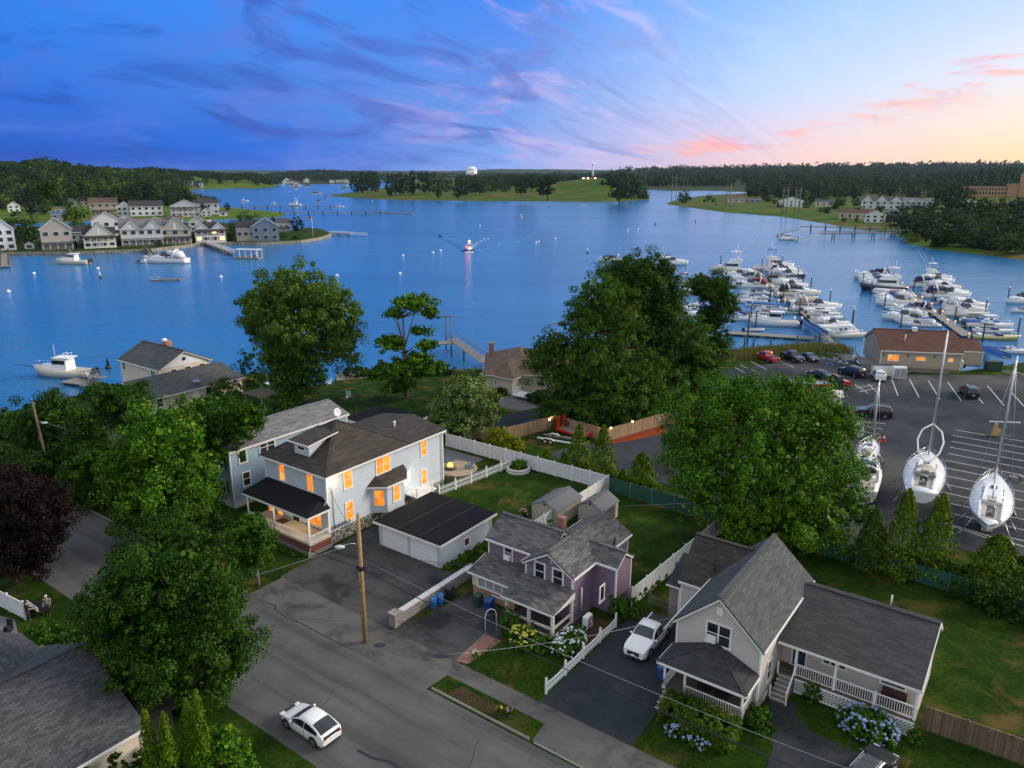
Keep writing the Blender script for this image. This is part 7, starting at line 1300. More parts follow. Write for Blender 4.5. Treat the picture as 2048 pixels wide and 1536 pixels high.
t = thing('annex_building', 'small tan annex on wheels beside the marina office', 'building', mo+Vector((14.4,0,0)), R(-11)); wl, rf, tr = gable(.4,5.0,1.2,9.5,3.3,4.9,'s',ov=.2,rk=.15,z0=.5); part(t, 'wall', wl, S_OFF); part(t, 'roof', rf, R_RUST); part(t, 'trim', tr, WHITE); part(t, 'wheel', MB().tube((1.8,1.0,.35),(1.8,1.35,.35),.35,n=12), BLACK); part(t, 'undercarriage', MB().box(.6,4.8,1.5,9,.3,.6), DARK)
t = thing('ice_box_cabinet', 'long white ice box cabinet with a dark top by the office', 'cabinet', P(1745,752,0), R(-7)); part(t, 'cabinet', MB().box(0,4.3,0,1.1,.05,2.0), VINYL); part(t, 'top', MB().box(-.05,4.35,-.05,1.15,2.0,2.1), DARK)
for k in range(4): part(t, 'door', MB().box(.1+k*1.05,1.05+k*1.05,-.04,-.005,.2,1.85), WHITE)
t = thing('vending_machine', 'white ice freezer with two round emblems beside the cabinet', 'freezer', P(1788,757,0), R(-7)); part(t, 'cabinet', MB().box(-.2,2.0,-.1,1.0,.05,2.1), VINYL); part(t, 'door', MB().box(-.1,.85,-.14,-.105,.2,1.8), plain('freezer_door', (.3,.3,.32), .4)); part(t, 'door', MB().box(.95,1.9,-.14,-.105,.2,1.8), MC['freezer_door'])
t = thing('gas_tank', 'pale green upright gas tank at the corner of the office', 'tank', P(1918,740,0), 0); part(t, 'tank', MB().lathe([(.01,0),(.5,.02),(.55,.3),(.55,1.7),(.35,2.0),(.1,2.1)], n=14), plain('pale_green_paint', (.22,.42,.30), .5)); part(t, 'valve', MB().lathe([(.12,2.1),(.12,2.3),(.01,2.32)], n=8), METAL)
t = thing('dumpster', 'dark green waste container beside the blue gangway', 'bin', P(1985,740,0), R(-8)); part(t, 'body', MB().box(-1.3,1.3,-.8,.8,.1,1.7), plain('dumpster_green', (.015,.05,.03), .6)); part(t, 'lid', MB().box(-1.35,1.35,-.85,.85,1.7,1.78), DARK)
t = thing('wooden_stairs', 'weathered wooden stairs and deck at the office side', 'stairs', P(1735,738,0), R(-11)); st = MB()
for k in range(5): st.box(-1.2+.0*k,1.2,-1.2+k*.35,-.85+k*.35,0,.2*(k+1))
part(t, 'step', st, WOODP); part(t, 'deck', MB().box(-1.2,2.2,.55,5.5,.9,1.05), WOODP); rl = MB(); railing(rl, (-1.2,.55,1.05),(-1.2,5.5,1.05), 1., .4); rl.beam((-1.2,-1.2,1.1),(-1.2,.55,2.05),.07,.07).beam((1.2,-1.2,1.1),(1.2,.55,2.05),.07,.07).beam((-1.2,-1.2,0),(-1.2,-1.2,1.1),.08,.08).beam((1.2,-1.2,0),(1.2,-1.2,1.1),.08,.08); part(t, 'railing', rl, WOODP)
single('rubbish_bin', 'pale rounded bin at the top of the car park stairs', 'bin', MB().lathe([(.4,0),(.45,1.),(.3,1.25),(.01,1.3)], n=12), WHITE, p=P(1708,723,0))
t = thing('ticket_booth', 'narrow white booth with a sloping roof in the car park', 'booth', P(1673,818,0), R(-10)); part(t, 'body', MB().box(-.55,.55,-.5,.5,0,2.3), WHITE); part(t, 'roof', MB().slab([(-.75,-.8,2.2),(.75,-.8,2.2),(.75,.7,2.9),(-.75,.7,2.9)], .1), WHITE); part(t, 'sign_plate', MB().box(-.2,.2,-.53,-.505,1.2,1.7), DARK)
t = thing('notice_board', 'large white notice board with faint lines in the car park', 'sign', P(1711,876,0), R(-12)); part(t, 'panel', MB().box(-.95,.95,-.03,.03,.25,2.4), WHITE); part(t, 'text_line', MB().box(-.7,.7,-.04,-.032,1.95,2.1).box(-.6,.6,-.04,-.032,1.6,1.68).box(-.6,.6,-.04,-.032,1.35,1.42).box(-.4,.4,-.04,-.032,.9,1.1), plain('faint_ink', (.45,.45,.45), .8))
ORG = plain('cone_orange', (.55,.06,.01), .5)
for x, lb in ((1758,'orange traffic cone with white band, nearer the small sailboat'),(1767,'orange traffic cone with white band, nearer the big sailboats')):
    t = thing('traffic_cone', lb, 'cone', P(x,882,0)); part(t, 'cone', MB().lathe([(.23,.05),(.05,.95),(.01,.97)], n=10), ORG); part(t, 'base', MB().box(-.3,.3,-.3,.3,0,.05), ORG); part(t, 'band', MB().lathe([(.175,.38),(.12,.65)], n=10), WHITE)
t = thing('boat_hoist', 'yellow jib crane stand with a white cross bar above', 'crane', P(1988,872,0), R(-8)); part(t, 'stand', MB().loft([[(-.4,-.3,0),(.4,-.3,0),(.4,.3,0),(-.4,.3,0)],[(-.2,-.15,1.9),(.2,-.15,1.9),(.2,.15,1.9),(-.2,.15,1.9)]]).box(0,.7,-.2,.2,.4,1.0), plain('ochre_paint', (.48,.30,.10), .6)); part(t, 'base', MB().box(-.8,2.4,-.5,.5,0,.12), DARK); part(t, 'cross_bar', MB().beam((-.9,.1,2.1),(3.2,.1,2.1),.12,.12).box(-.05,.05,.05,.15,1.9,2.1), VINYL)
for x in (2025,2046): single('concrete_block', 'pale concrete block on the car park by the pointed sailboat' , 'block', MB().box(-.45,.45,-.4,.4,0,.6), CONC, p=P(x,962,0), group='concrete blocks in the boat yard')
# --- sailboats standing ashore
def sailboat(label, stern, bow, B, zd, mast_h, foot=.12, wish=False, stern_pt=False, deckc=GELCOAT, can=None, mast_r=.11, dh=1.3):
    s_, b_ = Vector(stern), Vector(bow); c = (s_+b_)/2; d = b_-s_; L = d.length; t = thing('sailboat', label, 'sailboat', Vector((c.x,c.y,0)), math.atan2(d.y,d.x)); rings = []
    for k in range(13):
        f = k/12; x = -L/2+L*f; w = B/2*(max(.03, 1-abs((f-.44)/.56)**2.3) if f > .44 else (max(.04,1-abs((f-.44)/.44)**2.2) if stern_pt else .66+.34*(1-((.44-f)/.44)**1.8))); sh = zd+.28*(f-.35)**2*4*.6; kz = sh-dh*(1-.55*max(0,(f-.7)/.3)**2)*(1 if not stern_pt else 1-.5*max(0,(.25-f)/.25)**2)
        rings.append([(x,w*cc,sh+zz*(kz-sh)) for cc, zz in ((1,0),(1.0,.25),(.86,.6),(.45,.9),(0,1),(-.45,.9),(-.86,.6),(-1.0,.25),(-1,0))])
    part(t, 'hull', MB().loft(rings, 0, True, True), GELCOAT); part(t, 'stripe', MB().path([(r[1][0],r[1][1]*1.01,r[1][2]+.08) for r in rings], .05, 5).path([(r[7][0],r[7][1]*1.01,r[7][2]+.08) for r in rings], .05, 5), HULLS['navy'])
    part(t, 'keel', MB().loft([[(-L*.08,-.15,zd-dh*.9),(L*.1,-.15,zd-dh*.9),(L*.1,.15,zd-dh*.9),(-L*.08,.15,zd-dh*.9)],[(-L*.06,-.12,.25),(L*.06,-.12,.25),(L*.06,.12,.25),(-L*.06,.12,.25)]]), plain('bottom_paint', (.03,.10,.14), .7)); part(t, 'toe_rail', MB().path([r[0] for r in rings], .04, 5).path([r[8] for r in rings], .04, 5), CHROME)
    ch = part(t, 'coachroof', MB().loft([[(-L*.12,-B*.27,zd-.02),(L*.2,-B*.24,zd),(L*.30,-B*.12,zd+.05),(L*.30,B*.12,zd+.05),(L*.2,B*.24,zd),(-L*.12,B*.27,zd-.02)],[(-L*.12,-B*.22,zd+.42),(L*.16,-B*.18,zd+.38),(L*.25,-B*.08,zd+.25),(L*.25,B*.08,zd+.25),(L*.16,B*.18,zd+.38),(-L*.12,B*.22,zd+.42)]], 0, True, True), deckc)
    for x in (-.05,.05,.13):
        for y in (-1,1): part(ch, 'port_light', MB().box(L*x,L*x+.55,y*B*.245-.03,y*B*.245+.03,zd+.12,zd+.28), BGLASS)
    part(ch, 'hatch', MB().box(L*.12,L*.17,-.3,.3,zd+.38,zd+.45), HULLS['navy']); part(ch, 'companionway', MB().box(-L*.125,-L*.04,-.38,.38,zd+.3,zd+.47), DECK)
    cp = part(t, 'cockpit', MB().box(-L*.40,-L*.125,-B*.20,B*.20,zd-.03,zd+.04), DECK); part(cp, 'coaming', MB().beam((-L*.40,B*.24,zd+.1),(-L*.12,B*.26,zd+.15),.14,.28).beam((-L*.40,-B*.24,zd+.1),(-L*.12,-B*.26,zd+.15),.14,.28), GELCOAT); part(cp, 'well', MB().box(-L*.36,-L*.15,-B*.09,B*.09,zd+.041,zd+.05), plain('dark_well', (.05,.05,.05), .8)); wh = MB(); wh.path([(0,.45*math.cos(a*.524),.45*math.sin(a*.524)) for a in range(13)], .03, 5); wh.xf(Matrix.Translation((-L*.31,0,zd+.65))); wh.box(-L*.31-.06,-L*.31+.06,-.1,.1,zd+.05,zd+.6); part(cp, 'steering_wheel', wh, CHROME)
    if can: part(t, 'sprayhood', MB().loft([[(-L*.17,y*B*.30,zd+.2+zz) for y, zz in ((-1,0),(-.9,.55),(-.5,.9),(0,1.0),(.5,.9),(.9,.55),(1,0))],[(-L*.05,y*B*.26,zd+.3+zz) for y, zz in ((-1,0),(-.9,.4),(-.5,.7),(0,.78),(.5,.7),(.9,.4),(1,0))]], 0, False, True, False), CAN[can])
    mx = L/2-L*foot; m_ = part(t, 'mast', MB().tube((mx,0,zd),(mx,0,mast_h),mast_r,mast_r*.6,8), plain('mast_alloy', (.5,.5,.49), .35, .5)); part(m_, 'halyard', MB().tube((mx-.2,.12,zd+.6),(mx-.1,.08,mast_h-.4),.02,n=4).tube((mx-.35,-.12,zd+.6),(mx-.12,-.08,mast_h-.4),.02,n=4).tube((mx-.7,.05,zd+1.2),(mx-.12,0,mast_h-.2),.02,n=4).tube((mx-.5,-.3,zd+.6),(mx-.12,-.05,mast_h*.8),.018,n=4), METAL)
    if wish:
        for y in (-1,1): part(t, 'wishbone_boom', MB().path([(mx-.25,0,zd+4.1),(mx-1.0,y*1.0,zd+3.5),(mx-2.2,y*1.35,zd+2.6),(mx-3.6,y*1.1,zd+1.7),(mx-4.6,y*.5,zd+1.1),(mx-5.0,y*.05,zd+.85)], .10, 7), WHITE)
    else:
        part(t, 'boom', MB().tube((mx-.2,0,zd+1.5),(-L*.25,0,zd+1.5),.09,n=7), MC['mast_alloy'])
        part(t, 'forestay', MB().tube((L/2-.2,0,zd+.2),(mx,0,mast_h-.5),.05,n=5), WHITE); part(t, 'shroud', MB().tube((mx-.2,B*.42,zd),(mx,0,mast_h-.6),.02,n=4).tube((mx-.2,-B*.42,zd),(mx,0,mast_h-.6),.02,n=4), METAL)
    rl = MB()
    for y, i in ((1,0),(-1,8)):
        pts = [Vector(r[i])+Vector((0,-y*.08,.62)) for r in rings[1:]]; rl.path(pts, .02, 4); rl.path([q-Vector((0,0,.3)) for q in pts], .012, 4)
        for q in pts[::2]: rl.tube(q-Vector((0,0,.62)), q, .018, n=4)
    part(t, 'guard_rail', rl, CHROME)
    for x in (-.28,.0,.26):
        for y in (-1,1): part(t, 'stand', MB().tube((L*x,y*B*.62,0),(L*x,y*B*.34,zd-dh*.55),.06,n=6).tube((L*x-.6,y*B*.7,0),(L*x,y*B*.5,.9),.04,n=5).tube((L*x+.6,y*B*.7,0),(L*x,y*B*.5,.9),.04,n=5), METAL)
    part(t, 'cradle_base', MB().box(-L*.14,L*.14,-.5,.5,0,.25), WOODP); return t
t = sailboat('large white sailboat ashore with curved wishbone boom and tan cockpit hood', P(1841,992,2.6), P(1858,905,3.0), 4.2, 3.0, 18.3, .09, True, can='tan')
tr_ = MB(); part(t, 'name_panel', MB().box(-8.0,-7.9,-1.4,1.4,2.2,2.75) if 0 else MB(), DARK) if 0 else None
sailboat('white double-ended sailboat ashore with pointed stern and two tall spars', P(1976,1058,2.8), P(1991,946,3.2), 3.9, 3.1, 17.2, .13, False, True)
sailboat('small white sailboat ashore with red brown hatch beside traffic cones', P(1722,922,2.2), P(1748,882,2.2), 2.6, 2.2, 11.0, .25, dh=1.0, mast_r=.08)
sailboat('white sailboat hull ashore half hidden by the largest maple', P(1712,985,2.4), P(1752,912,2.4), 3.6, 2.4, 4.2, .3, dh=1.2, mast_r=.05) if 0 else boat('white motorboat on stands ashore half hidden by the largest maple', P(1728,968,1.3)+Vector((0,0,.1)), math.atan2(14,7.5), 'express', 9.5, 'white', None, name='stored_motorboat')
t = [o for o in SC.objects if o.name.startswith('stored_motorboat')][0]; part(t, 'cradle', MB().box(-2.4,2.4,-.3,.3,-1.4,-.45), WOODP)
for x in (-2.6,1.6):
    for y in (-1,1): part(t, 'stand', MB().tube((x,y*1.7,-1.4),(x,y*1.1,.0),.06,n=6), METAL)
# --- lobster boat and dock at the cream house, gangway by the catalpa
boat('white workboat with radar mast at the dock by the cream house', wp(128,752), R(172), 'pilot', 11.5, 'cream', 'white', name='lobster_boat')
t = [o for o in SC.objects if o.name.startswith('lobster_boat')][0]; part(t, 'tower', MB().path([(-1.6,-.8,2.9),(-1.9,-.6,4.6),(-1.9,.6,4.6),(-1.6,.8,2.9)], .05, 6).path([(-.2,-.8,2.9),(-1.0,-.6,4.6),(-1.0,.6,4.6),(-.2,.8,2.9)], .05, 6).tube((1.2,0,3),(1.2,0,6.2),.03), VINYL); part(t, 'harpoon_pulpit', MB().tube((5.5,0,1.7),(10.2,0,1.9),.07,.05), DARK)
pier('small grey floating dock beside the white workboat', P(135,760,-1.5), P(195,768,-1.5), 3.0); gangway('short aluminium gangway at the workboat dock', P(165,752,-1.5), P(208,757,-.5), WZ+.6, -.3); pier('grey timber pier leading from the cream house', P(168,775,-.6), P(245,782,-.3), 2.2, .05, name='timber_pier', floats=False)
t = gangway('long white aluminium gangway down to water beside catalpa', P(905,690,-1.2), P(972,728,0), .25, .3, PLK, METAL, 2.2, 1.5); pier('grey platform at the end of the white gangway', P(868,692,-.5), P(912,690,-.5), 3.0, .2, name='timber_pier', floats=False)
g_ = P(898,700,-2); t = thing('gallows_frame', 'tall grey timber gallows frame over the gangway platform', 'hoist frame', Vector((g_.x,g_.y,0)), R(10)); part(t, 'post', MB().tube((-.6,0,-3),(-.6,0,5.4),.14), WOODP); part(t, 'post', MB().tube((.6,0,-3),(.6,0,5.4),.14), WOODP); part(t, 'beam', MB().box(-1.6,.75,-.12,.12,5.4,5.65), WOODP)
for x, y in ((903,712),(928,722)): piling(P(x,y,WZ), 2.3, False, 'dark timber piling under the white gangway', 'pilings under the white gangway')
# ------------------------------------------------------------------ far banks: houses
WALLS = {k: siding('far_'+k, c, .3) for k, c in dict(white=(.72,.73,.74), tan=(.46,.41,.34), taupe=(.42,.38,.335), green=(.56,.60,.50), grey=(.58,.60,.62), blue=(.16,.22,.28), cream=(.60,.55,.44), slate=(.22,.25,.28)).items()}
ROOFS = dict(dark=R_DGREY, grey=R_SLATE, pale=R_GREY, brown=R_TAN, rust=R_RUST, blue=plain('solar_blue', (.02,.06,.16), .35))
WGL = glass('far_window_glass', (.02,.025,.03), .15)
FWIN = emit('far_lit_window', (1.,.55,.2), 2.2)
def house(label, x0, x1, yb, yt, wall='white', roof='dark', kind='f', deep=None, land=None, floors=2, cols=3, porch=0, lit=0, gables=0, name='house', group=None, parts=True, extra=None):
    """A house from its photographed width x0..x1, base row yb and top row yt. kind: f gable to the viewer, s ridge across, h hip."""
    p = P((x0+x1)/2, yb, WZ+1.3)
    if land is not None: p = land.at((p.x, p.y)); q = P((x0+x1)/2, yb, p.z); p = land.at((q.x, q.y))
    k = (p.y*CT-(p.z-H)*ST)/F; w = (x1-x0)*k; hgt = (yb-yt)*k*1.02; dp = deep or max(7, w*.75); az = -math.atan2(p.x, p.y)
    t = thing(name, label, 'house', p, az, group); hw = w/2; ze = hgt*{'f':.62,'s':.64,'h':.66}[kind]; wl, rf, tr = MB(), MB(), MB()
    wl.box(-hw*.94, hw*.94, .3, dp-.3, -1, ze)
    if kind == 'f':
        for y in (.3, dp-.3): wl.face([(-hw*.94,y,ze),(hw*.94,y,ze),(0,y,hgt*.97)])
        for s in (1,-1): rf.slab([(s*hw*1.02,-.1,ze-.1),(0,-.1,hgt),(0,dp+.1,hgt),(s*hw*1.02,dp+.1,ze-.1)][::s], .18); tr.beam((s*hw*1.02,-.14,ze-.2),(0,-.14,hgt-.1),.1,.32)
    elif kind == 's':
        for x in (-hw*.94, hw*.94): wl.face([(x,.3,ze),(x,dp-.3,ze),(x,dp/2,hgt*.97)])
        rf.slab([(-hw,-.2,ze-.1),(hw,-.2,ze-.1),(hw,dp/2,hgt),(-hw,dp/2,hgt)], .18).slab([(-hw,dp/2,hgt),(hw,dp/2,hgt),(hw,dp+.2,ze-.1),(-hw,dp+.2,ze-.1)], .18); tr.beam((-hw,-.25,ze-.2),(hw,-.25,ze-.2),.1,.25)
    else:
        A = [(-hw,-.2,ze-.1),(hw,-.2,ze-.1),(hw,dp+.2,ze-.1),(-hw,dp+.2,ze-.1)]; r0, r1 = (-hw*.3,dp/2,hgt), (hw*.3,dp/2,hgt); rf.slab([A[0],A[1],r1,r0], .18).slab([A[1],A[2],r1], .18).slab([A[2],A[3],r0,r1], .18).slab([A[3],A[0],r0], .18); tr.beam((-hw,-.25,ze-.2),(hw,-.25,ze-.2),.1,.25)
    if parts:
        part(t, 'wall', wl, WALLS[wall]); rp = part(t, 'roof', rf, ROOFS[roof]); part(t, 'trim', tr, WHITE)
        for fl in range(floors):
            for c in range(cols):
                x = -hw*.94+(c+.5)*hw*1.88/cols; z = ze*(fl+.55)/floors; ww, wh = min(2.1, hw*1.15/cols), min(1.8, ze/floors*.55)
                part(t, 'window', MB().box(x-ww/2-.12,x+ww/2+.12,.22,.29,z-wh/2-.12,z+wh/2+.12).box(x-ww/2,x+ww/2,.17,.218,z-wh/2,z+wh/2,1), [WHITE, FWIN if lit and (c+fl) % 3 == 0 else WGL])
        for g in range(gables):
            x = (g+.5-gables/2)*w/gables; gw = w/gables*.38; f = MB(); f.loft([[(x-gw,-.3,ze-.1),(x+gw,-.3,ze-.1),(x,-.3,ze+gw*.95)],[(x-gw,dp*.45,ze-.1),(x+gw,dp*.45,ze-.1),(x,dp*.45,ze+gw*.95)]]); d_ = part(rp, 'dormer', f, WALLS[wall])
            f = MB()
            for s in (1,-1): f.slab([(x+s*gw*1.15,-.5,ze-.15),(x,-.5,ze+gw*1.05),(x,dp*.5,ze+gw*1.05),(x+s*gw*1.15,dp*.5,ze-.15)][::s], .15)
            part(rp, 'dormer_roof', f, ROOFS[roof]); part(rp, 'trim', MB().beam((x-gw*1.1,-.54,ze-.2),(x,-.54,ze+gw),.08,.28).beam((x+gw*1.1,-.54,ze-.2),(x,-.54,ze+gw),.08,.28).box(x-.5,x+.5,-.36,-.31,ze+.1,ze+gw*.5), WHITE)
        if porch:
            hp = min(3.0, ze*.5) if porch == 1 else ze*.86; f = MB().slab([(-hw*.95,-3.0,hp-.3),(hw*.95,-3.0,hp-.3),(hw*.95,.25,hp+.5),(-hw*.95,.25,hp+.5)], .2); part(t, 'porch_roof', f, ROOFS[roof]); n = max(3, int(w/3))
            for i in range(n+1): x = -hw*.9+i*hw*1.8/n; part(t, 'porch_post', MB().box(x-.14,x+.14,-2.9,-2.6,-.5,hp-.4), WHITE)
            f = MB().box(-hw*.93,hw*.93,-2.95,.3,-.5,.25); porch == 2 and f.box(-hw*.93,hw*.93,-2.95,-2.85,ze*.42,ze*.5); part(t, 'porch_floor', f, WHITE if porch == 2 else CONC)
    else:
        for m_ in (rf,): b = len(wl.v); wl.v += m_.v; wl.f += [tuple(b+i for i in f) for f in m_.f]; wl.m += [1]*len(m_.f); wl.sm += m_.sm
        o = link('house_body', wl.mesh('house_body', [WALLS[wall], ROOFS[roof]]), t)
    if extra: extra(t, hw, dp, ze, hgt)
    return t
def cupola(t, hw, dp, ze, h): part(t, 'cupola', MB().box(-1.1,1.1,dp/2-1,dp/2+1,h-.5,h+1.2), WHITE); part(t, 'cupola_roof', MB().lathe([(1.9,0),(.05,.8)], (0,dp/2,h+1.2), 4), R_DGREY)
def round_vent(t, hw, dp, ze, h): part(t, 'gable_panel', MB().extr([(-hw*.28,-.45,ze+.2),(hw*.28,-.45,ze+.2),(0,-.45,h*.93)], (0,-.06,0)), WALLS['cream'])
for a in (
    ('white and blue waterfront house at the edge of view with arched porch', -22,31,501,436,'white','dark','f',None,None,3,3,0),
    ('tiny white shed between the waterfront houses', 51,68,498,484,'white','grey','f',4,None,1,1,0),
    ('tall taupe shingled waterfront house with steep gable and small balcony', 88,146,498,437,'taupe','grey','f',None,None,2,3,1),
    ('dark slate house tucked behind the taupe waterfront house', 142,172,486,453,'slate','dark','s',None,None,1,2,0),
    ('pale green waterfront house with central gable balcony and dark roof', 171,232,495,457,'green','dark','s',None,None,2,4,2,0,1),
    ('large grey waterfront house with broad roof, dormers and column porch', 246,327,490,441,'grey','pale','s',None,None,2,5,1,0,2),
    ('white and grey double gabled house behind the pale green house', 188,245,472,425,'white','dark','f',None,None,2,3,0),
    ('brown waterfront house with dark hip roof and cream gable', 322,384,487,445,'tan','dark','h',None,None,2,3,1,0,1),
    ('white waterfront house with twin gables and white roof cupola', 392,453,484,445,'grey','dark','h',None,None,2,4,2,1,2,cupola),
    ('pale gambrel roofed house behind the twin gabled house', 379,414,463,433,'grey','grey','f',None,None,2,2,0),
    ('blue grey house with white gable trim near the sea wall point', 505,560,482,437,'blue','grey','f',None,None,2,3,0),
    ('low dark roofed house next to blue grey point house', 474,512,482,443,'tan','dark','s',None,None,1,3,0),
    ('white porch house at the tip of the point with flagpole', 553,582,463,438,'white','grey','s',None,None,1,2,1)):
    house(*a[:9], land=None, floors=a[10], cols=a[11], porch=a[12], lit=a[13] if len(a) > 13 else 0, gables=a[14] if len(a) > 14 else 0, extra=a[15] if len(a) > 15 else None)
for a in (
    ('small white gabled house before the wooded hill at edge of view', 18,40,424,404,'white','brown','f',2,2,0),
    ('flat pale tan house under the wooded hill', 141,179,413,397,'tan','grey','s',1,3,0),
    ('taupe house with brown roof and red chimney under the hill', 183,236,427,397,'taupe','brown','s',2,4,1),
    ('pale grey gabled house beside the taupe house', 236,266,432,404,'grey','dark','f',2,3,0),
    ('modern white house with black roof on the marsh', 263,326,432,403,'white','dark','s',2,5,0),
    ('dark roofed house behind the modern white house', 280,325,404,390,'slate','dark','s',1,3,0),
    ('tall white house with glass gable, balconies and flag on the marsh', 343,400,433,401,'grey','grey','f',3,5,2),
    ('pale house with dark hip roof at the marsh pier', 385,440,429,397,'grey','dark','h',2,4,0),
    ('tiny white outhouse at the marsh edge by the pier', 438,455,432,422,'white','grey','s',1,1,0),
    ('dark blue solar roofed house between the two rows', 104,134,439,424,'slate','blue','s',1,2,0),
    ('grey brown roofed house by the far cove', 366,405,402,388,'taupe','dark','s',1,3,0),
    ('white house with brown roof on the wooded cove', 330,358,376,362,'white','brown','s',2,3,0),
    ('yellow and white waterside house on the far cove', 360,388,379,369,'cream','grey','s',1,3,0), ('row of white waterside cottages on the far cove', 386,407,379,368,'white','grey','h',2,3,0)):
    house(*a[:8], land=HILL, floors=a[8], cols=a[9], porch=a[10])
for a in (
    ('small white house between glass gabled and hip roofed houses', 404,424,440,424,'white','dark','f',2,2,0),
    ('small grey house behind the brown waterfront house', 330,352,452,436,'grey','grey','s',1,3,0),
    ('white cottage with brown roof among trees below hill', 112,134,428,414,'white','brown','s',1,2,0),
    ('pale blue grey cottage by the marsh and bright tree', 186,208,446,430,'grey','dark','f',2,2,0),
    ('white cottage with dark roof beside modern white house', 240,262,446,430,'white','dark','f',2,2,0),
    ('small tan cottage under the hill at edge of view', 62,84,428,414,'tan','grey','s',1,2,0),
    ('white cottage at the back of the marsh island', 300,322,448,434,'white','grey','f',2,2,0)):
    house(*a[:8], land=None if a[3] > 443 else HILL, floors=a[8], cols=a[9], porch=a[10])
for a in (
    ('white gabled house behind tall wooden pylons on the green bank', 1558,1606,414,395,'white','grey','f',2,3,0),
    ('cream house among trees on the green bank', 1630,1664,413,400,'cream','grey','s',1,3,0),
    ('long tan house with dark brown roof on the green bank', 1677,1736,439,420,'tan','rust','s',1,4,0),
    ('tall white house with big gable windows on the bank', 1729,1769,445,422,'white','grey','f',2,3,0),
    ('long white and grey many-gabled house above the tan house', 1722,1800,418,395,'grey','grey','s',2,6,0,0,3),
    ('long grey row of houses left of the dark wood', 1800,1862,417,397,'grey','pale','s',2,6,0,0,4),
    ('grey roofed house between the white house and the wood', 1770,1800,438,418,'slate','grey','f',1,2,0),
    ('low brown roofed house on the green spit', 1455,1490,406,393,'tan','brown','s',1,3,0), ('low grey roofed house on the green spit', 1488,1522,406,395,'slate','grey','h',1,3,0),
    ('white roofed house half hidden in the dark wood', 1925,1952,412,398,'white','pale','f',1,2,0)):
    house(*a[:8], land=RIGHT, floors=a[8], cols=a[9], porch=a[10], gables=a[12] if len(a) > 12 else 0)
# the brick school on the hill, the club house, the far town
q = RIGHT.at((PY(1990,378,860).x, 860)); t = thing('school_building', 'long orange brick school building with square tower on the hill', 'building', Vector((q.x,860,PY(1990,392,860).z)), -.45); SB = brickm('school_brick', (.36,.19,.10), (.44,.25,.14), (.3,.22,.16), 1.2, .5)
part(t, 'wall', MB().box(-30,12,0,14,-4,9.5), SB); part(t, 'wing', MB().box(12,46,-3,14,-4,12.5), SB); part(t, 'tower', MB().box(22,29,-5,2,-4,24), SB); part(t, 'roof', MB().box(-30.4,12,-.4,14.4,9.5,10.1).box(12.2,46.4,-3.4,14.4,12.5,13.1), CONC)
for k in range(14): part(t, 'window', MB().box(-28.5+k*2.9,-26.9+k*2.9,-.12,-.02,1.6,4.6), WGL)
for k in range(14): part(t, 'window', MB().box(-28.5+k*2.9,-26.9+k*2.9,-.12,-.02,6.0,8.2), WGL)
q = PY(1178,362,1255); t = thing('club_house', 'floodlit pale club house on the golf course hill', 'building', Vector((q.x,1255,q.z-1)), 0); part(t, 'wall', MB().box(-13,13,0,12,-2,4), WALLS['cream']); part(t, 'roof', MB().slab([(-13.5,-.5,3.9),(13.5,-.5,3.9),(11,6,7),(-11,6,7)], .3).slab([(-11,6,7),(11,6,7),(13.5,12.5,3.9),(-13.5,12.5,3.9)], .3), R_TAN)
for x in (-9,-2,10): part(t, 'flood_lamp', MB().ball((x,-.5,5.2), .8, nu=8, nv=6), LAMP)
for i in range(34):
    x = 562+rnd.random()*156; Y = 2560+rnd.random()*900; X, YY, Z = ray(x, 350); q = FARM.at((X/YY*Y, Y)); w_ = rnd.uniform(11,20); y0 = 768+F*(-((q.z-H)*CT+Y*ST))/(Y*CT-(q.z-H)*ST); k = (Y*CT-(q.z-H)*ST)/F
    house('small pale house among trees on the far shore', x-w_/2/k, x+w_/2/k, y0, y0-rnd.uniform(10,15)/k, rnd.choice(('white','white','cream','grey')), rnd.choice(('brown','grey','dark')), rnd.choice('fs'), 12, FARM, group='small houses on the far shore', parts=False)
for x, y, Y in ((1593,341,3300),(1780,339,3300),(1658,339.5,3600)):
    q = PY(x, y+2.5, Y); t = thing('house', 'pale speck of a house on the wooded skyline', 'house', q, 0, 'houses on the wooded skyline'); part(t, 'wall', MB().box(-9,9,0,10,-6,5), WALLS['white']); part(t, 'roof', MB().slab([(-9.5,-.5,4.8),(9.5,-.5,4.8),(9.5,5,9),(-9.5,5,9)], .3), R_GREY)
# --- towers, bridges, pylons
q = PY(943.5,347,4200); t = thing('storage_dome', 'large white domed tank on the far horizon', 'tank', Vector((q.x,4200,q.z)), 0); part(t, 'wall', MB().lathe([(29,-25),(29,16)], n=24), VINYL); part(t, 'dome', MB().lathe([(29,16),(26,25),(18,32),(8,36),(.1,37)], n=24), VINYL)
q = PY(1186,342,3600); t = thing('water_tower', 'slender white water tower above the wooded horizon', 'water tower', Vector((q.x,3600,q.z)), 0); part(t, 'shaft', MB().lathe([(5,-30),(4,5),(4,22)], n=14), VINYL); part(t, 'tank', MB().ball((0,0,28), 7, 7, 7, 14, 8), VINYL)
def bridge(label, xa, xb, y, ytop, Y, n, m): 
    a, b = PY(xa,y,Y), PY(xb,y,Y); zt = PY((xa+xb)/2,ytop,Y).z; L = b.x-a.x; t = thing('bridge', label, 'bridge', (a.x,Y,0), 0); part(t, 'deck', MB().box(0,L,-5,5,zt-2.2,zt), m); part(t, 'parapet', MB().box(0,L,-5.3,-5,zt-.2,zt+1.2), m)
    for i in range(n): part(t, 'pier', MB().box((i+.5)*L/n-1.,(i+.5)*L/n+1.,-4,4,WZ-2,zt-2.2), m)
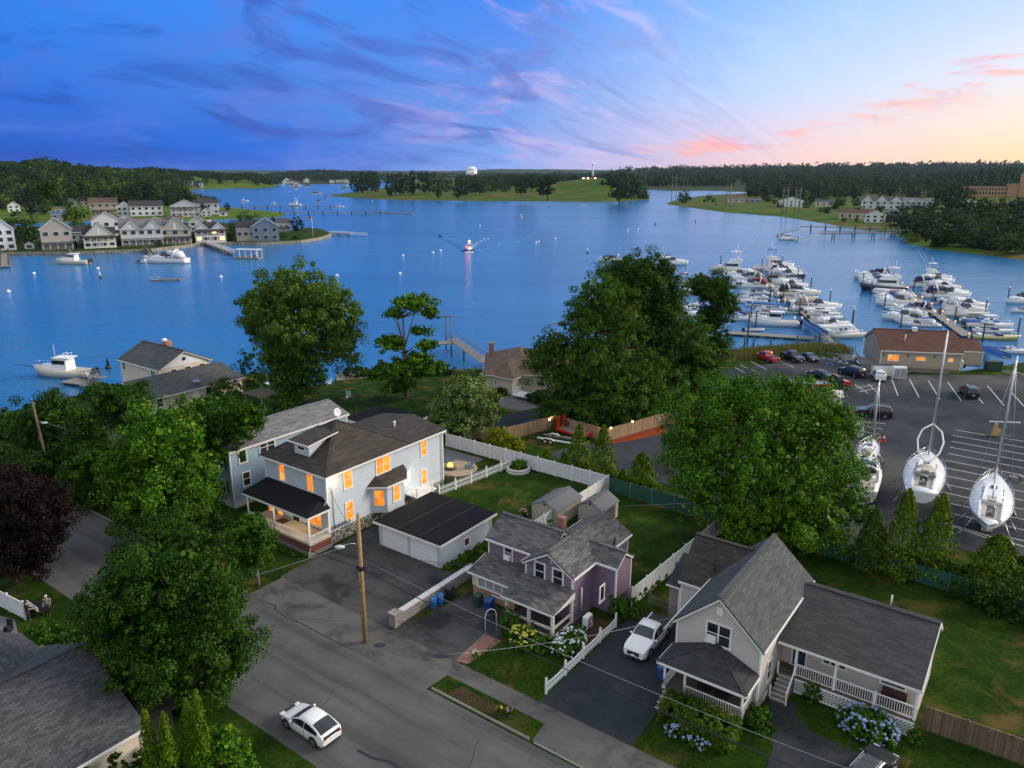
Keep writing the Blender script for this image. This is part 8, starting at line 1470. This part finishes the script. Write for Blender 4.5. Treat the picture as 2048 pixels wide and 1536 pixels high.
bridge('low dark trestle bridge across the far narrows', 628,775,368,364.8,2620,22, plain('dark_trestle', (.08,.085,.09), .9)); bridge('long pale high road bridge on the horizon', 757,838,352,347,3500,9, CONC); bridge('pale high road bridge behind the golf course trees', 880,916,353,350,3500,4, CONC)
for x, yb, yt, land, w_ in ((1347,399,352,None,8),(1371,380,356,None,7),(1312,362,340,None,7),(1266,371,342,GOLF,8),(1286,372,341,GOLF,8),(1250,362,345,GOLF,6),(1300,362,339,GOLF,6),(1455,415,370,RIGHT,9),(1568,428,378,RIGHT,9),(1593,427,378,RIGHT,9),(1842,421,382,RIGHT,6),(1864,412,382,RIGHT,6),(967,362,346,None,6),(981,362,350,None,6),(1700,440,413,RIGHT,1),(1765,455,428,RIGHT,1),(1468,414,385,RIGHT,2)):
    b = P(x, yb, WZ+1.5); k = (b.y*CT-(b.z-H)*ST)/F; h = (yb-yt)*k*1.03; w2 = w_*k/2; t = thing('power_pylon', 'tall wooden twin-pole power pylon on the far banks' if w_ > 2 else 'single wooden pole standing on the green bank', 'pylon', b, 0, 'wooden power pylons' if w_ > 2 else 'single poles on the bank')
    for s in ((-1,1) if w_ > 2 else (0,)): part(t, 'pole', MB().tube((s*w2,0,-3),(s*w2,0,h),.45,.32,7), WOODP)
    if w_ > 2: part(t, 'crossarm', MB().box(-w2*1.7,w2*1.7,-.25,.25,h*.86,h*.86+.6), WOODP); part(t, 'brace', MB().beam((-w2,0,h*.5),(w2,0,h*.8),.25,.25).beam((w2,0,h*.5),(-w2,0,h*.8),.25,.25), WOODP)
# --- piers of the far banks
def far_pier(label, a, b, w=2., z=WZ+1.6, step=6, rail=None, caps=False):
    a, b = P(*a, WZ+.8), P(*b, WZ+.8); d = b-a; d.z = 0; L = d.length; t = thing('pier', label, 'pier', (a.x,a.y,0), math.atan2(d.y,d.x)); part(t, 'deck', MB().box(0,L,-w*.65,w*.65,z-.55,z), PLK)
    for i in range(int(L/step)+1):
        for y in (-w/2,w/2): part(t, 'pile', MB().tube((i*step,y,WZ-2),(i*step,y,z+(1.2 if rail is None else .2)),.3,n=6), PLG)
    if rail is not None:
        r = MB()
        for y in (-w/2,w/2): r.beam((0,y,z+1.0),(L,y,z+1.0),.2,.2); [r.beam((i*2.,y,z),(i*2.,y,z+1.),.1,.1) for i in range(int(L/2)+1)]
        part(t, 'railing', r, rail)
    return t
for a in (('timber pier at the edge of view by the white waterfront house',(9,503),(9,532),3.,WZ+.9,6),('short timber pier at the taupe waterfront house',(139,503),(148,516),1.6,WZ+1.5,4),('timber pier with gangway at large grey house',(293,500),(308,520),1.6,WZ+1.5,4),('long marsh pier of dark piles, nearer',(560,427),(780,427),2.2,WZ+2.,13),('long marsh pier of dark piles, farther',(458,416),(668,415),2.2,WZ+2.4,13),('low floating end of the nearer marsh pier',(752,424),(826,427),2.2,WZ+.7,14)): far_pier(*a)
far_pier('white railed pier leading to the boathouse canopy', (410,487), (466,508), 2., WZ+1.6, 5, VINYL); far_pier('short white capped pier at the flagpole point', (660,468), (702,470), 2., WZ+1.5, 7, VINYL); far_pier('long grey pier with railings by the dark wood', (1825,471), (1640,474), 2.4, WZ+3., 13, METAL); far_pier('brown timber pier beyond the railed pier', (1770,462), (1600,459), 2.4, WZ+3., 9); far_pier('low floating dock where the workboat is tied', (1560,470), (1588,478), 3., WZ+.6, 8)
gangway('white sloping gangway at the end of long railed pier', P(1588,481,WZ+.6), P(1642,473,WZ+3), WZ+.7, WZ+3, PLK, VINYL, 2., 1.4); gangway('grey sloping gangway at the brown timber pier', P(1562,468,WZ+.6), P(1598,459,WZ+3), WZ+.7, WZ+3, PLK, METAL, 2., 1.4); gangway('white gangway at the flagpole point float', P(700,470,WZ+1), P(735,472,WZ), WZ+1.6, WZ+.5, PLK, VINYL, 1.6, 1.2)
gangway('white gangway down from the taupe house pier', P(146,514,WZ+1), P(158,522,WZ), WZ+1.5, WZ+.3, PLK, VINYL, 1.5, 1.); gangway('white gangway down from the grey house pier', P(306,516,WZ+1), P(318,524,WZ), WZ+1.5, WZ+.3, PLK, VINYL, 1.5, 1.)
q = P(497,517,WZ); t = thing('boathouse_canopy', 'white flat canopy on posts over a floating dock', 'boathouse', q, -.15); part(t, 'float', MB().box(-6,6,-2.5,2.5,-.2,.6), PLK); part(t, 'roof', MB().box(-5.8,5.8,-2.6,2.6,3.9,4.2), plain('pale_roof', (.5,.55,.6), .5))
for x in (-5.5,-2.7,0,2.7,5.5):
    for y in (-2.3,2.3): part(t, 'post', MB().box(x-.12,x+.12,y-.12,y+.12,.6,3.9), WHITE)
t = single('float', 'low dark floating raft with a pale wire cage', 'raft', MB().box(-5,5,-1.3,1.3,-.1,.5), WOODP, p=P(331,561,WZ), rz=.25); part(t, 'cage', MB().path([(-4.5+.9*math.cos(a*.52),.9*math.sin(a*.52),1.2) for a in range(13)], .06, 4).path([(-2.5+.9*math.cos(a*.52),.9*math.sin(a*.52),1.4) for a in range(13)], .06, 4).box(-4.8,-2.2,-.9,.9,.5,.56), METAL)
for lb, x, y, kind, L, hu, rz in (('white cabin boat moored off the taupe house',146,528,'pilot',13.5,'cream',175),('white motor yacht with black hull stripe at grey house pier',333,526,'express',17,'white',178),('small white boat beside the white motor yacht',292,524,'console',8,'white',80),('white workboat at the long railed pier',1574,480,'pilot',10,'white',178),('red and white motorboat heading here with its red lamp lit',938,500,'pilot',9,'white',-92),('small white motorboat far out in the river',1042,435,'console',8,'white',-80),('white yacht moored at the farther marsh pier',590,411,'sport',13,'white',180),('white launch at the end of farther marsh pier',680,414,'console',9,'white',5),('white boat moored near the far cove',491,403,'express',9,'white',0),('white boat at the marsh pier root',548,407,'console',8,'white',170),('tiny boat moored in the far narrows',592,380,'console',7,'white',0),('tiny white boat moored beyond the marsh piers',676,375,'console',8,'white',90),('tiny dark boat off the flagpole point',515,512,'runabout',6,'navy',90)):
    boat(lb, wp(x,y), R(rz), kind, L, hu, 'white', 'red' if 'red lamp' in lb else None)
q = P(938,500,WZ); single('navigation_lamp', 'glowing red and amber lamps on the approaching motorboat', 'lamp', MB().ball((-.9,-3.6,1.9), .5, nu=8, nv=6).ball((.2,.4,4.2), .6, nu=8, nv=6, m=1), [emit('red_lamp', (1.,.03,.02), 9.), emit('amber_lamp', (1.,.6,.3), 4.)], p=q)
def wake(pts, w, h):
    rings = []
    for i, (x, y) in enumerate(pts):
        p = P(x, y, WZ); a = P(*pts[max(i-1,0)], WZ); b = P(*pts[min(i+1,len(pts)-1)], WZ); n = Vector((-(b-a).y,(b-a).x,0)).normalized(); f = 1-.8*i/len(pts)
        rings.append([p+n*w*u+Vector((0,0,.01+h*f*max(0,1-abs(u)))) for u in (-1,-.5,0,.5,1)])
    return MB().loft(rings, 0, False, True, False)
for pts in ([(932,503),(920,492),(905,485),(885,477),(862,471),(835,464)], [(944,503),(965,499),(990,493),(1015,488),(1040,480),(1070,464)], [(880,473),(900,471),(930,469)]):
    o = struct('wake', wake(pts, 2.4, 1.0), WATER, 'stuff')
FOAM = plain('wake_foam', (.45,.55,.62), .6); mb = MB()
for i in range(70): t_ = rnd.random(); q = P(938+35*t_*t_+rnd.uniform(-3,3)+t_*rnd.uniform(-6,12), 503-27*t_, WZ+.05); r_ = rnd.uniform(.25,.7); mb.lathe([(r_,0),(r_*.6,.08),(.02,.1)], (q.x,q.y,WZ), 6)
for i in range(40): q = P(938+rnd.uniform(-8,9), 504+rnd.uniform(-1,1), WZ+.05); mb.lathe([(.6,0),(.3,.2),(.02,.25)], (q.x,q.y,WZ), 6)
struct('foam', mb, FOAM, 'stuff')
for x, y in ((17,584),(68,548),(196,538),(442,555),(806,512),(866,506),(881,502),(989,493),(998,491),(1072,486),(1077,484),(1111,478),(1256,460),(1276,458),(800,548),(674,552),(329,683),(560,560),(840,397),(745,402),(1925,588),(580,383),(960,452),(640,403)):
    t = thing('mooring_buoy', 'white round mooring buoy floating on the river', 'buoy', P(x,y,WZ), 0, 'white mooring buoys'); part(t, 'float', MB().ball((0,0,.25), .62, .62, .55, 10, 7), VINYL); part(t, 'ring', MB().tube((0,0,.75),(0,0,1.0),.08), DARK)
for x, y, m, lb, gp in ((201,556,VINYL,'white spar buoy with dark foot off the taupe house',None),(1175,506,VINYL,'white spar buoy left of the dark tall tree',None),(1391,444,MC['red_car_paint'],'red channel marker buoy in the river',None),(1100,414,DARK,'dark channel marker near the golf course',None),(1310,449,DARK,'small dark float near the red marker',None),(217,737,DARK,'small grey float near the cream house',None)):
    t = thing('marker_buoy', lb, 'buoy', P(x,y,WZ), 0); part(t, 'float', MB().lathe([(.6,-.2),(.6,.5),(.25,.7)], n=10), DARK if m is VINYL else m); part(t, 'spar', MB().lathe([(.25,.7),(.22,2.0),(.02,2.2)], n=8), m)
q = P(626,473,WZ+1.3); t = thing('flagpole', 'white flagpole with striped flag on the point', 'flagpole', q, 0); part(t, 'pole', MB().tube((0,0,0),(0,0,11.5),.14,.1), WHITE); fl = part(t, 'flag', MB().extr([(-3.2,0,9.6),(-.1,0,9.8),(-.1,0,11.4),(-3.2,0,11.2)], (0,.05,0)), plain('flag_red_white', (.5,.25,.27), .7)); part(fl, 'canton', MB().extr([(-1.4,-.03,10.6),(-.1,-.03,10.6),(-.1,-.03,11.4),(-1.4,-.03,11.35)], (0,-.04,0)), plain('flag_navy_c', (.03,.05,.18), .7))
a = [P(x,y,WZ) for x, y in ((-60,511),(60,510.5),(134,509.5),(300,503.5),(400,491.5),(470,489.5),(512,490.5),(600,486.5),(645,478.5),(667,470))]; mb = MB()
for p_, q_ in zip(a, a[1:]): mb.beam(Vector((p_.x,p_.y,WZ+.1)), Vector((q_.x,q_.y,WZ+.1)), 1.2, 2.6)
single('sea_wall', 'long tan stone sea wall along the far waterfront houses', 'wall', mb, SEAW)
panel_fence('low white fence along the lawn of the flagpole point', [S(560,476,WZ+1.3), S(610,478,WZ+1.3)], 0.01, VINYL) if 0 else None
# ------------------------------------------------------------------ far trees
def far_proto(rx, h, n, per, ls, kind=0):
    lob = [(0,0,h*.54,rx,rx,h*.46),(rx*.45,0,h*.45,rx*.6,rx*.6,h*.34),(-rx*.4,rx*.2,h*.42,rx*.6,rx*.6,h*.33)]; V, pc = crown_geo(lob, n, rx*.34, per, ls, .62, .8); return V
PROT = [far_proto(5,12,56,20,.55) for _ in range(4)]; PMES = {}
def far_tree(label, p, w, h, tone, group, name='tree'):
    k = (rnd.randrange(4), tone)
    if k not in PMES:
        V = PROT[k[0]]; nq = len(V)//4; tb = MB().path([(0,0,-2),(0,0,3),(0,0,7)], [.42,.32,.15], 4, 0, False); T = np.array([tb.v[i] for f in tb.f for i in f]); me = quadmesh('tree', np.concatenate([V, T]), [L_FAR[tone], BARK]); me.polygons.foreach_set('material_index', [0]*nq+[1]*len(tb.f)); PMES[k] = me
    o = link(name, PMES[k]); o.location = p; o.rotation_euler = (0,0,rnd.random()*6.28); o.scale = (w/11.5, w/11.5, h/12.2); return tag(o, label, 'tree', group)
def tree_px(label, x, yb, w, h, tone, group, land): 
    b = P(x, yb, WZ+1.2)
    for _ in range(3): z = land.at((b.x,b.y)).z; b = P(x, yb, z)
    k = (b.y*CT-(b.z-H)*ST)/F; return far_tree(label, b, w*k, h*k*1.03, tone, group)
for x, yb, w, h, tn, lb in ((237,407,78,44,2,'broad light green tree before the wooded hill'),(155,455,46,50,2,'bright green tree rising between the two house rows'),(48,472,62,46,1,'dark orange tinged tree behind the white waterfront house'),(58,490,36,32,0,'dark bushy tree beside tiny white shed'),(110,412,40,40,2,'light green tree with bare trunk under the hill'),(160,400,60,46,1,'rounded tree under the hill behind flat tan house'),(8,420,44,30,2,'light green tree at edge of view under hill'),(498,447,50,24,2,'low bright green thicket on the marsh'),(595,463,28,28,0,'round dark tree beside white porch house'),(487,486,40,32,0,'dark tree in front of the low dark roofed house'),(407,430,20,22,0,'dark cypress beside the glass gabled house'),(340,415,28,30,0,'dark tree between modern white and glass gabled houses'),(547,460,14,26,0,'narrow dark tree on the point'),(425,412,30,18,1,'tree behind the pale hip roofed house'),(455,421,12,16,0,'small dark tree at the marsh pier')):
    tree_px(lb, x, yb, w, h, tn, None, BANK if yb > 446 else HILL)
for x, yb, w, h, tn in ((712,385,26,32,0),(726,386,30,40,0),(744,385,34,40,0),(752,384,22,34,0),(782,392,30,40,0),(800,391,36,42,0),(825,389,38,44,0),(850,388,38,42,0),(876,386,34,38,1),(893,384,28,34,1),(877,395,15,17,0),(917,394,34,26,0),(932,390,26,24,0),(960,388,40,24,0),(985,385,24,22,1),(1010,384,24,20,1),(1042,390,28,30,0),(1062,380,34,30,0),(1095,394,48,40,0),(1112,378,30,30,0),(1150,382,36,30,0),(1215,386,40,36,0),(1238,398,50,48,0),(1258,399,44,46,0),(1275,399,34,30,1),(1288,399,22,18,1),(1120,362,30,18,1),(1205,364,30,20,0),(1225,372,34,30,0),(1075,368,30,20,1),(1030,372,26,18,0),(965,376,30,20,1)):
    tree_px('dark rounded tree standing on the golf course', x, yb, w, h, tn, 'trees on the golf course', GOLF)
for x, yb, w, h, tn in ((36,488,20,18,0),(78,494,14,12,1),(150,494,16,12,0),(166,492,14,16,1),(238,490,16,18,0),(243,480,14,16,1),(333,480,14,20,1),(318,492,18,12,0),(388,482,14,18,0),(460,480,22,18,1),(466,470,18,16,0),(566,476,20,10,1),(590,478,24,8,1),(135,478,20,22,0),(180,470,18,18,1),(245,464,20,22,0),(470,462,24,20,1),(10,480,18,26,0)): tree_px('small leafy shrub between the waterfront houses', x, yb, w, h, tn, 'shrubs between the waterfront houses', BANK)
for x, yb, w, h, tn in ((60,430,30,26,0),(90,428,26,24,1),(130,425,30,26,0),(185,405,40,30,1),(215,405,36,28,0),(262,398,40,28,0),(300,392,40,26,1),(330,398,34,28,0),(336,390,26,22,1),(20,412,34,26,1),(70,405,44,34,0),(100,398,50,36,1),(290,384,44,28,0),(350,386,20,14,0)): tree_px('bushy tree along the foot of the wooded hill', x, yb, w, h, tn, 'bushy trees at the foot of the hill', HILL)
tree_px('single round tree at the tip of green spit', 1369, 406, 28, 24, 1, None, RIGHT)
for x, yb, w, h, tn in ((1417,402,12,14,1),(1427,405,9,8,0),(1409,405,7,7,0),(1432,411,5,5,0),(1620,408,16,14,0),(1612,416,18,14,1),(1655,428,18,14,0),(1560,416,14,10,0),(1642,424,12,8,1),(1712,443,10,8,0),(1668,420,20,16,0),(1680,412,24,18,0),(1712,412,20,16,0),(1650,410,22,16,1),(1535,404,18,12,0),(1548,408,14,10,1),(1605,408,22,16,0),(1720,428,16,14,0),(1775,444,22,20,0),(1790,436,24,22,0),(1805,428,24,20,1),(1760,424,18,14,0),(1830,424,24,18,0),(1850,428,26,20,0),(1868,420,26,20,0),(1745,436,12,10,1),(1688,444,12,9,0),(1625,404,20,14,0),(1580,402,18,12,0)): tree_px('small rounded tree or bush on the green bank', x, yb, w, h, tn, 'small trees on the green bank', RIGHT)
i = 0
for yb, xs in ((436,range(1900,2060,26)),(450,range(1815,2070,30)),(462,range(1805,2070,30)),(478,range(1830,2075,30)),(494,range(1862,2080,30)),(507,range(1930,2080,30))):
    for x in xs: i += 1; tree_px('dark dense tree in the wood at the right bank', x+rnd.uniform(-9,9), yb+rnd.uniform(-4,2), rnd.uniform(44,62), rnd.uniform(30,46), rnd.choice((0,0,1,0,1)), 'trees of the dark wood on the bank', RIGHT)
tree_px('bright bushy tree at the waterline of the dark wood', 1822, 484, 30, 18, 2, None, RIGHT)
LOWP = [far_proto(5,11,22,11,.85) for _ in range(5)]; LOWQ = [far_proto(5,11,13,9,1.05) for _ in range(5)]
def wood(name, label, land, n, u0, u1, y0, y1, size, keep=None, lift=0.):
    """A far-off wood as one mass: many small crowns merged into one mesh."""
    out = []; tones = []; U = u0+(u1-u0)*RS.rand(n*3); Y = np.sqrt(y0**2+(y1**2-y0**2)*RS.rand(n*3)); Q = np.stack([U*Y, Y], 1); D = edge_dist(Q, land.poly); ok = D > 6
    if keep is not None: ok &= keep(Q)
    Q = Q[ok][:n]; Z = land.z(Q)
    for q, z in zip(Q, Z):
        V = (LOWP if y0 < 1700 else LOWQ)[rnd.randrange(5)]; s = size*rnd.uniform(.75,1.3); a = rnd.random()*6.28; c, s_ = math.cos(a), math.sin(a); M = np.array([[c,-s_,0],[s_,c,0],[0,0,1]]).T*s
        out.append((V@M)*[1,1,rnd.uniform(.8,1.2)]+[q[0],q[1],z+lift]); tones += [rnd.choice((0,0,1,1,1,2) if name == 'hill_wood' else (0,0,0,1))]*(len(V)//4)
    me = quadmesh(name, np.concatenate(out), L_FAR); me.polygons.foreach_set('material_index', tones); o = link(name, me); return tag(o, label, 'woodland', kind='stuff')
wood('hill_wood', 'dense green wood covering the hill beyond the far houses', HILL, 2300, -.74, -.30, 850, 1750, 1.25)
wood('shore_wood', 'wood along the cove shore below the hill', HILL, 1300, -.50, -.27, 1050, 2700, 1.2)
wood('far_wood', 'distant dark wood around the far shore houses', FARM, 2200, -.34, .19, 2600, 4200, 1.5, lambda Q: (RS.rand(len(Q)) > .55) | (np.abs(Q[:,0]/Q[:,1]+.255) > .06))
wood('far_wood', 'distant dark wood across the horizon right of the golf course', FARL, 3600, .12, .80, 1850, 3400, 1.9, lambda Q: ~((np.abs(Q[:,0]/Q[:,1]-.287) < .007) & (Q[:,1] < 2500)))
wood('far_wood', 'distant wood on the ridge at the horizon', FARL, 1100, .10, .80, 3400, 5600, 3.2)
wood('golf_wood', 'dark wood behind the golf course', GOLF, 700, -.07, .17, 1430, 2300, 1.25)
wood('bank_wood', 'dark wood behind the houses of the green bank', RIGHT, 900, .30, .80, 640, 1700, 1.25, lambda Q: Q[:,1] > 1020-250*(Q[:,0]/Q[:,1] > .52)+190*((Q[:,0]/Q[:,1] > .585) & (Q[:,0]/Q[:,1] < .73)))
# ------------------------------------------------------------------ haze
def haze():
    m = bpy.data.materials.new('haze_air'); m.use_nodes = True; nt = m.node_tree; nt.nodes.remove(nt.nodes['Principled BSDF']); v = nd(nt, 'VolumePrincipled', {'Color': (.55,.72,1.,1), 'Density': .000022, 'Anisotropy': .2}); nt.links.new(v.outputs[0], nt.nodes['Material Output'].inputs['Volume'])
    o = single('haze', 'thin bluish evening haze over the whole river', 'haze', MB().box(-8900,8900,-250,9300,-12,100), m, kind='stuff'); return o
if HAZE: haze()
